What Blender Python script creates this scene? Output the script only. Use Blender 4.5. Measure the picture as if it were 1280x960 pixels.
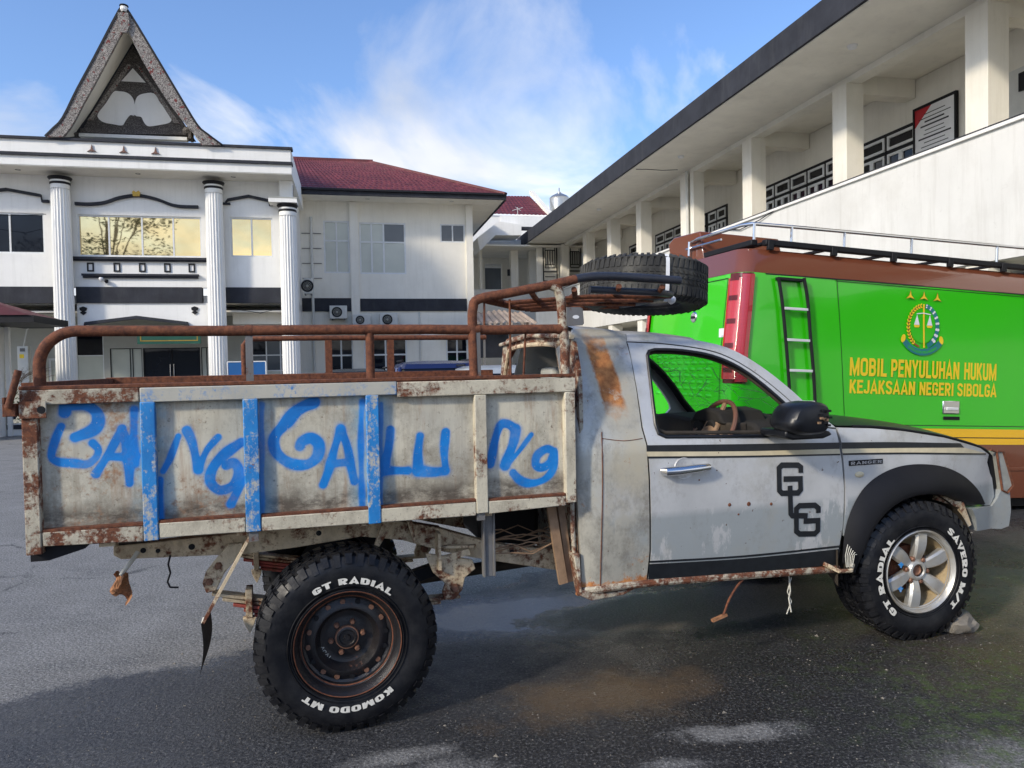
import bpy, bmesh, math, random
from math import sin, cos, pi, radians, atan2, sqrt, hypot
from mathutils import Vector, Matrix
from mathutils.geometry import delaunay_2d_cdt
random.seed(7)
scene = bpy.context.scene
for o in list(bpy.data.objects): bpy.data.objects.remove(o)

# ------------------------------------------------------------------ camera
FPX, EYE, PIT, ROL = 920.0, 1.62, math.atan(24/920), 0.019
_F = Vector((0, cos(PIT), -sin(PIT))); _U0 = Vector((0, sin(PIT), cos(PIT))); _X = Vector((1, 0, 0))
CR = _X*cos(ROL) - _U0*sin(ROL); CU = _X*sin(ROL) + _U0*cos(ROL)
cam_d = bpy.data.cameras.new('camera'); cam = bpy.data.objects.new('camera', cam_d)
scene.collection.objects.link(cam); scene.camera = cam
cam.matrix_world = Matrix(((CR.x, CU.x, -_F.x, 0), (CR.y, CU.y, -_F.y, 0), (CR.z, CU.z, -_F.z, EYE), (0, 0, 0, 1)))
cam_d.sensor_width = 36; cam_d.lens = 36*FPX/1280; cam_d.clip_end = 2000; cam_d.clip_start = .05

# ------------------------------------------------------------------ light
SUN_EL, SUN_AZ = radians(29), radians(47)      # sun behind the photographer, to the left
L = Vector((sin(SUN_AZ)*cos(SUN_EL), cos(SUN_AZ)*cos(SUN_EL), -sin(SUN_EL)))   # direction the light travels
sd = bpy.data.lights.new('sun', 'SUN'); sd.energy = 2.0; sd.angle = radians(5); sd.color = (1, .89, .72)
so = bpy.data.objects.new('sun', sd); scene.collection.objects.link(so)
so.rotation_euler = L.to_track_quat('-Z', 'Y').to_euler()
W = bpy.data.worlds.new('World'); scene.world = W; W.use_nodes = True
wn, wl = W.node_tree.nodes, W.node_tree.links; wn.clear()
out = wn.new('ShaderNodeOutputWorld'); bg = wn.new('ShaderNodeBackground'); bg.inputs[1].default_value = .15
sky = wn.new('ShaderNodeTexSky'); sky.sky_type = 'NISHITA'; sky.sun_disc = False
sky.sun_elevation = SUN_EL; sky.sun_rotation = atan2(-L.x, -L.y); sky.air_density = 1.0; sky.dust_density = 1.6; sky.ozone_density = 1.4
tc = wn.new('ShaderNodeTexCoord'); sx = wn.new('ShaderNodeSeparateXYZ'); wl.new(tc.outputs['Generated'], sx.inputs[0])
def wmath(op, a, b=None, c=None):
    n = wn.new('ShaderNodeMath'); n.operation = op
    for i, v in enumerate((a, b, c)):
        if v is None: continue
        if isinstance(v, (int, float)): n.inputs[i].default_value = v
        else: wl.new(v, n.inputs[i])
    return n.outputs[0]
zz = wmath('ADD', wmath('MAXIMUM', sx.outputs[2], 0.0), .22)
cb = wn.new('ShaderNodeCombineXYZ'); wl.new(wmath('DIVIDE', sx.outputs[0], zz), cb.inputs[0]); wl.new(wmath('DIVIDE', sx.outputs[1], zz), cb.inputs[1])
n1 = wn.new('ShaderNodeTexNoise'); n1.inputs['Scale'].default_value = 1.4; n1.inputs['Detail'].default_value = 9; n1.inputs['Roughness'].default_value = .56; n1.inputs['Distortion'].default_value = .5
mp = wn.new('ShaderNodeMapping'); mp.inputs['Location'].default_value = (0, 0, 0); mp.inputs['Scale'].default_value = (1, .75, 1); wl.new(cb.outputs[0], mp.inputs[0]); wl.new(mp.outputs[0], n1.inputs['Vector'])
hz = wmath('MULTIPLY', wmath('SUBTRACT', .34, sx.outputs[2]), .75)
rp = wn.new('ShaderNodeValToRGB'); rp.color_ramp.elements[0].position = .45; rp.color_ramp.elements[1].position = .63
wl.new(wmath('ADD', n1.outputs[0], hz), rp.inputs[0])
n2 = wn.new('ShaderNodeTexNoise'); n2.inputs['Scale'].default_value = .9; n2.inputs['Detail'].default_value = 5; wl.new(mp.outputs[0], n2.inputs['Vector'])
rc = wn.new('ShaderNodeValToRGB'); rc.color_ramp.elements[0].position = .38; rc.color_ramp.elements[0].color = (2.6, 2.9, 3.5, 1); rc.color_ramp.elements[1].position = .62; rc.color_ramp.elements[1].color = (5.9, 5.75, 5.5, 1)
wl.new(n2.outputs[0], rc.inputs[0])
sc_ = wn.new('ShaderNodeMix'); sc_.data_type = 'RGBA'; sc_.blend_type = 'MULTIPLY'; sc_.inputs[0].default_value = 1; wl.new(sky.outputs[0], sc_.inputs[6]); sc_.inputs[7].default_value = (.74, .88, 1.10, 1)
mx = wn.new('ShaderNodeMix'); mx.data_type = 'RGBA'; wl.new(wmath('MULTIPLY', rp.outputs[0], .9), mx.inputs[0]); wl.new(sc_.outputs[2], mx.inputs[6]); wl.new(rc.outputs[0], mx.inputs[7])
wl.new(mx.outputs[2], bg.inputs[0]); wl.new(bg.outputs[0], out.inputs[0])
scene.view_settings.view_transform = 'Standard'; scene.view_settings.look = 'None'; scene.view_settings.exposure = 0.62; scene.view_settings.gamma = 1
scene.render.resolution_x = 1024; scene.render.resolution_y = 768

# ------------------------------------------------------------------ local frames: truck, van, building grid
class Frame:
    """a right-handed local frame (x along, y away from the street side, z up) and a surveyor's sight onto its planes"""
    def __init__(s, O, deg, pitch=0):
        s.O = Vector(O); a, q = radians(deg), radians(pitch); s.rot = (0, q, a)
        s.a = Vector((cos(a)*cos(q), sin(a)*cos(q), -sin(q))); s.l = Vector((-sin(a), cos(a), 0)); s.u = s.a.cross(s.l)
    def ray(s, x, y): return _F*FPX + CR*(x-640) - CU*(y-480)
    def side(s, x, y, off=0.0):
        C = Vector((0, 0, EYE)); d = s.ray(x, y); t = (s.O + s.l*off - C).dot(s.l)/d.dot(s.l); w = C + d*t - s.O
        return w.dot(s.a), w.dot(s.u)
    def cross(s, x, y, c):
        C = Vector((0, 0, EYE)); d = s.ray(x, y); t = (s.O + s.a*c - C).dot(s.a)/d.dot(s.a); w = C + d*t - s.O
        return w.dot(s.l), w.dot(s.u)
T = Frame((-.752, 3.235, 0), 17)
V = Frame((2.179, 6.588, 0), 17, 3)
B = Frame((-10.5, 22, 0), 12.2)

# ------------------------------------------------------------------ materials
def nt(name):
    m = bpy.data.materials.new(name); m.use_nodes = True; n, l = m.node_tree.nodes, m.node_tree.links
    return m, n, l, n['Principled BSDF']
class NB:
    def __init__(s, name): s.m, s.n, s.l, s.p = nt(name); s.tc = s.n.new('ShaderNodeTexCoord')
    def noise(s, scale, detail=5, rough=.6, vec=None, dist=0, stretch=None, loc=(0, 0, 0)):
        t = s.n.new('ShaderNodeTexNoise'); t.inputs['Scale'].default_value = scale; t.inputs['Detail'].default_value = detail; t.inputs['Roughness'].default_value = rough; t.inputs['Distortion'].default_value = dist
        v = vec or s.tc.outputs['Object']
        m = s.n.new('ShaderNodeMapping'); m.inputs['Location'].default_value = loc
        if stretch: m.inputs['Scale'].default_value = stretch
        s.l.new(v, m.inputs[0]); s.l.new(m.outputs[0], t.inputs['Vector']); return t.outputs[0]
    def vor(s, scale, feature='F1', stretch=None):
        t = s.n.new('ShaderNodeTexVoronoi'); t.feature = feature; t.inputs['Scale'].default_value = scale
        m = s.n.new('ShaderNodeMapping')
        if stretch: m.inputs['Scale'].default_value = stretch
        s.l.new(s.tc.outputs['Object'], m.inputs[0]); s.l.new(m.outputs[0], t.inputs['Vector']); return t.outputs[0]
    def ramp(s, f, a, b, ca=(0, 0, 0), cb=(1, 1, 1)):
        r = s.n.new('ShaderNodeValToRGB'); e = r.color_ramp.elements; e[0].position = a; e[1].position = b; e[0].color = (*ca, 1); e[1].color = (*cb, 1)
        s.l.new(f, r.inputs[0]); return r.outputs[0]
    def math(s, op, a, b=None, clamp=False):
        n = s.n.new('ShaderNodeMath'); n.operation = op; n.use_clamp = clamp
        for i, v in enumerate((a, b)):
            if v is None: continue
            if isinstance(v, (int, float)): n.inputs[i].default_value = v
            else: s.l.new(v, n.inputs[i])
        return n.outputs[0]
    def mix(s, f, a, b, blend='MIX'):
        n = s.n.new('ShaderNodeMix'); n.data_type = 'RGBA'; n.blend_type = blend; n.clamp_factor = True
        for i, v in ((0, f), (6, a), (7, b)):
            if isinstance(v, (int, float)): n.inputs[i].default_value = v
            elif isinstance(v, tuple): n.inputs[i].default_value = (*v, 1)
            else: s.l.new(v, n.inputs[i])
        return n.outputs[2]
    def xyz(s):
        x = s.n.new('ShaderNodeSeparateXYZ'); s.l.new(s.tc.outputs['Object'], x.inputs[0]); return x.outputs
    def band(s, v, lo, hi, soft):   # 1 inside lo..hi, soft edges
        a = s.n.new('ShaderNodeMapRange'); a.inputs[1].default_value = lo-soft; a.inputs[2].default_value = lo+soft; s.l.new(v, a.inputs[0])
        b = s.n.new('ShaderNodeMapRange'); b.inputs[1].default_value = hi+soft; b.inputs[2].default_value = hi-soft; s.l.new(v, b.inputs[0])
        return s.math('MULTIPLY', a.outputs[0], b.outputs[0])
    def set(s, col=None, rough=None, metal=None, bump=None, bstr=.3, bdist=.01, spec=None, coat=None):
        for k, v in (('Base Color', col), ('Roughness', rough), ('Metallic', metal), ('Specular IOR Level', spec), ('Coat Weight', coat)):
            if v is None: continue
            if isinstance(v, tuple): s.p.inputs[k].default_value = (*v, 1)
            elif isinstance(v, (int, float)): s.p.inputs[k].default_value = v
            else: s.l.new(v, s.p.inputs[k])
        if bump is not None:
            b = s.n.new('ShaderNodeBump'); b.inputs['Strength'].default_value = bstr; b.inputs['Distance'].default_value = bdist; s.l.new(bump, b.inputs['Height']); s.l.new(b.outputs[0], s.p.inputs['Normal'])
        return s.m
def simple(name, col, rough=.6, metal=0, var=.12, scale=6, bump=.1, spec=.5, streak=0, streakcol=(.2, .18, .15)):
    b = NB(name); f = b.noise(scale, 6)
    d = tuple(c*(1-var) for c in col); e = tuple(min(1, c*(1+var)) for c in col)
    c = b.ramp(f, .3, .7, d, e)
    if streak:
        g = b.ramp(b.noise(1.2, 7, .65, stretch=(3, 3, .5)), .52, .8); c = b.mix(b.math('MULTIPLY', g, streak), c, streakcol)
    return b.set(c, rough, metal, b.noise(scale*12, 3), bump, .004, spec)
RUST = ((.070, .024, .014), (.235, .080, .034))
def rusty(name, paint, amount, rough=.65, metal=0, dirt=.4, scale=4, paint2=None, dirtcol=(.16, .125, .085), grime=None):
    """flaking paint over rust: amount 0..1 is the share of bare rust"""
    b = NB(name); base = b.ramp(b.noise(scale*.8, 6), .3, .7, tuple(c*.82 for c in paint), tuple(c*1.1 for c in (paint2 or paint)))
    dm = b.ramp(b.noise(scale*1.7, 8, .72, stretch=(1.4, 1.4, .7), loc=(3, 1, 2)), .46, .74)
    base = b.mix(b.math('MULTIPLY', dm, dirt), base, dirtcol)
    sp = b.ramp(b.noise(scale*14, 5, .7), .60, .68); base = b.mix(b.math('MULTIPLY', sp, dirt), base, (.10, .07, .05))
    if grime:
        z = b.xyz()[2]; g = b.math('MULTIPLY', b.band(z, grime[0], grime[1], grime[2]), b.ramp(b.noise(9, 7, .7), .36, .6)); base = b.mix(b.math('MULTIPLY', g, .8), base, (.075, .058, .042))
    rn = b.noise(scale*1.3, 9, .74, loc=(7, 7, 7)); fine = b.noise(scale*9, 6, .7)
    t = .78 - .56*amount; mask = b.ramp(b.math('ADD', b.math('MULTIPLY', rn, .72), b.math('MULTIPLY', fine, .28)), t-.05, t+.025)
    rc_ = b.ramp(b.noise(scale*7, 7, .7), .35, .68, *RUST)
    c = b.mix(mask, base, rc_); r = b.mix(mask, (rough,)*3, (.85,)*3)
    return b.set(c, r, metal, b.math('ADD', b.math('MULTIPLY', mask, -.4), b.noise(scale*25, 5)), .5, .004)
M_ = {}
M_['rust'] = rusty('rusted_steel', (.30, .12, .06), .72, .6, dirt=.3, scale=7)
M_['rust_dark'] = rusty('rusted_steel_brown', (.17, .085, .055), .62, .7, dirt=.6, scale=8)
M_['cream'] = rusty('cream_flaking_paint', (.62, .565, .43), .38, .6, dirt=.55, scale=5)
M_['cream_rusty'] = rusty('cream_paint_half_rusted', (.56, .51, .39), .50, .65, dirt=.6, scale=7)
M_['frame'] = rusty('chassis_paint_with_mud', (.70, .57, .38), .42, .7, dirt=.7, scale=5, dirtcol=(.20, .135, .075))
def blue_over_cream(th):
    b = NB('blue_brushed_paint'); base = b.ramp(b.noise(5, 6), .3, .7, (.42, .41, .35), (.56, .53, .44))
    bl = b.ramp(b.noise(9, 6), .3, .7, (.010, .16, .46), (.022, .27, .66)); w = b.noise(11, 9, .78, stretch=(1, 1, .55)); w2 = b.noise(60, 4, .7)
    m = b.ramp(b.math('ADD', b.math('MULTIPLY', w, .7), b.math('MULTIPLY', w2, .3)), .42+th, .50+th)
    x = b.xyz()[2]; top = b.math('MULTIPLY', b.band(x, 1.50, 1.60, .012), b.ramp(b.noise(6, 8, .75, stretch=(1, 1, 3)), .36, .52)); m = b.math('MULTIPLY', m, b.math('SUBTRACT', 1, b.math('MULTIPLY', top, .7)))
    c = b.mix(m, base, bl); r = b.ramp(b.math('ADD', b.math('MULTIPLY', b.noise(7, 9, .75, loc=(3, 3, 3)), .7), b.math('MULTIPLY', b.noise(50, 5), .3)), .60, .64)
    c = b.mix(r, c, (.22, .09, .04)); return b.set(c, .6, 0, b.noise(70, 4), .3, .003)
M_['blue'] = blue_over_cream(0); M_['blue_faint'] = blue_over_cream(.085)
M_['grey_steel'] = rusty('grey_steel', (.16, .16, .16), .28, .55, dirt=.4, scale=7)
M_['dark_steel'] = rusty('dark_bare_steel', (.028, .032, .045), .22, .4, dirt=.3, scale=9, dirtcol=(.08, .06, .05))
M_['tile_red'] = simple('red_metal_tile', (.125, .024, .028), .6, 0, .35, 3, .3)
def wall_mat(name, col, stain, amt):
    b = NB(name); base = b.ramp(b.noise(.8, 6), .3, .7, tuple(c*.93 for c in col), tuple(min(1, c*1.04) for c in col))
    v = b.ramp(b.noise(1.6, 8, .72, stretch=(4, 4, .28)), .50, .78); bl = b.ramp(b.noise(.9, 8, .72, loc=(5, 5, 5)), .48, .70); sm = b.ramp(b.noise(7, 6, .7), .62, .75)
    c = b.mix(b.math('MULTIPLY', v, amt), base, stain); c = b.mix(b.math('MULTIPLY', bl, amt*.6), c, tuple(x*1.1 for x in stain)); c = b.mix(b.math('MULTIPLY', sm, amt*.4), c, tuple(x*.7 for x in stain))
    return b.set(c, .85, 0, b.math('ADD', b.noise(14, 6), b.noise(2.5, 4)), .22, .012, .3)
M_['white_wall'] = wall_mat('white_wall_paint', (.85, .84, .80), (.50, .49, .44), .28); M_['cream_wall'] = wall_mat('cream_wall_paint', (.85, .815, .72), (.50, .46, .36), .28)
M_['aged_wall'] = wall_mat('aged_white_plaster', (.74, .73, .69), (.48, .46, .41), .5)
M_['soffit'] = simple('soffit_paint', (.84, .80, .70), .85, 0, .07, 1.2, .1, streak=.15)
M_['char'] = simple('charcoal_trim_paint', (.034, .036, .044), .8, 0, .25, 2, .3, spec=.25, streak=.3, streakcol=(.11, .11, .11))
M_['black'] = simple('black_trim', (.009, .009, .011), .55, 0, .2, 8, .1, spec=.3)
M_['blackplastic'] = simple('black_plastic', (.008, .009, .012), .36, 0, .35, 6, .15, spec=.4)
M_['rubber'] = None
M_['alu'] = simple('white_frame', (.70, .71, .70), .5, 0, .08, 5, .05)
M_['chrome'] = simple('chrome', (.75, .75, .76), .12, 1, .03, 5, .03)
M_['dark_in'] = simple('dark_interior', (.018, .016, .014), .9, 0, .3, 6, .2)
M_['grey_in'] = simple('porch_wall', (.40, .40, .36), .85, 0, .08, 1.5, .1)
M_['curtain'] = simple('pale_curtain', (.42, .43, .38), .9, 0, .12, 3, .1)
def glass_pane(name, col, rough=.03, metal=0.0, spec=.8):
    b = NB(name); return b.set(b.ramp(b.noise(.8, 3), .3, .7, tuple(c*.85 for c in col), tuple(c*1.1 for c in col)), rough, metal, b.noise(1.3, 2), .05, .02, spec)
M_['glass_dark'] = glass_pane('dark_window_glass', (.006, .008, .014), .03, 0, .35)
M_['glass_skygold'] = glass_pane('golden_sky_tinted_glass', (.95, .76, .40), .02, .95)  # golden sky reflection put into the tint of the panes
M_['glass_curtain'] = glass_pane('glass_with_curtain', (.52, .54, .47), .25)
M_['glass_grey'] = glass_pane('grey_window_glass', (.10, .11, .12), .1)
# flaking cream panels of the cargo bed
def panel_mat(name, seed, rustc=.28, bluex=()):
    b = NB(name); x, y, z = b.xyz()
    base = b.ramp(b.noise(2.6, 7, .65, loc=(seed, 0, seed)), .3, .72, (.44, .42, .35), (.72, .67, .53))
    warm = b.ramp(b.noise(1.6, 3, loc=(seed*2, 3, 1)), .5, .75); base = b.mix(b.math('MULTIPLY', warm, .5), base, (.60, .53, .36))
    st = b.ramp(b.noise(6, 9, .78, stretch=(1, 1, .8), loc=(1, seed, 4)), .46, .66); base = b.mix(b.math('MULTIPLY', st, .75), base, (.22, .19, .14))
    vs = b.ramp(b.noise(22, 5, .7, stretch=(1, 1, .09), loc=(seed, 5, 4)), .48, .70); base = b.mix(b.math('MULTIPLY', vs, .5), base, (.24, .18, .12)); rs_ = b.math('MULTIPLY', b.ramp(b.noise(13, 6, .7, stretch=(1, 1, .12), loc=(seed, 9, 4)), .56, .70), .6); base = b.mix(rs_, base, (.33, .17, .08))
    sp = b.ramp(b.noise(48, 5, .75), .60, .69); base = b.mix(b.math('MULTIPLY', sp, .7), base, (.12, .08, .05))
    g = b.math('MULTIPLY', b.band(z, .95, 1.075, .035), b.ramp(b.noise(7, 8, .75, stretch=(1, 1, 2), loc=(0, 0, seed)), .33, .55)); base = b.mix(b.math('MULTIPLY', g, .88), base, (.065, .048, .034))
    for cx in bluex:    # overspray left by whoever painted the posts
        o = b.math('MULTIPLY', b.band(x, cx-.035, cx+.035, .04), b.ramp(b.noise(9, 4), .3, .55)); base = b.mix(b.math('MULTIPLY', o, .55), base, (.09, .38, .58))
    at = b.n.new('ShaderNodeAttribute'); at.attribute_name = 'spray'
    sa = b.math('ADD', at.outputs['Fac'], b.math('MULTIPLY', b.math('SUBTRACT', b.noise(70, 4, .7), .5), .22)); sa = b.ramp(sa, .08, .62)
    sa = b.math('MULTIPLY', sa, b.ramp(b.noise(110, 3, .6), .27, .33, (.3,)*3, (1, 1, 1))); sa = b.math('MULTIPLY', sa, b.ramp(b.noise(7, 6, .7, loc=(seed, 1, 1)), .34, .50, (.86,)*3, (1, 1, 1)))
    base = b.mix(sa, base, b.ramp(b.noise(6, 3), .3, .7, (.002, .150, .50), (.006, .255, .72)))
    rm = b.noise(3.1, 10, .78, loc=(seed*3, 2, 9)); fi = b.noise(40, 5, .7, loc=(1, 1, seed)); t = .80-.56*rustc
    mask = b.ramp(b.math('ADD', b.math('MULTIPLY', rm, .62), b.math('MULTIPLY', fi, .38)), t-.06, t+.04)
    c = b.mix(b.math('MULTIPLY', b.math('MULTIPLY', mask, .85), b.math('SUBTRACT', 1, b.math('MULTIPLY', sa, .8))), base, b.ramp(b.noise(30, 6), .35, .65, (.18, .07, .03), (.40, .19, .08)))
    return b.set(c, b.mix(mask, (.55,)*3, (.85,)*3), 0, b.math('ADD', b.noise(60, 5), b.math('MULTIPLY', st, .5)), .35, .003)
# weathered silver body paint of the cab
def silver_mat(name, primer=0.0, rust=.16, patch=None):
    b = NB(name); x, y, z = b.xyz()
    base = b.ramp(b.noise(2.2, 6, .6), .3, .7, (.50, .505, .50), (.68, .68, .665))
    pm = b.ramp(b.noise(2.4, 8, .62, loc=(4, 4, 1)), .63-primer, .70-primer); base = b.mix(b.math('MULTIPLY', pm, .6), base, (.50, .52, .47))
    low = b.math('MULTIPLY', b.band(z, .3, .84, .02), 1); base = b.mix(b.math('MULTIPLY', b.math('MULTIPLY', low, .85), b.ramp(b.noise(5, 6, .7, stretch=(1, 1, .4)), .40, .44)), base, (.36, .395, .40))
    wr = b.math('MULTIPLY', b.ramp(b.noise(3.2, 8, .7, loc=(6, 1, 2)), .5-primer*.7, .66-primer*.6), min(.45+primer*1.5, .8)); base = b.mix(wr, base, (.52, .48, .38) if primer > .1 else (.44, .41, .33))
    st = b.ramp(b.noise(7, 9, .78, loc=(2, 2, 8), stretch=(1, 1, .7)), .53-primer*.25, .68-primer*.25); base = b.mix(b.math('MULTIPLY', st, .35+primer*1.6), base, (.22, .20, .17))
    scr = b.ramp(b.noise(26, 4, .7, stretch=(.25, 1, 1)), .66, .72); base = b.mix(b.math('MULTIPLY', scr, .4), base, (.58, .58, .56))
    pit = b.ramp(b.noise(38, 3, .6), .70, .74); base = b.mix(pit, base, (.12, .06, .035))
    rm = b.noise(4, 10, .78, loc=(9, 2, 3)); fi = b.noise(34, 5, .7); t = .80-.56*rust
    rv = b.math('ADD', b.math('MULTIPLY', rm, .66), b.math('MULTIPLY', fi, .34))
    edge = b.math('MULTIPLY', b.band(z, .3, .54, .03), .16); rv = b.math('ADD', rv, edge)
    mask = b.ramp(rv, t-.04, t+.03)
    if patch:
        x0, x1, z0, z1 = patch; n = b.noise(14, 6, .7)
        xx = b.math('ADD', b.math('ADD', x, b.math('MULTIPLY', b.math('SUBTRACT', n, .5), .05)), b.math('MULTIPLY', b.math('SUBTRACT', z, 1.5), .12))
        zf = b.math('ADD', z, b.math('MULTIPLY', b.math('SUBTRACT', n, .5), .22))
        pm2 = b.math('MULTIPLY', b.band(xx, x0, x1, .008), b.band(zf, z0, z1, .05)); pm2 = b.math('MULTIPLY', pm2, b.ramp(b.noise(9, 9, .8, loc=(5, 5, 5)), .30, .42))
        halo = b.math('MULTIPLY', b.band(xx, x0-.03, x1+.06, .03), b.band(zf, .95, z1+.05, .08)); base = b.mix(b.math('MULTIPLY', halo, b.ramp(b.noise(5, 8, .7), .3, .6)), base, (.56, .50, .37))
        mask = b.math('MAXIMUM', mask, pm2)
    c = b.mix(mask, base, b.ramp(b.noise(22, 7, .7), .32, .66, (.26, .085, .028), (.60, .26, .085)))
    return b.set(c, b.mix(mask, (.36,)*3, (.85,)*3), b.math('MULTIPLY', b.math('SUBTRACT', 1, mask), .25), b.math('ADD', b.noise(3.5, 3), b.math('MULTIPLY', b.noise(70, 4), .12)), .25, .012)
M_['silver'] = silver_mat('weathered_silver_paint'); M_['silver_q'] = silver_mat('patched_silver_paint', .20, .32, (1.300, 1.420, 1.38, 1.735)); M_['silver_r'] = silver_mat('roof_silver_paint', .03, .2)
def tyre_mat():
    b = NB('wet_tyre_rubber'); c = b.ramp(b.noise(9, 8, .7), .42, .75, (.006, .0065, .009), (.026, .026, .027))
    return b.set(c, b.ramp(b.noise(14, 5), .35, .65, (.34,)*3, (.62,)*3), 0, b.noise(60, 4), .3, .003, .3)
M_['rubber'] = tyre_mat()
def tyre_old():
    b = NB('worn_tyre_rubber'); c = b.ramp(b.noise(10, 8, .7, stretch=(1, 1, .4)), .45, .7, (.025, .025, .024), (.11, .105, .09))
    return b.set(c, .8, 0, b.noise(50, 4), .3, .003)
M_['rubber_old'] = tyre_old()
def alloy():
    b = NB('muddy_alloy'); g = b.ramp(b.noise(9, 6), .45, .65); c = b.mix(b.math('MULTIPLY', g, .5), (.52, .52, .50), (.42, .33, .20))
    return b.set(c, .35, .55, b.noise(40, 3), .1, .003)
M_['alloy'] = alloy()
M_['alloy_mud'] = simple('mud_caked_rim', (.34, .26, .15), .8, 0, .35, 9, .4)
M_['mud_dark'] = simple('dark_mud', (.045, .035, .025), .85, 0, .4, 9, .4)
M_['rim_black'] = rusty('black_steel_rim', (.014, .014, .016), .24, .28, dirt=.15, scale=8, dirtcol=(.10, .05, .03))
M_['nut'] = simple('rusty_nut', (.22, .11, .07), .6, .3, .3, 30, .2)
M_['letter_white'] = simple('white_lettering', (.70, .68, .61), .7, 0, .16, 18, .1, streak=.5, streakcol=(.25, .22, .18))
M_['letter_black'] = simple('black_vinyl', (.012, .014, .017), .35, 0, .3, 20, .05)
M_['stripe_cream'] = simple('cream_vinyl', (.66, .57, .38), .4, 0, .12, 12, .05)
def van_paint(name, col):
    b = NB(name); n = b.noise(.9, 2); d = b.ramp(b.noise(30, 6, .7), .62, .8)
    c = b.mix(b.math('MULTIPLY', d, .12), col, (.4, .42, .35)); return b.set(c, .16, 0, n, .12, .05, .5, .6)
M_['vgreen'] = van_paint('van_green', (.032, .54, .006)); M_['vbrown'] = van_paint('van_brown', (.17, .052, .026)); M_['vyellow'] = van_paint('van_yellow', (.90, .50, .003))
M_['vtext'] = simple('yellow_vinyl', (.90, .62, .02), .4, 0, .06, 10, .02)
M_['teal'] = simple('teal_vinyl', (.01, .19, .20), .4, 0, .06, 10, .02); M_['white_v'] = simple('white_vinyl', (.8, .8, .8), .4, 0, .03, 10, .02); M_['brown_v'] = simple('brown_vinyl', (.26, .09, .02), .4, 0, .1, 10, .02)
def red_lens(name, col):
    b = NB(name); g = b.math('ABSOLUTE', b.math('SINE', b.math('MULTIPLY', b.xyz()[2], 260)))
    return b.set(b.mix(b.math('MULTIPLY', g, .5), col, tuple(c*.45 for c in col)), .08, 0, g, .3, .004, .8, 1.0)
M_['lens'] = red_lens('red_lamp_lens', (.60, .008, .014)); M_['lens2'] = red_lens('pink_lamp_lens', (.50, .010, .02)); M_['lens_dark'] = simple('smoked_lens', (.10, .004, .006), .15, 0, .2, 10, .02)
M_['headlamp'] = simple('clouded_lamp_lens', (.30, .30, .27), .35, 0, .25, 14, .2)
M_['wood'] = simple('weathered_board', (.27, .17, .10), .8, 0, .4, 9, .4)
M_['brown_wheel'] = rusty('steering_wheel_rim', (.16, .07, .045), .2, .5, scale=12)
M_['stone'] = simple('grey_stone', (.20, .18, .15), .9, 0, .3, 14, .8)
M_['stainless'] = simple('stainless_tank', (.52, .52, .50), .3, .8, .08, 3, .05)
M_['awning'] = simple('stained_awning_sheet', (.36, .29, .24), .9, 0, .3, 2.5, .3, streak=.5, streakcol=(.12, .10, .05))
M_['ac_white'] = simple('air_conditioner_casing', (.62, .62, .58), .5, 0, .06, 5, .05)
M_['bluebrd'] = simple('blue_board', (.008, .10, .30), .5, 0, .08, 3, .05)
M_['green_sign'] = simple('green_sign_face', (.012, .085, .055), .4, 0, .15, 4, .05)
M_['gold'] = simple('gold_ornament', (.45, .28, .05), .35, .6, .15, 12, .1)
M_['red_v'] = simple('red_print', (.50, .02, .03), .5, 0, .05, 10, .02)
M_['twig'] = simple('twig_bark', (.14, .11, .085), .9, 0, .3, 12, .3)
M_['bark'] = simple('tree_bark', (.12, .09, .065), .9, 0, .35, 6, .5)
M_['leaf'] = simple('tree_leaf', (.055, .095, .028), .6, 0, .45, .7, .1)
M_['rag'] = simple('rust_brown_rag', (.32, .15, .07), .9, 0, .4, 30, .4)
M_['clear_bag'] = simple('pale_plastic_rope', (.60, .58, .50), .5, 0, .15, 20, .1)
M_['red_leaf'] = rusty('red_painted_spring', (.34, .06, .045), .35, .7, dirt=.5, scale=7)
def carving():
    b = NB('carved_ornament_paint'); v = b.vor(17, 'DISTANCE_TO_EDGE'); w = b.noise(26, 4, .6, dist=2.5)
    c = b.mix(b.ramp(w, .46, .54), (.048, .036, .034), (.42, .39, .35)); c = b.mix(b.ramp(b.noise(9, 3, loc=(5, 5, 5)), .60, .64), c, (.16, .035, .032))
    return b.set(c, .85, 0, w, .6, .02)
M_['carving'] = carving()
def carving_dark():
    b = NB('dark_carved_ornament'); w = b.noise(24, 4, .6, dist=2.5, stretch=(1, 1, 1.6)); c = b.mix(b.ramp(w, .50, .60), (.045, .038, .036), (.24, .22, .20))
    return b.set(c, .85, 0, w, .6, .02)
M_['carving_dark'] = carving_dark()
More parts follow.
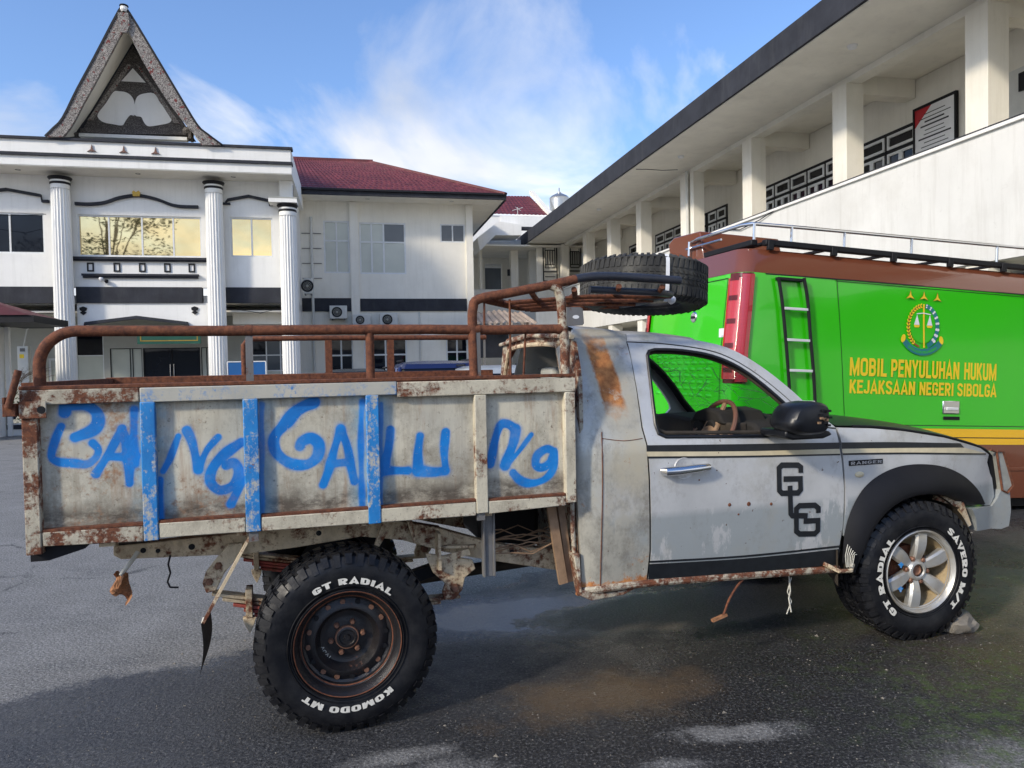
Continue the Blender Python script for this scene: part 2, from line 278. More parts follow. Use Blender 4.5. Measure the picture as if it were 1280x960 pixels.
def windscreen():
    b = NB('cracked_windscreen_glass'); n, l = b.n, b.l
    v = b.vor(7.5, 'DISTANCE_TO_EDGE', (1, .45, 1)); v2 = b.vor(19, 'DISTANCE_TO_EDGE', (1, .5, 1)); z = b.noise(5, 4)
    ck = b.math('MAXIMUM', b.ramp(v, .004, .012, (1, 1, 1), (0, 0, 0)), b.math('MULTIPLY', b.ramp(v2, .006, .03, (1, 1, 1), (0, 0, 0)), b.ramp(z, .50, .58)))
    tr = n.new('ShaderNodeBsdfTransparent'); tr.inputs[0].default_value = (.50, .62, .55, 1); gl = n.new('ShaderNodeBsdfGlossy'); gl.inputs['Roughness'].default_value = .05
    df = n.new('ShaderNodeBsdfDiffuse'); df.inputs[0].default_value = (.75, .90, .85, 1)
    m1 = n.new('ShaderNodeMixShader'); m1.inputs[0].default_value = .05; l.new(tr.outputs[0], m1.inputs[1]); l.new(gl.outputs[0], m1.inputs[2])
    m2 = n.new('ShaderNodeMixShader'); l.new(b.math('MULTIPLY', ck, .85), m2.inputs[0]); l.new(m1.outputs[0], m2.inputs[1]); l.new(df.outputs[0], m2.inputs[2])
    l.new(m2.outputs[0], n['Material Output'].inputs[0]); return b.m
M_['windscreen'] = windscreen()

# ------------------------------------------------------------------ mesh helpers
class MB:
    def __init__(s): s.v = []; s.f = []; s.uv = []
    def add(s, vs, fs): k = len(s.v); s.v += [tuple(p) for p in vs]; s.f += [tuple(i+k for i in q) for q in fs]; return s
    def box(s, x0, x1, y0, y1, z0, z1):
        x0, x1 = sorted((x0, x1)); y0, y1 = sorted((y0, y1)); z0, z1 = sorted((z0, z1))
        return s.add([(x0, y0, z0), (x1, y0, z0), (x1, y1, z0), (x0, y1, z0), (x0, y0, z1), (x1, y0, z1), (x1, y1, z1), (x0, y1, z1)],
                     [(0, 3, 2, 1), (4, 5, 6, 7), (0, 1, 5, 4), (1, 2, 6, 5), (2, 3, 7, 6), (3, 0, 4, 7)])
    def bar(s, a, b, w, h, up=(0, 0, 1)):
        a, b = Vector(a), Vector(b); d = (b-a).normalized(); u = Vector(up)
        if abs(d.dot(u)) > .98: u = Vector((1, 0, 0))
        r = d.cross(u).normalized()*w/2; u = r.cross(d).normalized()*h/2
        return s.add([a-r-u, a+r-u, a+r+u, a-r+u, b-r-u, b+r-u, b+r+u, b-r+u], [(0, 1, 2, 3), (7, 6, 5, 4), (0, 4, 5, 1), (1, 5, 6, 2), (2, 6, 7, 3), (3, 7, 4, 0)])
    def prism(s, pts, y0, y1):      # polygon in x-z pushed along y; y0 is the street side
        if sum(pts[i][0]*pts[(i+1) % len(pts)][1]-pts[(i+1) % len(pts)][0]*pts[i][1] for i in range(len(pts))) < 0: pts = pts[::-1]
        n = len(pts); vs = [(x, y0, z) for x, z in pts]+[(x, y1, z) for x, z in pts]
        fs = [tuple(range(n)), tuple(range(2*n-1, n-1, -1))]+[(i, i+n, (i+1) % n+n, (i+1) % n) for i in range(n)]
        return s.add(vs, fs)
    def prismx(s, pts, x0, x1):     # polygon in y-z pushed along x
        if sum(pts[i][0]*pts[(i+1) % len(pts)][1]-pts[(i+1) % len(pts)][0]*pts[i][1] for i in range(len(pts))) < 0: pts = pts[::-1]
        n = len(pts); vs = [(x0, y, z) for y, z in pts]+[(x1, y, z) for y, z in pts]
        fs = [tuple(range(n-1, -1, -1)), tuple(range(n, 2*n))]+[((i+1) % n, (i+1) % n+n, i+n, i) for i in range(n)]
        return s.add(vs, fs)
    def tube(s, path, r, seg=10, caps=True):
        P = [Vector(p) for p in path]; n = len(P); R = r if isinstance(r, (list, tuple)) else [r]*n; rings = []; u = None
        for i in range(n):
            d = (P[min(i+1, n-1)]-P[max(i-1, 0)]).normalized()
            if u is None: u = Vector((0, 0, 1)) if abs(d.z) < .9 else Vector((0, 1, 0))
            u = (u-d*u.dot(d)).normalized(); w = d.cross(u)
            rings.append([P[i]+(u*cos(2*pi*k/seg)+w*sin(2*pi*k/seg))*R[i] for k in range(seg)])
        vs = [p for g in rings for p in g]
        fs = [(i*seg+k, i*seg+(k+1) % seg, (i+1)*seg+(k+1) % seg, (i+1)*seg+k) for i in range(n-1) for k in range(seg)]
        if caps: fs += [tuple(range(seg-1, -1, -1)), tuple(range((n-1)*seg, n*seg))]
        return s.add(vs, fs)
    def lathe(s, prof, c=(0, 0, 0), axis='y', seg=48, closed=False):   # prof: (radius, along)
        n = len(prof); vs = []
        for i in range(seg):
            t = 2*pi*i/seg
            for r, h in prof:
                vs.append({'y': (c[0]+r*cos(t), c[1]+h, c[2]+r*sin(t)), 'z': (c[0]+r*cos(t), c[1]+r*sin(t), c[2]+h), 'x': (c[0]+h, c[1]+r*cos(t), c[2]+r*sin(t))}[axis])
        m = n if closed else n-1
        return s.add(vs, [(i*n+j, i*n+(j+1) % n, ((i+1) % seg)*n+(j+1) % n, ((i+1) % seg)*n+j) for i in range(seg) for j in range(m)])
    def grid(s, f, nu, nv):
        vs = [f(i/nu, j/nv) for i in range(nu+1) for j in range(nv+1)]; w = nv+1
        return s.add(vs, [(i*w+j, (i+1)*w+j, (i+1)*w+j+1, i*w+j+1) for i in range(nu) for j in range(nv)])
    def xf(s, M):
        s.v = [tuple(M @ Vector(p)) for p in s.v]; return s
COL = scene.collection
def mesh_from(name, mb, m, smooth=35, fix=True):
    me = bpy.data.meshes.new(name); me.from_pydata(mb.v, [], mb.f)
    if fix:
        bm = bmesh.new(); bm.from_mesh(me); bmesh.ops.recalc_face_normals(bm, faces=bm.faces); bm.to_mesh(me); bm.free()
    me.materials.append(M_[m] if isinstance(m, str) else m)
    if smooth:
        me.polygons.foreach_set('use_smooth', [True]*len(me.polygons)); me.set_sharp_from_angle(angle=radians(smooth))
    me.update(); return me
def part(name, mb, m, parent, label=None, smooth=35, bevel=0, fix=True):
    o = bpy.data.objects.new(name, mesh_from(name, mb, m, smooth, fix)); COL.objects.link(o); o.parent = parent
    if label: o['label'] = label
    if bevel: bv = o.modifiers.new('bevel', 'BEVEL'); bv.width = bevel; bv.segments = 2; bv.limit_method = 'ANGLE'; bv.angle_limit = radians(40)
    return o
def share(o, name, parent, loc=None, rot=None, scale=None):
    c = o.copy(); COL.objects.link(c); c.parent = parent
    if loc is not None: c.location = loc
    if rot is not None: c.rotation_euler = rot
    if scale is not None: c.scale = scale
    return c
def thing(name, label, cat, loc=(0, 0, 0), rot=(0, 0, 0), group=None):
    o = bpy.data.objects.new(name, None); COL.objects.link(o); o.location = loc; o.rotation_euler = rot; o.empty_display_size = .2
    o['label'] = label; o['category'] = cat
    if group: o['group'] = group
    return o
def tagm(o, label, cat, group=None):
    o['label'] = label; o['category'] = cat
    if group: o['group'] = group
    return o
def struct(name, mb, m, smooth=0):
    o = bpy.data.objects.new(name, mesh_from(name, mb, m, smooth, False)); COL.objects.link(o); o['kind'] = 'structure'; return o
def stuff(o): o['kind'] = 'stuff'; return o
def spline(pts, n=6, closed=False):
    """Catmull-Rom through 2-D points"""
    P = [Vector((p[0], p[1])) for p in pts]; N = len(P); out_ = []
    for i in range(N if closed else N-1):
        g = (lambda k: P[k % N]) if closed else (lambda k: P[max(0, min(N-1, k))])
        a, b, c, d = g(i-1), g(i), g(i+1), g(i+2)
        for k in range(n):
            t = k/n; q = .5*((2*b)+(c-a)*t+(2*a-5*b+4*c-d)*t*t+(3*b-a-3*c+d)*t**3); out_.append((q.x, q.y))
    if not closed: out_.append(tuple(P[-1]))
    return out_
def inside(p, poly):
    x, y = p; r = False; j = len(poly)-1
    for i in range(len(poly)):
        xi, yi = poly[i]; xj, yj = poly[j]
        if (yi > y) != (yj > y) and x < (xj-xi)*(y-yi)/(yj-yi)+xi: r = not r
        j = i
    return r
def resample(poly, step):
    o_ = []
    for i in range(len(poly)):
        a, b = poly[i], poly[(i+1) % len(poly)]; d = hypot(a[0]-b[0], a[1]-b[1]); n = max(1, int(round(d/step)))
        if d < 1e-5: continue
        o_ += [(a[0]+(b[0]-a[0])*k/n, a[1]+(b[1]-a[1])*k/n) for k in range(n)]
    return o_
def skin(outline, latf, thick=.02, holes=(), step=.045):
    """sheet-metal panel: outline (x, z) with holes, bent to lateral position latf(x, z), with thickness"""
    loops = [resample(outline, step)]+[resample(h, step) for h in holes]; vs, es = [], []
    for lp in loops:
        k = len(vs); vs += [Vector(p) for p in lp]; es += [(k+i, k+(i+1) % len(lp)) for i in range(len(lp))]
    x0, x1 = min(p[0] for p in outline), max(p[0] for p in outline); z0, z1 = min(p[1] for p in outline), max(p[1] for p in outline)
    allp = [p for lp in loops for p in lp]
    for i in range(int((x1-x0)/step)+1):
        for j in range(int((z1-z0)/step)+1):
            p = (x0+(i+.5)*step, z0+(j+.5)*step)
            if inside(p, outline) and not any(inside(p, h) for h in holes) and min((p[0]-q[0])**2+(p[1]-q[1])**2 for q in allp) > (step*.45)**2: vs.append(Vector(p))
    V2, E2, F2, *_ = delaunay_2d_cdt(vs, es, [], 0, 1e-6)
    keep = []
    for f in F2:
        c = (sum(V2[i].x for i in f)/len(f), sum(V2[i].y for i in f)/len(f))
        if inside(c, outline) and not any(inside(c, h) for h in holes): keep.append(tuple(f))
    n = len(V2); mb = MB(); vv = [(p.x, latf(p.x, p.y), p.y) for p in V2]+[(p.x, latf(p.x, p.y)+thick, p.y) for p in V2]
    ed = {}
    for f in keep:
        for i in range(len(f)):
            a, b = f[i], f[(i+1) % len(f)]; ed[(a, b)] = 1
    side = [(a, b) for (a, b) in ed if (b, a) not in ed]
    mb.add(vv, keep+[tuple(i+n for i in reversed(f)) for f in keep]+[(b, a, a+n, b+n) for a, b in side]); return mb
def ribbon(path, w, yf, uvs=None):
    """flat painted stroke of width w along (x, z) path, lying at y = yf(x, z)"""
    P = [Vector(p) for p in path]; mb = MB(); vs = []; uv = []; ln = [0]
    for i in range(1, len(P)): ln.append(ln[-1]+(P[i]-P[i-1]).length)
    for i, p in enumerate(P):
        d = (P[min(i+1, len(P)-1)]-P[max(i-1, 0)]); d = d.normalized() if d.length > 0 else Vector((1, 0)); nrm = Vector((-d.y, d.x))*w/2
        for sgn, v in ((1, 1.0), (-1, 0.0)):
            q = p+nrm*sgn; vs.append((q.x, yf(q.x, q.y), q.y)); uv.append((min(ln[i], ln[-1]-ln[i])/w, v))
    fs = [(2*i, 2*i+1, 2*i+3, 2*i+2) for i in range(len(P)-1)]; mb.add(vs, fs); mb.uv = uv; return mb
def part_uv(name, mb, m, parent):
    me = bpy.data.meshes.new(name); me.from_pydata(mb.v, [], mb.f); me.materials.append(M_[m]); lay = me.uv_layers.new(name='UVMap')
    for lp in me.loops: lay.data[lp.index].uv = mb.uv[lp.vertex_index]
    o = bpy.data.objects.new(name, me); COL.objects.link(o); o.parent = parent; return o
def text_mb(txt, size=1.0, bold=.02, depth=.0, spacing=1.0, res=3):
    cu = bpy.data.curves.new('t', 'FONT'); cu.body = txt; cu.size = size; cu.offset = bold*size; cu.extrude = depth; cu.space_character = spacing; cu.resolution_u = res
    ob = bpy.data.objects.new('t', cu); COL.objects.link(ob); dg = bpy.context.evaluated_depsgraph_get(); dg.update()
    me = bpy.data.meshes.new_from_object(ob.evaluated_get(dg)); mb = MB(); mb.add([v.co for v in me.vertices], [tuple(p.vertices) for p in me.polygons])
    bpy.data.objects.remove(ob); bpy.data.curves.remove(cu); bpy.data.meshes.remove(me); return mb
def islands(mb):
    par = list(range(len(mb.v)))
    def fd(i):
        while par[i] != i: par[i] = par[par[i]]; i = par[i]
        return i
    for f in mb.f:
        for q in f[1:]: par[fd(q)] = fd(f[0])
    grp = {}
    for f in mb.f: grp.setdefault(fd(f[0]), []).append(f)
    out_ = []
    for fs in grp.values():
        ids = sorted({i for f in fs for i in f}); mp_ = {i: k for k, i in enumerate(ids)}; m = MB(); m.add([mb.v[i] for i in ids], [tuple(mp_[i] for i in f) for f in fs]); out_.append(m)
    return out_
def embolden(m, d, dy=.0003):
    # thicken a flat letter by laying copies of it a hair apart in depth, d metres to each side
    v0, f0 = list(m.v), list(m.f)
    for k, (ox, oz) in enumerate(((d, 0), (-d, 0), (d/2, d*.35), (-d/2, -d*.35))): m.add([(x+ox, y-dy*(k+1), z+oz) for x, y, z in v0], f0)
    return m
def arc_(cx, cz, rx, rz, a0, a1, n=7): return [(cx+rx*cos(radians(a0+(a1-a0)*k/n)), cz+rz*sin(radians(a0+(a1-a0)*k/n))) for k in range(n+1)]
GW = {'I': .24, 'M': .78, 'W': .8, '/': .5, ' ': .34, 'J': .5, 'L': .5, 'E': .52, 'V': .64, 'A': .64, 'O': .62, 'D': .6, 'T': .58}
def glyph(ch, t):
    """block capital as centre lines in a cell of height 1; t is the stroke width"""
    w = GW.get(ch, .58); h = t/2; l, r, b, u = h, w-h, h, 1-h; m = .52; q = .16
    O_ = [(r, b+q)]+arc_(r-q, b+q, q, q, 0, -90, 4)+arc_(l+q, b+q, q, q, -90, -180, 4)+arc_(l+q, u-q, q, q, 180, 90, 4)+arc_(r-q, u-q, q, q, 90, 0, 4)+[(r, b+q)]
    return {'I': [[(w/2, 0), (w/2, 1)]], 'L': [[(l, 1), (l, b), (w, b)]], 'E': [[(w, u), (l, u), (l, b), (w, b)], [(l, m), (w-.06, m)]], 'T': [[(0, u), (w, u)], [(w/2, u), (w/2, 0)]],
     'H': [[(l, 0), (l, 1)], [(r, 0), (r, 1)], [(l, m), (r, m)]], 'N': [[(l, 0), (l, 1)], [(r, 0), (r, 1)], [(l, .96), (r, .04)]], 'M': [[(l, 0), (l, 1)], [(r, 0), (r, 1)], [(l, .96), (w/2, .12), (r, .96)]],
     'K': [[(l, 0), (l, 1)], [(r, 1), (l+h*.6, .42)], [(l+h*1.4, .55), (r+.02, 0)]], 'A': [[(h*.7, 0), (w/2, 1-h*.3), (w-h*.7, 0)], [(w*.24, .28), (w*.76, .28)]], 'V': [[(h*.7, 1), (w/2, h*.3), (w-h*.7, 1)]],
     'Y': [[(h*.7, 1), (w/2, .45), (w-h*.7, 1)], [(w/2, .48), (w/2, 0)]], 'O': [O_], 'U': [[(l, 1), (l, b+q)]+arc_(l+q, b+q, q, q, 180, 270, 4)+arc_(r-q, b+q, q, q, 270, 360, 4)+[(r, 1)]],
     'J': [[(r, 1), (r, b+q)]+arc_(r-q, b+q, q, q, 0, -90, 4)+[(l, b+.04), (l, .3)]], 'D': [[(l, b), (l, u), (r-q, u)]+arc_(r-q, u-q, q, q, 90, 0, 4)+[(r, b+q)]+arc_(r-q, b+q, q, q, 0, -90, 4)+[(l-h*.9, b)]],
     'P': [[(l, 0), (l, u), (r-q, u)]+arc_(r-q, u-q*.9, q, q*.9, 90, -90, 6)+[(r-q, u-q*1.8-.12), (l, u-q*1.8-.12)]] if False else [[(l, 0), (l, 1)], [(l, u), (r-q, u)]+arc_(r-q, (u+.44)/2, q, (u-.44)/2, 90, -90, 8)+[(l, .44)]],
     'R': [[(l, 0), (l, 1)], [(l, u), (r-q, u)]+arc_(r-q, (u+.47)/2, q, (u-.47)/2, 90, -90, 8)+[(l, .47)], [(w*.45, .46), (r, 0)]],
     'B': [[(l, 0), (l, 1)], [(l, u), (r-q, u)]+arc_(r-q, (u+m)/2, q*.9, (u-m)/2, 90, -90, 8)+[(l, m)], [(r-q, m)]+arc_(r-q, (b+m)/2, q, (m-b)/2, 90, -90, 8)+[(l, b)]],
     'G': [[(r, u-q-.06), (r, u-q)]+arc_(r-q, u-q, q, q, 0, 90, 4)+arc_(l+q, u-q, q, q, 90, 180, 4)+arc_(l+q, b+q, q, q, 180, 270, 4)+arc_(r-q, b+q, q, q, 270, 360, 4)+[(r, .44), (w*.5, .44)]],
     'S': [[(r, u-q-.03), (r, u-q)]+arc_(r-q, u-q, q, q, 0, 90, 4)+arc_(l+q, u-q, q, q, 90, 180, 4)+[(l+.01, .66), (l+q*.6, .56), (r-q*.6, .46), (r-.01, .37)]+arc_(r-q, b+q, q, q, 0, -90, 4)+arc_(l+q, b+q, q, q, 270, 180, 4)+[(l, b+q+.03)]],
     '/': [[(.0, -.05), (w, 1.05)]], 'W': [[(h*.7, 1), (w*.28, h*.3), (w/2, .8), (w*.72, h*.3), (w-h*.7, 1)]], 'C': [[(r, u-q)]+arc_(r-q, u-q, q, q, 0, 90, 4)+arc_(l+q, u-q, q, q, 90, 180, 4)+arc_(l+q, b+q, q, q, 180, 270, 4)+arc_(r-q, b+q, q, q, 270, 360, 4)]}.get(ch, []), w
def block_text(txt, t=.2, gap=.09, serif=0):
    """list of flat meshes, one per letter: x along the line, y up, z a hair's breadth per stroke"""
    x = 0; out_ = []
    for ch in txt:
        st, w = glyph(ch, t); mb = MB()
        if serif and ch in 'ITLHNMKAVREDPB':
            for xx in {'T': (w/2,), 'I': (w/2,), 'V': (t*.4, w-t*.4), 'A': (t*.4, w-t*.4), 'L': (t/2,), 'E': (t/2,), 'D': (t/2,), 'B': (t/2,), 'P': (t/2,)}.get(ch, (t/2, w-t/2)):
                yy = .93 if ch == 'V' else .07; st = st+[[(xx-t*.5-serif, yy), (xx+t*.5+serif, yy)]]
        for k, pl in enumerate(st):
            pl = [p for i, p in enumerate(pl) if i == 0 or hypot(p[0]-pl[i-1][0], p[1]-pl[i-1][1]) > 1e-4]; P = [Vector(p) for p in pl]; vs = []; tt = .13 if serif and len(pl) == 2 and abs(pl[0][1]-pl[1][1]) < 1e-6 and pl[0][1] in (.93, .07) else t
            for i, p in enumerate(P):
                a = (P[i]-P[i-1]).normalized() if i else None; c = (P[i+1]-P[i]).normalized() if i < len(P)-1 else None
                if a is None: n_ = Vector((-c.y, c.x))
                elif c is None: n_ = Vector((-a.y, a.x))
                else: n1, n2 = Vector((-a.y, a.x)), Vector((-c.y, c.x)); n_ = (n1+n2); n_ = n_.normalized() if n_.length > .05 else n1; n_ = n_/max(.45, n_.dot(n1))
                for s_ in (1, -1): q = p+n_*s_*tt/2; vs.append((q.x+x, q.y, .0003*k))
            mb.add(vs, [(2*i, 2*i+1, 2*i+3, 2*i+2) for i in range(len(P)-1)])
        if st: out_.append(mb)
        x += w+(gap if ch != ' ' else 0)
    return out_, x-gap
def fit_text(mb, x0, x1, z0, z1, yf):
    xs = [p[0] for p in mb.v]; ys = [p[1] for p in mb.v]; a, b, c, d = min(xs), max(xs), min(ys), max(ys)
    mb.v = [((p[0]-a)/(b-a)*(x1-x0)+x0, yf-p[2], (p[1]-c)/(d-c)*(z1-z0)+z0) for p in mb.v]; return mb

# ------------------------------------------------------------------ ground
def ground_mat():
    b = NB('wet_worn_asphalt'); n, l = b.n, b.l; x, y, z = b.xyz()
    wob = b.noise(.9, 7, .66); wob2 = b.math('ADD', .5, b.math('MULTIPLY', b.math('SUBTRACT', b.noise(2.6, 10, .78, loc=(4, 4, 0)), .5), 2.3))
    def blob(cx, cy, rx, ry, ang=0, edge=.25, w=.9):
        ca, sa = cos(ang), sin(ang)
        dx = b.math('SUBTRACT', x, cx); dy = b.math('SUBTRACT', y, cy)
        u = b.math('DIVIDE', b.math('ADD', b.math('MULTIPLY', dx, ca), b.math('MULTIPLY', dy, sa)), rx)
        v = b.math('DIVIDE', b.math('ADD', b.math('MULTIPLY', dx, -sa), b.math('MULTIPLY', dy, ca)), ry)
        r = b.math('SQRT', b.math('ADD', b.math('MULTIPLY', u, u), b.math('MULTIPLY', v, v)))
        r = b.math('ADD', r, b.math('MULTIPLY', b.math('SUBTRACT', wob2, .5), w))
        m = n.new('ShaderNodeMapRange'); m.inputs[1].default_value = 1+edge; m.inputs[2].default_value = 1-edge; l.new(r, m.inputs[0]); return m.outputs[0]
    dry = b.ramp(b.noise(2.2, 9, .72), .3, .7, (.165, .16, .15), (.29, .28, .265))
    dry = b.mix(b.math('MULTIPLY', b.ramp(b.noise(.45, 6, .7, loc=(8, 8, 0)), .42, .68), .6), dry, (.20, .195, .18))
    pale = b.ramp(b.noise(3.6, 10, .8, loc=(2, 9, 0), stretch=(.7, 1.5, 1)), .60, .72); sc4 = b.ramp(b.noise(19, 9, .8, loc=(2, 5, 4), stretch=(.5, 1.4, 1)), .58, .66); dry = b.mix(b.math('MULTIPLY', sc4, .5), dry, (.36, .355, .34)); sc5 = b.ramp(b.noise(11, 9, .8, loc=(9, 5, 4)), .58, .66); dry = b.mix(b.math('MULTIPLY', sc5, .45), dry, (.085, .083, .08)); dry = b.mix(b.math('MULTIPLY', pale, .7), dry, (.40, .40, .38)); ck = b.vor(.75, 'DISTANCE_TO_EDGE'); ckm = b.math('MULTIPLY', b.ramp(b.math('ADD', ck, b.math('MULTIPLY', b.math('SUBTRACT', wob2, .5), .10)), .002, .016, (1, 1, 1), (0, 0, 0)), b.ramp(b.noise(.8, 3, loc=(9, 9, 9)), .48, .56)); dry = b.mix(b.math('MULTIPLY', ckm, .8), dry, (.04, .04, .042)); ds_ = b.ramp(b.noise(1.3, 8, .75, stretch=(.6, 1.6, 1), loc=(3, 0, 7)), .54, .66); dry = b.mix(b.math('MULTIPLY', ds_, .55), dry, (.085, .085, .09))
    grit = b.noise(70, 4, .8); dry = b.mix(b.ramp(grit, .53, .62), dry, (.42, .41, .39)); dry = b.mix(b.ramp(grit, .36, .46), (.045, .045, .045), dry)
    # wet stretch: everything on the near side of a wavering line that runs under the truck
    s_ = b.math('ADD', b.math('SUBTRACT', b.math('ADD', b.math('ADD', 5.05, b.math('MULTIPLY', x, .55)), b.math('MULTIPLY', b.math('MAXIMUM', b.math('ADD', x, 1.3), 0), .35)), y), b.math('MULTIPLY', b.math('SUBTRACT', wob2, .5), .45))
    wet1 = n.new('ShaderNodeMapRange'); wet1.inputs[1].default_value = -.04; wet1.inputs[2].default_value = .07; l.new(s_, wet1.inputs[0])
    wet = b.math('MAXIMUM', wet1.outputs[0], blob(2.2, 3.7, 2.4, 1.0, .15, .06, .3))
    dpatch = b.math('MAXIMUM', blob(.98, 3.17, .22, .06, .1, .4, 2.4), b.math('MAXIMUM', blob(2.1, 2.85, .42, .2, 0, .6, 2.0), b.math('MAXIMUM', blob(-.55, 3.0, .16, .05, .3, .6, 2.4), b.math('MAXIMUM', blob(-.32, 2.85, .20, .10, .2, .6, 2.4), blob(.62, 2.92, .12, .035, .1, .6, 2.4)))))
    lit = blob(1.25, 4.85, 1.1, .34, .28, .12, .5); dry_or_lit = b.math('MAXIMUM', b.math('MULTIPLY', dpatch, .8), b.math('MULTIPLY', lit, .75))  # lit: sunlit strip under the cab, painted in along with the dry patches
    wet = b.math('MULTIPLY', wet, b.math('SUBTRACT', 1, dry_or_lit))
    wn_ = b.ramp(wob, .25, .75); wetc = b.mix(wn_, (.026, .028, .034), (.088, .088, .092)); wetc = b.mix(b.math('MULTIPLY', blob(1.5, 3.45, 2.2, .95, .2, .5, .8), .8), wetc, (.017, .016, .015)); wetc = b.mix(b.ramp(grit, .54, .64), wetc, (.19, .185, .175)); wetc = b.mix(b.ramp(grit, .36, .48), (.004, .004, .005), wetc); sp2 = b.ramp(b.noise(34, 6, .8, loc=(6, 2, 0)), .62, .67); wetc = b.mix(b.math('MULTIPLY', sp2, .55), wetc, (.20, .19, .175)); sp3 = b.ramp(b.noise(7, 9, .8, loc=(2, 2, 4)), .56, .62); wetc = b.mix(b.math('MULTIPLY', sp3, .45), wetc, (.012, .012, .013))  # wide oval darkened further: wet ground and its shade in one colour
    mud = b.math('MAXIMUM', blob(.42, 3.55, .48, .20, .25, .5, 1.6), b.math('MULTIPLY', blob(3.3, 4.0, 1.0, .5, .2, .6, 1.0), .6))
    wetc = b.mix(b.math('MULTIPLY', mud, .75), wetc, (.135, .090, .050))
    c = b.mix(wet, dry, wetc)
    warm = b.math('MAXIMUM', lit, blob(3.9, 5.2, 1.3, .55, .4, .5, 1.0)); c = b.mix(b.math('MULTIPLY', warm, .5), c, (.20, .165, .12))  # sunlight under the cab and beyond the front wheel painted as warm tone
    moss = b.math('MULTIPLY', blob(2.45, 3.05, .7, .95, .5, .5, 1.5), b.ramp(b.noise(13, 8, .78, loc=(3, 3, 3)), .47, .60)); c = b.mix(b.math('MULTIPLY', moss, .75), c, (.065, .105, .022))
    hl = b.vor(.55, 'DISTANCE_TO_EDGE'); 
    shallow = b.math('MULTIPLY', wet, b.math('MAXIMUM', b.ramp(wob, .60, .70), blob(.15, 4.75, 1.05, .42, .12, .3, .5)))
    rough = b.mix(wet, (.88,)*3, b.ramp(b.noise(5, 6, .7, loc=(1, 5, 0)), .35, .66, (.26,)*3, (.58,)*3)); gls = b.math('MULTIPLY', wet, b.ramp(b.noise(1.7, 6, .7, loc=(1, 8, 0)), .52, .60)); rough = b.mix(gls, rough, (.16,)*3); rough = b.mix(shallow, rough, (.20,)*3)
    hgt = b.math('MULTIPLY', b.math('ADD', b.math('MULTIPLY', grit, .5), b.math('MULTIPLY', b.noise(38, 4, .7), .8)), b.math('SUBTRACT', 1, b.math('MULTIPLY', shallow, .86)))
    b.set(c, rough, 0, hgt, .8, .014, b.mix(shallow, (.5,)*3, (1,)*3)); return b.m
gm = MB().grid(lambda u, v: (-400+800*u, -60+860*v, 0), 8, 8)
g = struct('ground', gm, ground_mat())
# low ground-cover of moss is only colour; scattered loose grit near the wheels is real
gr = MB(); rnd = random.Random(3)
for i in range(1500):
    if i < 1150: cx, cy = rnd.uniform(-2.2, 3.6), rnd.uniform(2.5, 4.4)
    else: cx, cy = rnd.uniform(-4, 5), rnd.uniform(4, 8)
    r = rnd.uniform(.002, .0055)*(1 if rnd.random() < .965 else rnd.uniform(1.6, 3.2)); a = rnd.uniform(0, 6)
    gr.add([(cx+r*cos(a+k*2.1)*(1+.3*(k % 2)), cy+r*sin(a+k*2.1), 0.0005) for k in range(3)]+[(cx, cy, r*.8)], [(0, 1, 3), (1, 2, 3), (2, 0, 3)])
go = part('gravel', gr, 'stone', None, smooth=0); go['label'] = 'loose grit scattered over the wet asphalt around the truck'; go['category'] = 'gravel'; stuff(go)

# ================================================================== PICKUP TRUCK
truck = thing('pickup_truck', 'battered silver single-cab pickup with a rusty cream cargo bed sprayed with blue letters', 'pickup truck', T.O, (0, 0, radians(17)))
tk = lambda name, mb, m, label=None, smooth=35, bevel=0, parent=truck, fix=True: part(name, mb, m, parent, label, smooth, bevel, fix)
BW = 1.5                        # bed width
# --- bed: near side
BX = [(-1.225, -1.170), (-.804, -.748), (-.409, -.348), (.106, .162), (.603, .660), (1.051, 1.104)]
tk('top_rail', MB().box(-1.23, -.805, 0, .05, 1.497, 1.556), 'cream_rusty', bevel=.004)
tk('top_rail', MB().box(-.803, .245, .0005, .05, 1.495, 1.555), 'blue_faint', 'blue brushed length of the bed top rail', bevel=.004)
tk('top_rail', MB().box(.247, 1.108, 0, .05, 1.484, 1.552), 'cream', bevel=.004)
tk('rail_lip', MB().box(-1.232, 1.11, .003, .075, 1.5565, 1.572), 'rust', bevel=.003)
for i, (a, b_) in enumerate(BX):
    bl = i in (1, 2, 3)
    z0 = {0: .905, 1: .925, 2: .928, 3: .921, 4: .93, 5: .947}[i]
    tk('side_post', MB().box(a, b_, -.002, .045, z0, 1.497 if i < 4 else 1.483), 'blue' if bl else ('cream_rusty' if i == 0 else 'cream'), 'blue brushed post' if bl else None, bevel=.004)
PY = .036                       # how far the sheets sit behind the posts
import numpy as np
def tp(pts, n=6, off=PY): return [T.side(x, y, off) for x, y in spline(pts, n)]
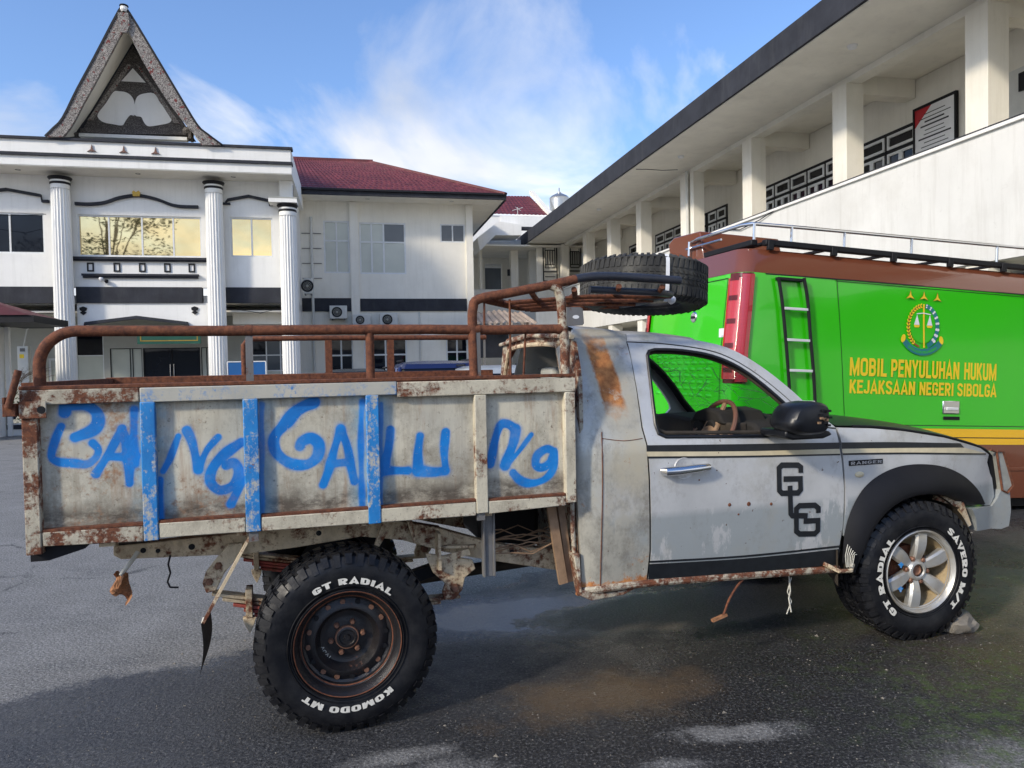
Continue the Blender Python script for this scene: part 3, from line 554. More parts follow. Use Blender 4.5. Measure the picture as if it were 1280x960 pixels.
# graffiti strokes, as centre lines and widths; they become paint density stored on the sheet itself
STR = [(0, [(81, 516), (84, 507), (106, 506), (120, 514), (123, 527), (115, 538), (94, 546)], 12, 1),
       (0, [(77, 533), (70, 549), (64, 569), (72, 577), (91, 579), (109, 580), (120, 572), (123, 562), (116, 554)], 9, .85),
       (0, [(120, 592), (134, 570), (148, 545), (153, 535)], 9, 1), (0, [(153, 536), (160, 562), (162, 604)], 10, 1), (0, [(134, 571), (152, 571), (171, 570)], 8, .9), (0, [(168, 512), (167, 540), (169, 580)], 10, .6),
       (1, [(204, 589), (213, 572), (223, 545)], 7, .8), (1, [(233, 538), (241, 554), (248, 586)], 10, 1), (1, [(250, 582), (259, 562), (273, 546)], 8, .8),
       (1, [(302, 553), (281, 568), (267, 584), (264, 602), (275, 612), (291, 606), (298, 590), (293, 579), (283, 582)], 11, 1), (1, [(289, 630), (296, 616), (303, 600)], 9, .9), (1, [(200, 600), (199, 622), (200, 650)], 9, .7),
       (2, [(391, 505), (372, 513), (354, 532), (343, 547), (346, 565), (360, 577), (382, 581), (396, 572), (399, 556), (389, 547), (377, 552), (374, 558)], 12, 1), (2, [(360, 526), (372, 512), (393, 503)], 12, 1),
       (2, [(404, 605), (411, 585), (422, 548), (426, 537)], 10, 1), (2, [(426, 537), (434, 560), (443, 601)], 10, 1), (2, [(412, 580), (426, 578), (438, 578)], 8, .9), (2, [(453, 502), (451, 545), (453, 640)], 8, .6), (2, [(327, 505), (327, 560), (327, 640)], 7, .5),
       (3, [(488, 537), (485, 560), (481, 588)], 10, 1), (3, [(481, 588), (495, 588), (509, 588)], 11, 1), (3, [(525, 545), (522, 568), (522, 588)], 11, 1), (3, [(522, 589), (540, 590), (556, 588)], 12, 1), (3, [(557, 540), (555, 565), (557, 588)], 10, 1), (3, [(476, 505), (476, 560), (476, 640)], 6, .5),
       (4, [(612, 580), (616, 562), (624, 534), (634, 530), (643, 536)], 11, 1), (4, [(644, 536), (640, 556), (631, 582)], 12, 1), (4, [(632, 582), (645, 568), (664, 543)], 7, .65),
       (4, [(690, 563), (682, 561), (671, 569), (669, 580), (676, 585), (687, 579), (693, 564), (693, 582), (682, 598), (665, 604), (650, 600), (641, 591)], 10, 1)]
panels = []
rnd = random.Random(5)
NG = 150
for i in range(5):
    x0, x1 = BX[i][1], BX[i+1][0]; ph = rnd.uniform(0, 6)
    def pf(u, v, x0=x0, x1=x1, ph=ph):
        x = x0-.01+(x1-x0+.02)*u; z = .985+.52*v; e = sin(pi*u)*sin(pi*v)
        return (x, PY-.006*e+.004*e*sin(9*x+ph)*cos(7*z+ph), z)
    blx = {0: (-.80,), 1: (-.74,), 2: (-.34, .085), 3: (.175,), 4: ()}[i]
    gm_ = MB().grid(pf, NG, NG); dens = np.zeros(len(gm_.v)); P_ = np.array(gm_.v)[:, (0, 2)]
    for (pi_, pts, wpx, al) in STR:
        if pi_ != i: continue
        q = np.array(tp(pts)); hw = wpx/920*3.5*.43; best = np.full(len(P_), 9.0)
        for a_, b_ in zip(q[:-1], q[1:]):
            d = b_-a_; t_ = np.clip(((P_-a_)@d)/max(d@d, 1e-9), 0, 1); best = np.minimum(best, np.hypot(*((P_-a_-t_[:, None]*d).T)))
        hw = hw*(1+.22*np.sin(31*P_[:, 0]+pi_)*np.cos(27*P_[:, 1])); core = 1/(1+np.exp((best-hw)/(hw*.17))); mist = .17*np.exp(-(best/(hw*2.0))**2); dens = 1-(1-dens)*(1-np.clip(core+mist, 0, 1)*al)
    p_ = tk('side_panel', gm_, panel_mat('flaking_cream_sheet_%d' % i, i*1.7+1, (.40, .32, .18, .26, .24)[i], blx), 'cream sheet sprayed in blue with '+('BA', 'NG', 'GA', 'LU', 'Ng')[i], fix=False); panels.append(p_)
    at_ = p_.data.attributes.new('spray', 'FLOAT', 'POINT'); at_.data.foreach_set('value', dens.astype(np.float32))
for k, (a, b_, za, zb, z2) in enumerate([(-1.168, -.806, .936, .924, .992), (-.746, -.411, .934, .929, .995), (-.346, .601, .928, .920, .988), (.662, 1.049, .924, .935, .984)]):
    tk('bottom_rail', MB().prism([(a, za), (b_, zb), (b_, z2-.004), (a, z2)], .0015, .045), 'cream' if k else 'cream_rusty', bevel=.004)
    tk('rail_seam', MB().box(a, b_, .003, .040, z2-.001, z2+.010), 'rust')
tk('hinge', MB().box(.608, .645, .010, .04, .895, .93), 'grey_steel'); tk('hinge', MB().box(-.40, -.36, .010, .04, .885, .927), 'grey_steel')
tk('corner_shoe', MB().prism([(-1.225, .905), (-1.225, .868), (-1.16, .868), (-1.03, .905), (-1.03, .925), (-1.225, .925)], .05, .12), 'black')
# corner plate and latch at the tail
pl = tk('corner_plate', MB().box(-1.228, -1.135, -.012, -.003, 1.445, 1.512), 'cream_rusty', bevel=.002)
part('hole', MB().lathe([(.0, -.0005), (.015, -.0005), (.017, .004), (.0, .004)], (-1.152, -.0125, 1.478), seg=16), 'black', pl)
tk('latch_bracket', MB().box(-1.285, -1.24, -.01, .03, 1.455, 1.505).box(-1.285, -1.275, -.01, .03, 1.505, 1.53), 'rust', bevel=.002)
tk('latch_pin', MB().tube([(-1.262, -.02, 1.49), (-1.222, -.02, 1.635)], .013, 12), 'rust')
# far side, ends, floor
def wavy(x0, x1, y, z0, z1, n=30):
    return MB().grid(lambda u, v: (x0+(x1-x0)*u, y+.004*sin(40*u)*sin(pi*v), z0+(z1-z0)*v), n, 6)
tk('far_side_panel', wavy(-1.22, 1.10, BW-.03, .98, 1.575), 'rust'); tk('far_top_rail', MB().box(-1.23, 1.10, BW-.045, BW+.01, 1.54, 1.59), 'rust', bevel=.004)
tk('far_outer_panel', MB().box(-1.22, 1.10, BW-.02, BW+.0, .94, 1.54), 'cream')
for x in (-1.2, -.78, -.38, .13, .63, 1.07): tk('far_side_post', MB().box(x-.03, x+.03, BW, BW+.045, .94, 1.54), 'cream')
tb = tk('tailgate', MB().box(-1.228, -1.20, .05, BW-.045, .93, 1.555), 'rust', bevel=.003); part('edge_rail', MB().box(-1.236, -1.19, .05, BW-.045, 1.556, 1.585), 'rust', tb)
for y in (.3, .72, 1.15): part('rib', MB().box(-1.245, -1.229, y-.02, y+.02, .95, 1.55), 'cream_rusty', tb)
tk('front_board', MB().box(1.06, 1.085, .05, BW-.045, .93, 1.545), 'rust')
tk('bed_floor', MB().box(-1.2, 1.06, .045, BW-.045, .965, .985), 'rust_dark')
for x in (-.95, -.42, .1, .66): tk('cross_member', MB().box(x-.03, x+.03, .05, BW-.05, .905, .963), 'frame')
# hand rails on both sides
def rail_path(y, z, zb, xa=-1.165, xb=1.06, r=.14):
    p = [(xa, y, zb)]
    for k in range(9): t = pi-k*pi/16; p.append((xa+r+r*cos(t), y, z-r+r*sin(t)))
    return p+[(xa+(xb-xa)*f, y+.004*sin(9*f), z+.003*sin(13*f)) for f in (.3, .5, .7, .85, 1)]
tk('hand_rail', MB().tube(rail_path(.03, 1.789, 1.57), .0225, 14), 'rust')
tk('hand_rail', MB().tube([(-.475, BW-.02, 1.585), (-.475, BW-.02, 1.77), (-.45, BW-.02, 1.81), (0, BW-.02, 1.812), (1.06, BW-.02, 1.808)], .0165, 12), 'rust')
for x in (-.377, .133, .626, 1.04): tk('weld_collar', MB().tube([(x-.018, .03, 1.789), (x, .031, 1.788), (x+.018, .03, 1.789)], [.0228, .0255, .0228], 12), 'rust_dark')
tk('rail_post', MB().box(-.392, -.362, .022, .03, 1.555, 1.765), 'grey_steel'); tk('rail_post', MB().tube([(.133, .03, 1.56), (.133, .03, 1.775)], .019, 12), 'rust')
tk('rail_post', MB().box(.612, .640, .012, .02, 1.53, 1.775), 'grey_steel')
for x in (.03, .42): tk('rail_post', MB().box(x-.021, x+.021, BW-.03, BW-.01, 1.58, 1.80), 'rust')
# head-board arch and the rack over the cab
RZ = 2.02
def arch(y, dz=0):
    q = [(.612, 1.56), (.608, 1.80), (.612, 1.885), (.640, 1.930), (.80, 1.962+dz), (1.03, 2.008+dz), (1.16, 2.036+dz), (1.29, 2.047+dz), (1.50, 2.042+dz), (1.70, 2.032+dz)]
    return [(x, y, z) for x, z in spline(q, 4)]
na = arch(.03)
tk('rack_tube', MB().tube([p for p in na if p[0] < 1.13 or p[2] < 1.9], .0225, 14), 'rust'); tk('rack_tube', MB().tube([p for p in na if p[0] > 1.10], .0215, 14), 'dark_steel', 'dark bare front end of the rack tube')
tk('front_post', MB().tube([(1.065, .03, 1.55), (1.068, .03, 1.70), (1.058, .03, 1.82), (1.052, .03, 1.93), (1.035, .03, 1.985), (1.0, .03, 2.0)], .024, 14), 'cream_rusty')
gp = MB().prism([(1.068, 1.80), (1.150, 1.805), (1.158, 1.815), (1.152, 1.885), (1.140, 1.892), (1.068, 1.892)], .0, .008)
gp = tk('gusset_plate', gp, 'grey_steel', bevel=.001); part('slot', MB().prism([(1.115+.017*cos(t), 1.845+.009*sin(t)) for t in [k*pi/8 for k in range(16)]], -.0015, .0), 'white_v', gp)
fz_ = lambda x, y: 1.925+.10*max(0, min(1, (x-.66)/.62))-.045*min(1, max(0, (x-.7)/.5))-.01*sin(pi*min(1, y/1.2))
for i, x in enumerate((.70, .90, 1.12, 1.36, 1.60)):     # cross bars, raked forward towards the far side
    tk('rack_bar', MB().tube([(x, .03, fz_(x, 0)+.02)]+[(min(1.74, x+.62*y/1.2*(1.74-x)/1.04), y, fz_(min(1.74, x+.6*y/1.2), y)) for y in (.08, .4, .8, 1.2)], .014, 10), 'rust')
for y in (.16, .36, .58, .80, 1.0):
    xs0 = .70+.60*y/1.2+.02; tk('rack_bar', MB().tube([(x, y, fz_(x, y)-.012) for x in (xs0, (xs0+1.7)/2, 1.72)], .0115, 8), 'rust')
tk('rack_tube', MB().tube([(x, 1.2, fz_(x, 1.2)+.01) for x in (1.28, 1.5, 1.72)], .018, 10), 'rust')
tk('rack_rear_tube', MB().tube([(.655, .03, 1.93), (.80, .25, 1.93), (1.05, .72, fz_(1.05, .7)), (1.29, 1.2, fz_(1.3, 1.2))], .017, 10), 'rust')
tk('rack_nose_tube', MB().tube([(1.22, .07, 1.985), (1.60, .08, 1.975), (1.72, .16, 1.975), (1.76, .6, 1.97), (1.74, 1.2, 1.98)], .018, 12), 'dark_steel')
for x in (.665, .79): tk('grille_rod', MB().tube([(x, .03, 1.565 if x > .7 else 1.78), (x+.002, .03, 1.93)], .0055, 6), 'rust')
tk('grille_rod', MB().tube([(.86, .05, 1.56), (.875, .05, 1.78)], .0055, 6), 'rust')
# --- chassis
def tq(*pts, off=.3): return [T.side(x, y, off) for x, y in pts]
for yy in (.30, 1.14):
    fr_ = tk('frame_rail', MB().prism([(-.98, .85), (-.98, .81), (-.95, .79), (-.42, .765), (-.2, .775), (.1, .80), (.30, .765), (.50, .69), (.62, .655), (.75, .62), (1.0, .56), (1.25, .50), (3.7, .50), (3.7, .60), (1.3, .60), (1.05, .655), (.85, .685), (.70, .73), (.45, .82), (.25, .87), (-.1, .875)], yy, yy+.07), 'frame', bevel=.004)
    if yy < .5:
        for (hx, hz, hr) in ((-.66, .82, .014), (-.80, .815, .010), (.48, .76, .008), (.86, .655, .013), (1.1, .60, .011), (-.86, .822, .012), (-.1, .835, .013)):
            part('frame_hole', MB().lathe([(0, -.002), (hr, -.002), (hr, .003)], (hx, yy, hz), seg=14), 'black', fr_)
    tk('spring_hanger', MB().prism([(.40, .70), (.64, .645), (.655, .60), (.60, .56), (.585, .50), (.54, .455), (.49, .46), (.485, .50), (.50, .54), (.44, .60)], yy-.045, yy-.02), 'frame', bevel=.004)
    bt = tk('bolt', MB().lathe([(0, -.02), (.016, -.02), (.022, -.012), (.024, 0)], (.545, yy-.045, .515), seg=6), 'nut')
    tk('shackle', MB().prism([(-.50, .83), (-.44, .83), (-.44, .79), (-.52, .70), (-.56, .62), (-.60, .615), (-.615, .66), (-.60, .71), (-.56, .76)], yy-.05, yy-.03), 'frame', bevel=.004)
    for (bx, bz) in ((-.545, .735), (-.585, .665)): tk('bolt', MB().lathe([(0, -.012), (.012, -.012), (.017, -.004), (.018, 0)], (bx, yy-.05, bz), seg=6), 'nut')
    for k in range(5):
        a0, a1 = -.58+.045*k, .58-.10*k
        pts = [(x_, .605-.019*k-.07*(x_+.58)/.58*(1 if x_ < 0 else 1)-.045*sin(pi*(x_+.58)/1.16)) for x_ in [a0+(a1-a0)*u/12 for u in range(13)]]
        tk('leaf_spring', MB().prism(pts+[(x, z-.014) for x, z in reversed(pts)], yy-.020+.003*(k%2), yy+.05), 'frame' if k < 2 else 'red_leaf', bevel=.002)
    tk('spring_clamp', MB().box(-.435, -.405, yy-.032, yy+.06, .475, .605).prism([(-.45, .475), (-.39, .475), (-.40, .44), (-.42, .40), (-.44, .44)], yy-.03, yy+.01), 'frame', bevel=.003)
    tk('spring_clamp', MB().box(.33, .355, yy-.022, yy+.06, .41, .49), 'red_leaf', bevel=.003)
tk('rear_axle', MB().tube([(0, .28, .40), (0, .60, .40), (0, .66, .40), (0, .84, .40), (0, .90, .40), (0, 1.22, .40)], [.045, .045, .12, .12, .045, .045], 16), 'mud_dark')
tk('drive_shaft', MB().tube([(.1, .75, .42), (1.9, .75, .52)], .035, 12), 'mud_dark')
tk('torque_bar', MB().bar((.10, .42, .48), (.52, .38, .60), .05, .06), 'black')
for x in (-.90, .20): tk('rail_spacer', MB().box(x-.06, x+.06, .31, .36, .85, .906), 'mud_dark')
tk('outrigger', MB().prism([(.22, .93), (.255, .93), (.25, .86), (.17, .74), (.155, .75)], .26, .29).prism([(.30, .93), (.33, .93), (.36, .76), (.345, .76)], .26, .29), 'frame')
tk('drop_strut', MB().box(.655, .715, .10, .112, .60, .925).box(.655, .665, .09, .13, .60, .925).box(.705, .715, .09, .13, .60, .925), 'grey_steel', bevel=.002)
tk('loose_board', MB().bar((T.side(688, 640, .12)[0], .12, .93), (T.side(704, 728, .12)[0], .12, .52), .045, .02, (0, 1, 0)), 'wood'); tk('loose_board', MB().bar((T.side(700, 640, .14)[0], .14, .93), (T.side(713, 726, .14)[0], .14, .52), .035, .02, (0, 1, 0)), 'wood')
tk('brace_bracket', MB().bar((.50, .28, .72), (.64, .20, .73), .03, .012).bar((.50, .28, .66), (.62, .22, .70), .012, .03).box(.46, .475, .22, .30, .62, .80), 'frame')
tk('fuel_tank', MB().prism([(.75, .66), (1.10, .60), (1.10, .84), (.75, .84)], .55, .95), 'black', bevel=.03)
rw_ = random.Random(9)
for k in range(9):
    z = .70+.006*k; tk('loose_wire', MB().tube([(x_, .14+.03*k, z+rw_.uniform(-.03, .03)) for x_ in (.72, .82, .92, 1.02, 1.10)], .0035, 5), 'wood')
mf = tk('mudflap_arm', MB().bar((-.395, .04, .905), (-.595, .06, .545), .012, .035, (0, 1, 0)), 'frame')
tk('mudflap', MB().grid(lambda u, v: (-.60-.012*v+.012*sin(3*v)+.018*u, .02+.20*u, .55-.215*v*(1-.18*u)), 6, 10), 'mud_dark', 'stiff hanging mud flap')
tk('mudflap_tie', MB().tube([(-.59, .05, .57), (-.598, .05, .545)], .006, 6), 'clear_bag')
tk('hanging_wire', MB().tube([(-.75, .30, .79), (-.76, .30, .75), (-.752, .30, .71), (-.765, .30, .67), (-.755, .30, .645), (-.72, .30, .64)], .0045, 6), 'black')
rag = random.Random(2)
tk('hanging_rag', MB().grid(lambda u, v: (-.975+.06*u+.02*sin(7*v+3*u)*v, .26+.03*sin(6*u+5*v), .735-.09*v-.05*u*v+.012*sin(9*u)), 8, 8), 'rag', smooth=0)
tk('rag_cord', MB().tube([(-.88, .29, .82), (-.90, .27, .79), (-.93, .26, .75), (-.945, .26, .73)], .010, 7), 'clear_bag')

# --- wheels
def arc_text(txt, size, R, mid, span, yl, t=.24, serif=0):
    """letters bent round a circle, one mesh each"""
    ls, W_ = block_text(txt, t, .10, serif)
    for mb in ls: mb.v = [((R+(p[1]-.5)*size)*cos(radians(mid)+(.5-p[0]/W_)*radians(span)), yl(R)-p[2], (R+(p[1]-.5)*size)*sin(radians(mid)+(.5-p[0]/W_)*radians(span))) for p in mb.v]
    return ls
def tyre_mb(R, w, rr, lugs=46, deep=.012):
    s = R-rr; prof = [(rr, .012), (rr+.01, .002), (rr+.03, -.006), (rr+s*.45, -.016), (rr+s*.70, -.012), (R-.035, -.002), (R-deep-.004, .014), (R-deep, .035), (R-deep, w-.035), (R-deep-.004, w-.014), (R-.035, w+.002), (rr+s*.5, w+.014), (rr+.01, w-.002), (rr, w-.012)]
    mb = MB().lathe(prof, (0, 0, 0), 'y', 96, True)
    for i in range(lugs):
        t0 = 2*pi*i/lugs; dt = 2*pi/lugs
        def blk(ta, tb, ya, yb, r0, r1, sk=0.0):
            vs = []
            for (t, y) in ((ta, ya), (tb, ya), (tb+sk, yb), (ta+sk, yb)):
                for r in (r0, r1): vs.append((r*cos(t), y, r*sin(t)))
            mb.add(vs, [(1, 3, 5, 7), (0, 1, 7, 6), (2, 4, 5, 3), (0, 2, 3, 1), (6, 7, 5, 4), (0, 6, 4, 2)])
        long_ = i % 2 == 0
        blk(t0, t0+dt*.62, .010 if long_ else .018, .062, R-.02, R, .02); blk(t0+dt*.3, t0+dt*.92, w-.062, w-.010, R-.02, R, .02)
        # shoulder bar running down the side wall
        q0, q1 = t0+dt*.04, t0+dt*.60; r1 = R-.001; r2 = R-(.052 if long_ else .040)
        for (sy, yo, yt) in ((1, .012, -.004), (-1, w-.012, w+.004)):
            vs = [(r1*cos(q0), yo-sy*.000, r1*sin(q0)), (r1*cos(q1), yo, r1*sin(q1)), (r2*cos(q1), yt-sy*.012, r2*sin(q1)), (r2*cos(q0), yt-sy*.012, r2*sin(q0)),
                  ((r1-.012)*cos(q0), yo+sy*.016, (r1-.012)*sin(q0)), ((r1-.012)*cos(q1), yo+sy*.016, (r1-.012)*sin(q1)), (r2*cos(q1), yt+sy*.012, r2*sin(q1)), (r2*cos(q0), yt+sy*.012, r2*sin(q0))]
            mb.add(vs, [(0, 1, 2, 3), (0, 4, 5, 1), (3, 2, 6, 7), (0, 3, 7, 4), (1, 5, 6, 2)])
        for k in range(3):
            y0 = .072+(w-.144)*k/3; blk(t0+dt*(.15 if k % 2 else .5), t0+dt*(.75 if k % 2 else 1.12), y0+.004, y0+(w-.144)/3-.006, R-.02, R, .035*(1 if k % 2 else -1))
    return mb
def yl_of(R, rr, w): return lambda r: -.0182
RW, WT = .402, .25
def wheel(center, steer, kind):
    """one corner: tyre and rim are parts of the truck; letters, nuts and hub are theirs"""
    mtx = Matrix.Translation(Vector(center)) @ Matrix.Rotation(steer, 4, 'Z')
    def put(name, mb, m, parent=truck, label=None, sm=35, bevel=0): return part(name, mb.xf(mtx), m, parent, label, sm, bevel)
    rr = .232
    ty = put('tyre', tyre_mb(RW, WT, rr), 'rubber', label={'steel': 'knobbly tyre with GT RADIAL and KOMODO MT in raised white letters', 'alloy': 'knobbly tyre with GT RADIAL and SAVERO M/T in raised white letters', None: None}[kind], sm=30)
    for r in (rr+.012, rr+.028): put('rim_rib', MB().lathe([(r-.003, -.006), (r, -.0125), (r+.003, -.006)], (0, 0, 0), 'y', 72), 'rubber', ty)
    if kind == 'steel':
        for t, mid, sp in (('GT RADIAL', 84, 74), ('KOMODO MT', -92, 84)): [put('raised_letter', q, 'letter_white', ty, None, 0) for q in arc_text(t, .0275, .286, mid, sp, yl_of(RW, rr, WT), .24)]
        rim = put('wheel_rim', MB().lathe([(.236, .008), (.240, -.004), (.233, -.008), (.225, .004), (.214, .018), (.208, .040), (.200, .046), (.196, .062), (.185, .068), (.168, .060), (.150, .050), (.142, .050), (.130, .072), (.118, .098), (.100, .104), (.085, .102), (.060, .096), (.0, .096)], (0, 0, 0), 'y', 96), 'rim_black')
        put('rust_ring', MB().lathe([(.2315, -.0068), (.2345, -.0095), (.2375, -.0045)], (0, 0, 0), 'y', 72), 'rust', rim)
        put('rust_ring', MB().lathe([(.199, .044), (.2035, .041), (.206, .043)], (0, 0, 0), 'y', 72), 'rust', rim)
        for k in range(16):
            t = 2*pi*k/16+.1; put('vent_hole', MB().lathe([(0, -.003), (.0115, -.003), (.013, .004)], (.172*cos(t), .0605, .172*sin(t)), 'y', 12), 'nut' if k % 3 else 'black', rim)
        for k in range(6):
            t = 2*pi*k/6+.15; put('lug_nut', MB().lathe([(0, -.020), (.008, -.020), (.0125, -.014), (.0135, .004)], (.072*cos(t), .097, .072*sin(t)), 'y', 6), 'nut', rim)
        put('hub', MB().lathe([(0, -.022), (.012, -.022), (.016, -.012), (.032, -.012), (.036, -.018), (.042, -.018), (.048, -.014), (.052, .002)], (0, .096, 0), 'y', 32), 'rim_black', rim)
        put('rust_ring', MB().lathe([(.047, -.0160), (.0515, -.0150), (.054, -.002)], (0, .096, 0), 'y', 40), 'nut', rim)
        [put('paint_mark', m, 'clear_bag', rim, None, 0) for m in arc_text('IVJV', .020, .118, 212, 34, lambda r: .0935, .10)]
    elif kind == 'alloy':
        for t, mid, sp in (('GT RADIAL', 182, 96), ('SAVERO M/T', 2, 102)): [put('raised_letter', q, 'letter_white', ty, None, 0) for q in arc_text(t, .036, .290, mid, sp, yl_of(RW, rr, WT), .24, .07)]
        rim = put('wheel_rim', MB().lathe([(.236, .008), (.240, -.006), (.233, -.012), (.226, -.004), (.220, .014), (.206, .020)], (0, 0, 0), 'y', 96), 'alloy')
        put('rim_barrel', MB().lathe([(.212, .012), (.206, .08), (.190, .15), (.09, .16), (.0, .16)], (0, 0, 0), 'y', 72), 'alloy_mud', rim)
        put('brake_drum', MB().lathe([(.13, .155), (.13, .10), (.11, .095), (.0, .095)], (0, 0, 0), 'y', 40), 'rust_dark', rim)
        for k in range(6):
            t = 2*pi*k/6+radians(22); ct, st = cos(t), sin(t)
            # wide flat spoke, broad at the rim and twisted slightly
            vs = []; N = 8
            for i in range(N+1):
                u = i/N; r = .045+.171*u; hw = .020+.020*u**.8+.006*sin(pi*u); yy = .034-.012*u-.018*sin(pi*u*.9)
                for (s_, dy) in ((-1, .012), (-.72, 0), (.72, 0), (1, .012), (.8, .050), (-.8, .050)):
                    vs.append((r*ct-s_*hw*st, yy+dy, r*st+s_*hw*ct))
            fs = [(i*6+j, i*6+(j+1) % 6, (i+1)*6+(j+1) % 6, (i+1)*6+j) for i in range(N) for j in range(6)]+[(5, 4, 3, 2, 1, 0), tuple(N*6+j for j in range(6))]
            sp_ = put('spoke', MB().add(vs, fs), 'alloy', rim)
            t2 = t+pi/6; put('lug_nut', MB().lathe([(0, -.014), (.009, -.014), (.014, -.008), (.0155, .010)], (.070*cos(t2), .034, .070*sin(t2)), 'y', 6), 'nut', rim)
        put('hub', MB().lathe([(.034, -.010), (.040, -.016), (.052, -.014), (.062, .0), (.066, .03)], (0, .030, 0), 'y', 40), 'alloy', rim)
        put('hub_bearing', MB().lathe([(0, .004), (.022, .004), (.026, -.004), (.034, .0), (.036, .03)], (0, .030, 0), 'y', 24), 'nut', rim)
        for k, (a, r) in enumerate(((160, .135), (215, .16))):
            t = radians(a); put('paint_splash', MB().add([(r*cos(t)+.016*cos(q)*(1+.4*sin(3*q)), .0065, r*sin(t)+.014*sin(q)*(1+.4*cos(4*q))) for q in [j*2*pi/14 for j in range(14)]], [tuple(range(14))]), 'blue', rim)
    else:
        put('wheel_rim', MB().lathe([(.236, WT-.008), (.225, WT+.0), (.21, WT-.04), (.19, WT-.12), (.0, WT-.13)], (0, 0, 0), 'y', 40), 'rim_black')
wheel((.005, .0, RW-.006), 0, 'steel'); wheel((3.205, .0, RW-.006), radians(-3), 'alloy')
wheel((.005, BW-WT, RW-.006), 0, None); wheel((3.205, BW+.05-WT, RW-.006), 0, None)
# --- cab
CW = 1.60
def CL(x, z):
    y = .035+.018*((z-.88)/.4)**2+.004*sin(3.2*x)
    if z > 1.2: y += (z-1.2)*.30
    if z > 1.70: y += min(((z-1.70)/.09)**2*.05, .12)
    if x < 1.27: y += min(1.27-x, .2)**2*2.6
    if x > 3.3: y += min(x-3.3, .62)**2*.34
    return y
FL = lambda x, z: CW-CL(x, z)-.02
def PL(x, y, d=0):
    o = .08
    for _ in range(40): q = T.side(x, y, o); o = max(-.3, min(.35, .5*o+.5*(CL(*q)+d)))
    return q
def PP(pts, n=0): return [PL(*p) for p in (spline(pts, n) if n else pts)]
roofc = spline([(783, 417), (830, 419.5), (880, 427), (915, 437), (950, 457), (985, 484), (1015, 511), (1043, 533)], 4)
roofin = spline([(784, 428), (830, 430.5), (878, 437), (908, 446), (940, 464), (974, 490), (1004, 517), (1022, 534)], 4)
q1 = [(720, 411), (735, 410.5), (760, 413), (782, 417)]
gapL = [(784, 428), (790, 450), (797, 490), (803, 535), (809, 556), (812, 600), (813, 690), (809, 727)]
quarter = PP(q1)+PP([(783, 428)]+[(x-1.2, y) for x, y in gapL[1:]])+[PL(800, 733), PL(745, 741), PL(722, 745)]+[(1.155, .56), (1.14, .9), (1.13, 1.3), (1.135, 1.7)]
tk('quarter_panel', skin(quarter, CL, .03), 'silver_q', 'patched cab corner with a bare orange rust patch')
tk('weld_seam', MB().tube([(x, CL(x, z)-.002, z) for x, z in PP([(752, 540), (753, 600), (752, 660), (750, 735)], 4)], .0025, 6), 'rust')
tk('weld_seam', MB().tube([(x, CL(x, z)-.001, z) for x, z in PP([(752, 548), (780, 551), (803, 548)], 4)], .002, 6), 'rust')
winh = PP([(809, 444), (811, 439), (818, 437)])+PP([(818, 437), (850, 438), (890, 445), (926, 461), (962, 488), (992, 516), (1000, 528)], 4)[1:]+PP([(997, 536), (985, 541), (960, 545), (832, 546), (823, 542), (819, 530), (816, 505), (811, 462)])
dooro = PP([(785.4, 430), (797, 489), (804, 535), (810, 556), (813.2, 600), (814.2, 690), (810.5, 724.5)])+PP([(900, 717), (1046.5, 706), (1048.5, 686), (1054, 655), (1055, 610), (1052, 575), (1047.5, 548), (1044.5, 536.5)])+PP(list(reversed(roofin))[0:])
door = tk('door', skin(dooro, CL, .03, (winh,)), 'silver')
tk('roof_side', skin(PP(roofc)+PP([(1044, 534.5)])+PP([(x, y-1.4) for x, y in reversed(roofin)]), CL, .04), 'silver_r')
seal_out = winh
cxw = sum(p[0] for p in winh)/len(winh); czw = sum(p[1] for p in winh)/len(winh)
part('shut_gap_seal', MB().tube([(x, CL(x, z)+.012, z) for x, z in resample(dooro, .05)+[dooro[0]]], .006, 6), 'black', door)
part('window_seal', MB().tube([(x, CL(x, z)-.002, z) for x, z in resample(winh, .03)]+[(winh[0][0], CL(*winh[0])-.002, winh[0][1])], .0095, 8), 'blackplastic', door)
part('inner_seal', MB().tube([(cxw+(x-cxw)*.965, CL(x, z)+.03, czw+(z-czw)*.93) for x, z in resample(winh, .03)+[winh[0]]], .010, 8), 'mud_dark', door)
# sheets of vinyl striping, door and fender
def strip(name, pts_top, pts_bot, m, parent, d=.0025, n=20):
    a, b_ = PP(pts_top, 6), PP(pts_bot, 6)
    def f(u, v):
        i = u*(len(a)-1); k = min(int(i), len(a)-2); t = i-k; i2 = u*(len(b_)-1); k2 = min(int(i2), len(b_)-2); t2 = i2-k2
        p = (a[k][0]*(1-t)+a[k+1][0]*t, a[k][1]*(1-t)+a[k+1][1]*t); q = (b_[k2][0]*(1-t2)+b_[k2+1][0]*t2, b_[k2][1]*(1-t2)+b_[k2+1][1]*t2)
        x, z = p[0]*(1-v)+q[0]*v, p[1]*(1-v)+q[1]*v; return (x, CL(x, z)-d, z)
    return part(name, MB().grid(f, n, 2), m, parent)
strip('black_stripe', [(808, 556.5), (930, 555), (1049, 553)], [(808, 564.5), (930, 564), (1049, 561)], 'letter_black', door)
strip('cream_stripe', [(808, 564.5), (930, 564), (1049, 561)], [(809, 570.5), (930, 569.5), (1050, 567)], 'stripe_cream', door)
strip('black_stripe', [(809, 570.5), (930, 569.5), (1050, 567)], [(809, 573), (930, 571.8), (1050, 569)], 'letter_black', door)
strip('lower_stripe', [(812, 701), (930, 694), (1050, 681.5)], [(812, 703.5), (930, 696.5), (1050, 684)], 'letter_black', door)
strip('lower_stripe', [(811, 705), (930, 698), (1050, 686)], [(810, 724), (930, 716), (1046, 705.5)], 'letter_black', door)
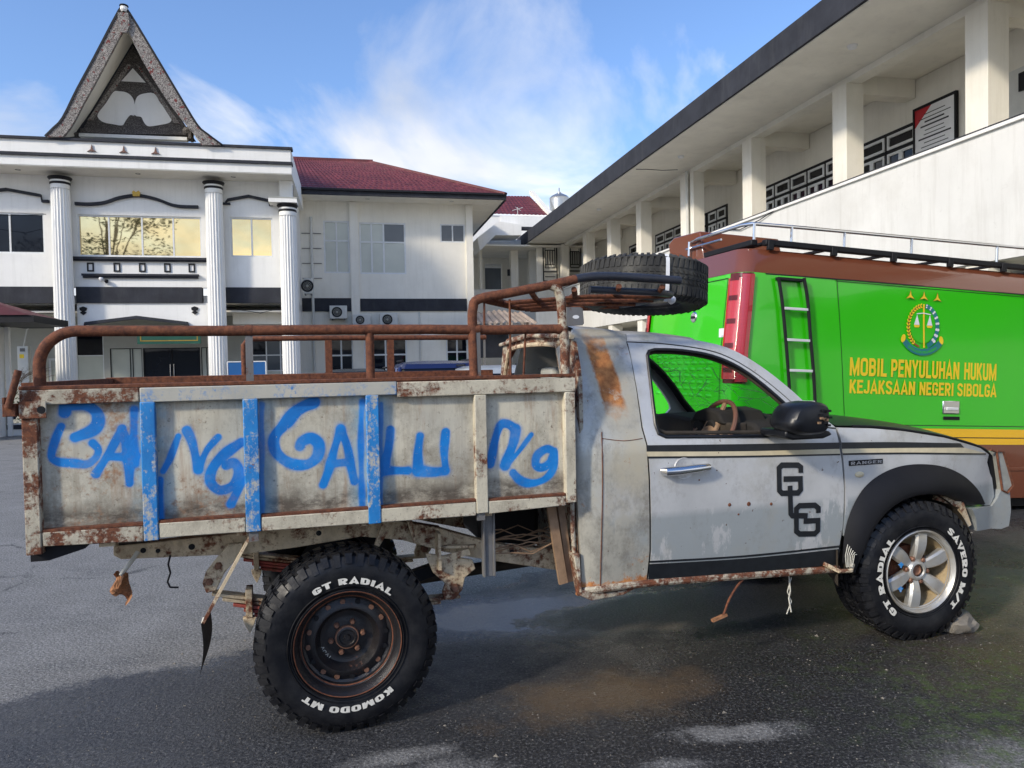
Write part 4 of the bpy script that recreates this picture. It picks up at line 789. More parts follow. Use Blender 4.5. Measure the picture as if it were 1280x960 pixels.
# GLG monogram
def mono(pts, w=7.6): return ribbon([PL(x, y) for x, y in pts], w/920*4.0, lambda x, z: CL(x, z)-.0035)
def mitred(pts, w=.030):
    P = [Vector(PL(*p)) for p in pts]; mb = MB(); vs = []
    for i, p in enumerate(P):
        a = (P[i]-P[i-1]).normalized() if i else None; b_ = (P[i+1]-P[i]).normalized() if i < len(P)-1 else None
        if a is None: n_ = Vector((-b_.y, b_.x))
        elif b_ is None: n_ = Vector((-a.y, a.x))
        else:
            n1, n2 = Vector((-a.y, a.x)), Vector((-b_.y, b_.x)); n_ = (n1+n2).normalized(); n_ = n_/max(.5, n_.dot(n1))
        for s_ in (1, -1): q = p+n_*s_*w/2; vs.append((q.x, CL(q.x, q.y)-.0035, q.y))
    return mb.add(vs, [(2*i, 2*i+1, 2*i+3, 2*i+2) for i in range(len(P)-1)])
part('monogram_letter', mitred([(1000.5, 591), (1000.5, 584), (997, 581.3), (977, 581.3), (973.3, 585), (973.8, 613), (977, 616.5), (997, 616), (1000.3, 612), (1000, 598.3), (979, 598.7)]), 'letter_black', door)
part('monogram_letter', mitred([(987, 607), (988, 642), (990, 644.5), (1009, 644.5)]), 'letter_black', door)
part('monogram_letter', mitred([(1022.5, 641), (1022.5, 635), (1018, 631.3), (999, 632), (995, 636), (995, 664), (999, 667.3), (1018, 667), (1021.8, 663), (1022, 650.5), (1004, 651.3)]), 'letter_black', door)
# handle
hx, hz = PL(857, 586); hy = CL(hx, hz)
hd = part('door_handle', MB().tube([(hx-.135, hy-.006, hz-.004), (hx-.125, hy-.03, hz-.004), (hx-.06, hy-.040, hz-.002), (hx+.05, hy-.040, hz+.004), (hx+.115, hy-.03, hz+.006), (hx+.128, hy-.006, hz+.006)], [.018, .024, .023, .021, .019, .012], 12), 'chrome', door)
part('handle_recess', MB().lathe([(0, -.0015), (.048, -.0015), (.055, -.004), (.058, .002)], (hx-.01, hy, hz+.002), seg=28), 'silver', door)
for k, (a, b_, r) in enumerate(((912, 631, .009), (936, 630, .011), (964, 630, .008), (923, 643, .005), (874, 600, .004), (898, 566, .004))):
    x, z = PL(a, b_); part('bullet_hole', MB().lathe([(0, -.003), (r*.6, -.003), (r, -.0015), (r*1.25, .002)], (x, CL(x, z), z), seg=12), 'rust_dark', door)
# sill
tk('sill', MB().tube([(x, CL(x, .53)+.01, z) for x, z in [PL(*p) for p in spline([(722, 740), (745, 737), (810, 729), (900, 722), (980, 716), (1048, 711)], 5)]], .021, 10), 'cream_rusty')
tk('sill_foot', MB().prism([PL(*p) for p in [(712, 690), (722, 690), (724, 735), (760, 742), (795, 736), (780, 744), (738, 750), (722, 742)]], .055, .13), 'cream_rusty', bevel=.004)
tk('rear_corner_edge', MB().tube([(1.12, .10, 1.0), (1.115, .09, .80), (1.13, .09, .56)], .012, 8), 'cream_rusty')
# fender
arcO = [(1052, 702), (1053, 690), (1055, 668), (1062, 641), (1076, 614), (1095, 596), (1120, 584), (1148, 580), (1178, 583), (1203, 594), (1222, 612), (1231, 630)]
arcI = [(1064, 716), (1068, 700), (1073, 684), (1083, 660), (1100, 638), (1120, 624), (1143, 617), (1168, 617), (1192, 623), (1208, 633)]
arcOs, arcIs = spline(arcO, 4), spline(arcI, 4)
fen = PP([(1046.3, 534.5), (1052.5, 556), (1056.5, 600), (1056.5, 640), (1054, 664)])+PP([(x, y+2) for x, y in arcOs if x > 1054.5 or y < 660])+PP([(1238, 631), (1243, 620), (1240, 598), (1234, 578), (1236, 568), (1225, 560), (1180, 547), (1130, 539), (1090, 535.5)])
fender = tk('front_wing', skin(fen, CL, .03), 'silver')
strip('black_stripe', [(1051, 553), (1120, 552.5), (1200, 554)], [(1052, 561), (1120, 560), (1205, 559.5)], 'letter_black', fender)
strip('cream_stripe', [(1052, 561), (1120, 560), (1205, 559.5)], [(1053, 566.5), (1130, 565.5), (1232, 566.5)], 'stripe_cream', fender)
strip('black_stripe', [(1053, 566.5), (1130, 565.5), (1232, 566.5)], [(1053, 568.8), (1130, 567.8), (1232, 568.5)], 'letter_black', fender)
bx0, bz0 = PL(1061, 582); bx1, bz1 = PL(1103, 574); yb = CL(bx0, bz0)
bd = part('name_badge', MB().box(bx0, bx1, yb-.006, yb+.01, bz0-.002, bz1+.004), 'black', fender, bevel=.002); bl_, bw_ = block_text('RANGER', .2, .12)
for q in bl_: q.v = [(bx0+.008+p[0]/bw_*(bx1-bx0-.016), yb-.0075-p[2]*.3, bz0+.004+p[1]*(bz1-bz0-.006)) for p in q.v]; part('badge_letter', q, 'chrome', bd, smooth=0, fix=False)
mx_, mz_ = PL(1074, 593); my_ = CL(mx_, mz_); part('side_marker', MB().add([(mx_+.030*cos(t)*s_, my_-h, mz_+.017*sin(t)*s_) for s_, h in ((1, -.004), (.95, .006), (.6, .011), (.02, .013)) for t in [k*pi/10 for k in range(20)]], [(r*20+k, r*20+(k+1) % 20, (r+1)*20+(k+1) % 20, (r+1)*20+k) for r in range(3) for k in range(20)]), 'stripe_cream', fender)
def interp(P, u): i = u*(len(P)-1); k = min(int(i), len(P)-2); t = i-k; return (P[k][0]*(1-t)+P[k+1][0]*t, P[k][1]*(1-t)+P[k+1][1]*t)
aO, aI = PP(arcOs), PP(arcIs)
def flf(u, v):
    p, q = interp(aO, u), interp(aI, u); vv = min(v/.82, 1); x, z = p[0]*(1-vv)+q[0]*vv, p[1]*(1-vv)+q[1]*vv
    y = CL(*p)-.004-.055*sin(min(vv*1.25, 1)*pi/2)*(sin(pi*min(max(u, .04), .97))**.35)
    if v > .82: y += (v-.82)/.18*.10
    return (x, y, z)
tk('fender_flare', MB().grid(flf, 60, 12), 'black', 'black rubber wheel-arch flare')
tk('splash_guard', MB().grid(lambda u, v: (2.66+.05*u+.10*v*u, .03+.28*u, .56-.20*v), 6, 8), 'mud_dark'); 
for k in range(6): tk('torn_liner', MB().tube([(2.69+.012*k, -.012, .60-.012*k), (2.672+.012*k, -.014, .54), (2.68+.008*k, -.012, .475)], .0022, 5), 'clear_bag')
tk('front_step', MB().tube([(2.58, .05, .49), (2.64, -.0, .455), (2.72, -.0, .45), (2.76, .03, .475)], .012, 8), 'frame')
tk('wheel_well', MB().grid(lambda u, v: (3.20+.47*cos(pi*(1-u)), .06+.5*v, .42+.43*sin(pi*u)), 20, 3), 'mud_dark')
tk('wing_bracket', MB().bar((3.42, .10, .80), (3.60, .10, .74), .03, .05).bar((3.60, .10, .74), (3.66, .10, .60), .03, .04), 'frame')
# hood: dark panel just above the wing, sagging towards the far side
ft = [p for p in PP([(1046, 533.5), (1090, 534), (1130, 538), (1180, 546), (1225, 559), (1238, 569)], 4)]
def hoodf(u, v):
    x, z = interp(ft, u); y0 = CL(x, z)+.004; y = y0+(FL(x, z)-y0)*v; d = y-y0
    zz_ = z+.006+.20*min(d, .5)*(.5-.0)*(1-min(d, .5))*1.0 if False else z+.006+.045*(1-(1-min(d/.45, 1))**2)-.09*max(0, d-.45)
    return (x+.10*sin(pi*v)*u*u, y, zz_)
hood = tk('hood', MB().grid(hoodf, 24, 20), 'blackplastic', 'matt black hood')
tk('hood_edge', MB().tube([(x, CL(x, z)+.002, z+.003) for x, z in ft[2:]], .007, 8), 'black')
# front end
tk('bumper_corner', skin(PP([(1213, 636), (1226, 634), (1238, 632), (1245, 622), (1249, 612), (1260, 613), (1261.5, 638), (1259, 657), (1250, 660.5), (1219, 663), (1218, 648)]), lambda x, z: CL(x, z)-.012, .09), 'silver')
tk('bumper', MB().prismx([(.34, .57), (.30, .80), (.38, .82), (CW-.38, .82), (CW-.30, .80), (CW-.34, .57)], 3.93, 3.99), 'silver', bevel=.02)
hl = tk('headlight', skin(PP([(1237, 570), (1243, 569), (1250, 606), (1248, 611), (1243, 609)]), lambda x, z: CL(x, z)+.015, .12), 'black')
part('lamp_lens', skin(PP([(1242.5, 565), (1250, 565), (1262, 606), (1255, 614), (1249, 612)]), lambda x, z: CL(x, z)-.015, .10, (), .03), 'headlamp', hl); part('lamp_frame', MB().tube([(x, CL(x, z)-.018, z) for x, z in PP([(1235, 562), (1242.5, 565), (1249.5, 612), (1256, 615.5), (1263, 607), (1251, 564), (1242.5, 564)])], .007, 6), 'rust', hl)
tk('grille', MB().prismx([(.25, .85), (.25, 1.04), (CW-.25, 1.04), (CW-.25, .85)], 3.86, 3.90), 'black')
for k in range(4): tk('grille_bar', MB().box(3.90, 3.91, .26, CW-.26, .87+.045*k, .885+.045*k), 'chrome')
part('lamp_lens', MB().box(3.84, 3.88, CW-.24, CW-.03, .88, 1.05), 'headlamp', hl)
# roof, far side, back wall
rt = [(x, z) for x, z in PP(q1)+PP(roofc) if x < 1.95]
def rooff(u, v):
    x, z = interp(rt, u); y0 = CL(x, z)+.0; y1 = FL(x, z); y = y0+(y1-y0)*v
    return (x+.10*sin(pi*v)*u, y, z+.045*sin(pi*v)**.6*.8-.001)
tk('roof', MB().grid(rooff, 14, 20), 'silver_r')
fw = [(x, z) for x, z in winh]
cf = lambda x, z: FL(x, z)
farout = [(x, z) for x, z in PP(q1)+PP(roofc)]+[(2.64, .52), (1.15, .55)]
tk('far_cab_side', skin(farout, cf, .025, (fw,), .06), 'silver'); tk('far_wing', skin(fen, cf, .025, (), .06), 'silver')
# back wall with its big window
RX = 1.165
bwin = [T.cross(*p, RX) for p in [(618, 470), (624, 446), (631, 441), (660, 434), (690, 432), (703, 433), (706, 438), (706, 474), (618, 474)]]
bw = MB(); obw = [(.10, .55), (.10, 1.55), (.17, 1.74), (.26, 1.79), (.8, 1.815), (1.34, 1.79), (1.43, 1.74), (1.50, 1.55), (1.50, .55)]
hole = [(.36, 1.40), (.36, 1.68), (.42, 1.722), (.8, 1.735), (1.18, 1.722), (1.30, 1.66), (1.33, 1.40)]
m2 = skin(obw, lambda a, b_: 0, .02, (hole,), .06); m2.v = [(RX+p[1], p[0], p[2]) for p in m2.v]
bk = tk('cab_back', m2, 'cream_rusty')
part('window_rubber', MB().tube([(RX-.008, a, b_) for a, b_ in spline(hole, 4, True)+[hole[0]]], .014, 8), 'frame', bk)
m3 = MB().tube([(RX-.015, .14, 1.755), (RX-.02, .8, 1.79), (RX-.015, 1.44, 1.755)], .012, 8); part('gutter', m3, 'cream_rusty', bk)
# windscreen, pillars, interior
wc = [(x, z) for x, z in PP(roofc) if x > 1.82]
def wsf(u, v):
    x, z = interp(wc, u); y0 = CL(x, z)+.03; y1 = FL(x, z)-.0; y = y0+(y1-y0)*v; b_ = .12+.06*u; return (x-.02+b_*sin(pi*v)**.7, y, z-.02)
tk('windscreen', MB().grid(wsf, 16, 16), 'windscreen', 'windscreen crazed with cracks', smooth=60)
for (ff, s_) in ((CL, 1), (FL, -1)): tk('windscreen_pillar', MB().tube([(x-.02, ff(x, z)+.03*s_+.01, z-.025) for x, z in PP([(x, y) for x, y in roofc])[8:]], .024, 8), 'black')
tk('windscreen_shade', MB().grid(lambda u, v: (wsf(.02+.16*u, v)[0]-.01, wsf(0, v)[1], wsf(.02+.16*u, v)[2]-.005), 3, 12), 'black')
tk('dashboard', MB().prismx([(.12, .9), (.12, 1.22), (.2, 1.27), (.62, 1.30), (.75, 1.25), (1.2, 1.27), (1.45, 1.24), (1.48, .9)], 2.24, 2.58), 'dark_in', bevel=.02)
tk('dash_top', MB().prismx([(.30, 1.26), (.36, 1.33), (.50, 1.345), (.60, 1.32), (.66, 1.26)], 2.12, 2.42), 'dark_in', bevel=.015)
tk('instrument_panel', MB().box(2.14, 2.24, .25, .70, 1.13, 1.27), 'mud_dark', bevel=.01); tk('gauge', MB().lathe([(.06, 0), (.06, -.02), (.05, -.03), (0, -.02)], (2.135, .42, 1.22), 'x', 20), 'dark_in'); tk('gauge', MB().lathe([(.045, 0), (.045, -.02), (0, -.02)], (2.135, .57, 1.22), 'x', 20), 'dark_in')
for k in range(6): tk('dangling_wire', MB().tube([(2.10, .2+.07*k, 1.22), (2.04, .22+.06*k, 1.15+.02*(k % 3)), (2.06, .25+.07*k, 1.05)], .006, 5), 'wood')
swm = Matrix.Translation((2.13, .42, 1.22)) @ Matrix.Rotation(radians(-62), 4, 'Y')
sw = tk('steering_wheel', MB().tube([(.185*cos(t), .185*sin(t), 0) for t in [k*pi/20 for k in range(41)]], .014, 8, False).xf(swm), 'brown_wheel')
part('hub', MB().prism([(-.07, -.0), (.07, -.0), (.05, .03), (-.05, .03)], -.06, .07).xf(swm), 'wood', sw, bevel=.01)
for a in (0, 130, 230): part('spoke', MB().bar((.04*cos(radians(a)), .04*sin(radians(a)), 0), (.18*cos(radians(a)), .18*sin(radians(a)), 0), .03, .012).xf(swm), 'wood', sw)
tk('seat', MB().prism([(1.32, .75), (1.95, .75), (1.95, .98), (1.62, 1.0), (1.42, 1.40), (1.30, 1.40)], .2, .72), 'dark_in', bevel=.04); tk('seat', MB().prism([(1.32, .75), (1.95, .75), (1.95, .98), (1.62, 1.0), (1.42, 1.40), (1.30, 1.40)], .86, 1.40), 'dark_in', bevel=.04)
tk('cab_floor', MB().box(1.2, 2.62, .1, 1.5, .56, .60), 'dark_in'); tk('firewall', MB().box(2.6, 2.64, .1, 1.5, .56, 1.2), 'dark_in'); tk('engine_block', MB().box(2.85, 3.55, .45, 1.15, .55, 1.0), 'mud_dark', bevel=.03)
tk('headlining', MB().grid(lambda u, v: tuple(a+b_ for a, b_ in zip(rooff(u, .06+.88*v), (0, 0, -.045))), 6, 8), 'dark_in')
tk('headrest', MB().box(1.36, 1.44, 1.02, 1.26, 1.42, 1.60), 'grey_in', bevel=.03)
# mirror
mm = Matrix.Translation((0, 0, 0))
mo = [PL(*p, -.14) for p in spline([(963, 533), (962, 520), (966, 506), (978, 501), (992, 500), (1004, 504), (1008, 512), (1011, 526), (1012, 536), (1004, 541), (980, 542)], 3, True)]
cx_, cz_ = sum(p[0] for p in mo)/len(mo), sum(p[1] for p in mo)/len(mo)
mbm = MB(); lay = [(-.235, .55), (-.225, .80), (-.20, .95), (-.15, 1.0), (-.07, .98), (-.03, .85), (.03, .45)]; n_ = len(mo)
mbm.add([(cx_+(x-cx_)*s_, y, cz_+(z-cz_)*s_) for y, s_ in lay for x, z in mo], [(r*n_+k, r*n_+(k+1) % n_, (r+1)*n_+(k+1) % n_, (r+1)*n_+k) for r in range(len(lay)-1) for k in range(n_)]+[tuple(range(n_))])
mir = tk('wing_mirror', mbm, 'blackplastic', 'black door mirror with a broken housing')
part('mirror_base', MB().prism([PL(*p, -.10) for p in [(962, 536), (1016, 536), (1022, 541), (1012, 546), (975, 548), (964, 545)]], -.16, .06), 'blackplastic', mir, bevel=.012)
rb = random.Random(11)
for k in range(12):
    x, z = PL(1000+rb.uniform(-8, 6), 519+rb.uniform(-9, 10), -.14); part('broken_shard', MB().box(x-.008, x+.008, -.245, -.21, z-.006, z+.005), 'wood' if k % 3 == 0 else 'black', mir)
# dangling cable under the sill
tk('dangling_cable', MB().tube([(x, .06, z) for x, z in [T.side(*p, .06) for p in spline([(943, 712), (925, 728), (912, 748), (906, 764), (903, 771)], 4)]], .006, 7), 'rust_dark')
tk('dangling_tip', MB().bar((*T.side(908, 768, .06)[:1], .06, T.side(908, 768, .06)[1]), (*T.side(890, 776, .06)[:1], .06, T.side(890, 776, .06)[1]), .02, .014), 'rag')
tk('knotted_string', MB().tube([(x, .10, z) for x, z in [T.side(*p, .1) for p in [(986, 720), (988, 738), (986, 748), (989, 765)]]], .004, 6), 'clear_bag'); tk('knotted_string', MB().tube([(x, .105, z) for x, z in [T.side(*p, .1) for p in [(990, 722), (985, 740), (990, 752), (984, 768)]]], .003, 6), 'clear_bag')

# ================================================================== loose things by the truck
# spare tyre lying on the rack
sp = thing('spare_tyre', 'worn bare spare tyre lying on the rack above the pickup cab', 'tyre')
sp.matrix_world = Matrix.Translation(T.O) @ Matrix.Rotation(radians(17), 4, 'Z') @ Matrix.Translation((1.79, .62, 1.955)) @ Matrix.Rotation(radians(4), 4, 'Y') @ Matrix.Rotation(radians(-3), 4, 'X')
st_ = tyre_mb(.372, .225, .22, 66, .0045); st_.v = [(x, z, y) for x, y, z in st_.v]; part('carcass', st_, 'rubber_old', sp)
sp_in = MB().lathe([(.222, .012), (.215, .03), (.24, .10), (.25, .12), (.24, .14), (.215, .205), (.222, .223)], (0, 0, 0), 'z', 48); part('inner_lining', sp_in, 'black', sp)
ds = thing('tie_strap', 'white strap tied over the spare tyre', 'strap'); ds.matrix_world = sp.matrix_world.copy()
a_ = radians(-97); stp = [(.18, .24), (.30, .243), (.355, .232), (.379, .20), (.381, .11), (.379, .03), (.36, .0), (.36, -.03)]
part('webbing', MB().grid(lambda u, v: (lambda q: ((q[0])*cos(a_)-(v-.5)*.022*sin(a_), q[0]*sin(a_)+(v-.5)*.022*cos(a_)+.0, q[1]))(interp(stp, u)), 24, 1), 'white_v', ds, fix=False)
part('knot', MB().lathe([(0, -.02), (.02, -.012), (.026, 0), (.018, .016), (0, .02)], (.372*cos(a_)+.03, .372*sin(a_), -.02), 'x', 10), 'white_v', ds)
# chock stone behind the front tyre
gx = T.w_ if hasattr(T, 'w_') else None
def ground_at(x, y):
    d = T.ray(x, y); t = -EYE/d.z; return Vector((d.x*t, d.y*t, 0))
cs = MB(); bmx = bmesh.new(); bmesh.ops.create_icosphere(bmx, subdivisions=3, radius=1); rs = random.Random(4)
from mathutils import noise as mnoise
vs = [tuple((v.co*(1+.28*mnoise.noise(v.co*1.7)+.08*mnoise.noise(v.co*6)))[i]*(.11, .09, .068)[i] for i in range(3)) for v in bmx.verts]; cs.add([(x, y, max(z+.045, .001)) for x, y, z in vs], [tuple(v.index for v in f.verts) for f in bmx.faces]); bmx.free()
co = part('chock_stone', cs, 'stone', None, smooth=25); co.location = ground_at(1197, 790)+Vector((.02, .03, 0)); co.rotation_euler = (0, 0, .5); tagm(co, 'rough grey stone wedged against the front tyre of the pickup', 'stone')

# ================================================================== GREEN VAN (its nose stands a little lower than its tail)
van = thing('outreach_van', 'bright green and brown panel van with yellow lettering and a roof rack', 'van', V.O, V.rot)
vk = lambda name, mb, m, label=None, smooth=35, bevel=0, parent=van, fix=True: part(name, mb, m, parent, label, smooth, bevel, fix)
VL, VW = 4.95, 1.8
def vinset(z): return .0+(.02 if z < .4 else 0)+(.016*max(0, z-1.5)**2)+(0 if z < 2.40 else (z-2.40)*.30+((z-2.40)/.24)**3*.05)
def vrear(z): return -.30 if z < 1.7 else (-.30+(z-1.7)*.08 if z < 2.4 else -.244+(z-2.4)*.40)
def vfront(z): return VL-(0 if z < 1.1 else (z-1.1)*.55)
def vplan(u, z):
    i = vinset(z); x0, x1, y0, y1, r = vrear(z), vfront(z)-i, i, VW-i, .13
    pts = [(x1-r, y0), (x0+r, y0)]+[(x0+r-r*sin(t), y0+r-r*cos(t)) for t in [k*pi/16 for k in range(1, 8)]]+[(x0, y0+r), (x0, y1-r)]+[(x0+r-r*cos(t), y1-r+r*sin(t)) for t in [k*pi/16 for k in range(1, 8)]]+[(x0+r, y1), (x1-r, y1)]+[(x1-r+r*sin(t), y1-r+r*cos(t)) for t in [k*pi/16 for k in range(1, 8)]]+[(x1, y1-r), (x1, y0+r)]+[(x1-r+r*cos(t), y0+r-r*sin(t)) for t in [k*pi/16 for k in range(1, 8)]]
    return pts
def vband(z0, z1, n, d=0.0):
    mb = MB(); P = []
    for k in range(n+1):
        z = z0+(z1-z0)*k/n; P.append([(x, y, z) for x, y in vplan(0, z)])
    m = len(P[0]); vs = []
    # split the long sides so they can carry gentle dents
    def refine(row):
        o_ = []
        for i in range(m):
            a, b_ = Vector(row[i]), Vector(row[(i+1) % m]); q = max(1, int((b_-a).length/.15))
            o_ += [a+(b_-a)*j/q for j in range(q)]
        return o_
    base = [max(1, int((Vector(P[0][(i+1) % m])-Vector(P[0][i])).length/.15)) for i in range(m)]
    rows = []
    for row in P:
        o_ = []
        for i in range(m):
            a, b_ = Vector(row[i]), Vector(row[(i+1) % m]); o_ += [a+(b_-a)*j/base[i] for j in range(base[i])]
        rows.append(o_)
    c = Vector((2.3, .95, 0)); w = len(rows[0])
    for row in rows:
        for p in row: q = Vector((p.x-c.x, p.y-c.y, 0)).normalized()*d; vs.append((p.x+q.x, p.y+q.y+(.0035*sin(3.1*p.x+1.7*p.z)+.0012*sin(7.3*p.x-4.1*p.z))*(1 if p.y < .3 else 0), p.z))
    mb.add(vs, [(r*w+k, (r+1)*w+k, (r+1)*w+(k+1) % w, r*w+(k+1) % w) for r in range(n) for k in range(w)]); return mb
vk('lower_body', vband(.32, .867, 4), 'vbrown'); vk('yellow_band', vband(.8675, .93, 1, .002), 'vyellow'); vk('black_line', vband(.931, .939, 1, .001), 'letter_black'); vk('yellow_band', vband(.940, 1.022, 1, .002), 'vyellow')
vk('upper_body', vband(1.0225, 2.405, 20), 'vgreen'); vk('black_line', vband(1.05, 1.056, 1, .003), 'letter_black')
vk('roof_band', vband(2.4055, 2.64, 6, .004), 'vbrown'); rp_ = vplan(0, 2.64); vk('roof', MB().add([(x, y, 2.64) for x, y in rp_]+[(x*.9+.24, .95+(y-.95)*.8, 2.665) for x, y in rp_], [(k, (k+1) % len(rp_), (k+1) % len(rp_)+len(rp_), k+len(rp_)) for k in range(len(rp_))]+[tuple(range(len(rp_), 2*len(rp_)))]), 'vbrown')
vk('underbody', MB().box(-.2, VL-.1, .1, VW-.1, .22, .34), 'black')
vs_ = lambda x, y: V.side(x, y, 0)
vy = lambda x, z: vinset(z)-.003
def vgap(pts, w=.006): return ribbon(pts, w, lambda x, z: vinset(z)-.0045)
dl = [vs_(*p) for p in spline([(1046, 350), (1047, 352), (1049, 390), (1052, 450), (1055, 520)], 4)]
vk('door_gap', vgap(dl), 'black'); vk('door_gap', vgap([(dl[0][0], 2.385)]+[(x, 2.385-.002*x) for x in (1.5, 2.4, 3.4, 3.9)]), 'black'); vk('door_gap', vgap([(0.0, 2.398), (1, 2.404), (2.5, 2.404), (4.1, 2.404)], .010), 'black')
vk('door_gap', vgap([(3.95, .5), (3.95, 2.38)]), 'black')
# lettering
def vtext(t, x0, x1, z0, z1, bold=.015): return fit_text(text_mb(t, 1, bold, 0, 1.0), x0, x1, z0, z1, -.0035)
def vt(t, x0, x1, z0, z1):
    ls, W_ = block_text(t, .185, .075)
    for m in ls:
        m.v = [(x0+p[0]/W_*(x1-x0), p[1]*(z1-z0)+z0, p[2]) for p in m.v]; m.v = [(x, vinset(z)-.0045-d, z) for x, z, d in m.v]; vk('side_letter', m, 'vtext', smooth=0, fix=False)
zt0, zt1 = 1.512, 1.682; zb0, zb1 = 1.346, 1.474
vt('MOBIL', .945, 1.375, zt0, zt1); vt('PENYULUHAN', 1.425, 2.262, zt0, zt1); vt('HUKUM', 2.325, 2.742, zt0, zt1)
vt('KEJAKSAAN', .95, 1.72, zb0, zb1); vt('NEGERI', 1.775, 2.20, zb0, zb1); vt('SIBOLGA', 2.245, 2.752, zb0, zb1)
# emblem of scales in a wreath over a ribbon, three stars above
ec, ez = V.side(1153, 410, 0); em = thing('x', 'x', 'x'); bpy.data.objects.remove(em)
emb = vk('emblem', MB().add([(ec+.155*cos(t)*1.0, -.0042, ez+.02+.168*sin(t)) for t in [k*2*pi/40 for k in range(40)]], [tuple(range(40))]), 'vgreen', 'round crest of scales in a wreath')
ek = lambda name, mb, m: part(name, mb, m, emb, smooth=0)
ef = -.0058
def disc(x, z, rx, rz, y=ef, n=14, a=0): return [(x+rx*cos(t)*cos(a)-rz*sin(t)*sin(a), y, z+rx*cos(t)*sin(a)+rz*sin(t)*cos(a)) for t in [k*2*pi/n for k in range(n)]]
def discs(lst, n=12, y=ef):
    mb = MB()
    for (x, z, rx, rz, a) in lst: mb.add(disc(x, z, rx, rz, y, n, a), [tuple(range(n))])
    return mb
R1x, R1z, ecz = .178, .200, ez+.015
ek('wreath_stalk', ribbon([(ec+R1x*cos(t), ecz+R1z*sin(t)) for t in [radians(98+k*6.4) for k in range(26)]], .018, lambda x, z: ef), 'brown_v')
ek('wreath_grain', discs([(ec+(R1x+d)*cos(t), ecz+(R1z+d)*sin(t), .016, .0075, t+1.57+s_) for k in range(15) for t in [radians(100+k*9.5)] for d, s_ in ((.012, .6), (-.012, -.6))], y=ef-.001), 'vtext')
ek('wreath_stalk', ribbon([(ec+R1x*cos(t), ecz+R1z*sin(t)) for t in [radians(82-k*6.6) for k in range(24)]], .045, lambda x, z: ef), 'teal')
ek('wreath_cotton', discs([(ec+(R1x+d)*cos(t), ecz+(R1z+d)*sin(t), r, r*.85, 0) for k in range(8) for t in [radians(78-k*17)] for d, r in ((.010, .010+.0012*k), (-.010, .009+.0012*k))], y=ef-.001), 'white_v')
ek('sword', ribbon([(ec-.0, ecz+.215), (ec+.006, ecz+.05), (ec+.02, ecz-.205)], .020, lambda x, z: ef-.002), 'vtext')
ek('balance_beam', ribbon([(ec-.085, ecz+.118), (ec, ecz+.128), (ec+.09, ecz+.118)], .009, lambda x, z: ef-.003), 'white_v')
for s_ in (-1, 1):
    cx = ec+s_*.078; ek('scale_chains', MB().add([(cx, ef-.003, ecz+.112), (cx-.034, ef-.003, ecz+.012), (cx+.034, ef-.003, ecz+.012)], [(0, 1, 2)]), 'white_v'); ek('scale_pan', MB().add([(cx-.037, ef-.003, ecz+.010), (cx+.037, ef-.003, ecz+.010), (cx+.026, ef-.003, ecz-.012), (cx-.026, ef-.003, ecz-.012)], [(0, 1, 2, 3)]), 'vtext')
rib = [(ec+.255*sin(t), ecz-.035-.215*cos(t)) for t in [radians(-58+k*5.8) for k in range(21)]]
ek('motto_ribbon', ribbon(rib, .062, lambda x, z: ef-.002), 'teal')
mt = text_mb('SATYA ADHI WICAKSANA', 1, .02, 0); xs_ = [p[0] for p in mt.v]; a0, a1 = min(xs_), max(xs_)
mt.v = [((ec+(.238+p[1]*.036)*sin(q)) if False else (ec+(.268-p[1]*.034)*sin(q)), ef-.004, ecz-.035-(.228-p[1]*.034)*cos(q)) for p in mt.v for q in [radians(-42+84*(p[0]-a0)/(a1-a0))]]
ek('motto_letters', mt, 'vgreen')
for s_ in (-1, 1): ek('ribbon_curl', discs([(ec+s_*.232, ecz-.125, .026, .042, s_*.3), (ec+s_*.205, ecz-.165, .018, .03, s_*.6)]), 'vtext')
for k, (sx_, sz_) in enumerate(((-.165, .285), (0, .285), (.165, .28))):
    pts = []
    for j in range(6):
        r = .052 if j % 2 == 0 else .014; t = pi/2+j*pi/3; pts.append((ec+sx_+r*cos(t), ef-.001, ecz+sz_+r*sin(t)*.95))
    ek('star', MB().add(pts, [tuple(range(6))]), 'vtext'); ek('star_border', MB().add([(x+(x-ec-sx_)*.25, ef+.0005, z+(z-ecz-sz_)*.25) for x, y, z in pts], [tuple(range(6))]), 'brown_v')  # brown border printed behind each star
# handle and latch
hx0, hz0 = vs_(1178, 502); hx1, hz1 = vs_(1198, 520); hb = vk('door_handle', MB().box(hx0, hx1, -.012, .01, hz1+.02, hz0+.01), 'chrome', bevel=.008); part('grip', MB().box(hx0+.03, hx1-.03, -.03, -.014, hz1+.055, hz1+.085), 'alu', hb, bevel=.006)
hx0, hz0 = vs_(1179, 521); hx1, hz1 = vs_(1199, 525); vk('latch_slot', MB().box(hx0, hx1, -.006, .01, hz1, hz0+.004), 'black', bevel=.003)
vk('side_moulding', MB().box(.9, 3.94, -.010, .0, .60, .635), 'vbrown', bevel=.004); vk('reflector', MB().box(.05, .16, -.010, -.002, .70, .74), 'lens'); vk('door_gap', vgap([(3.0, .33), (3.0, 1.02)]), 'black')
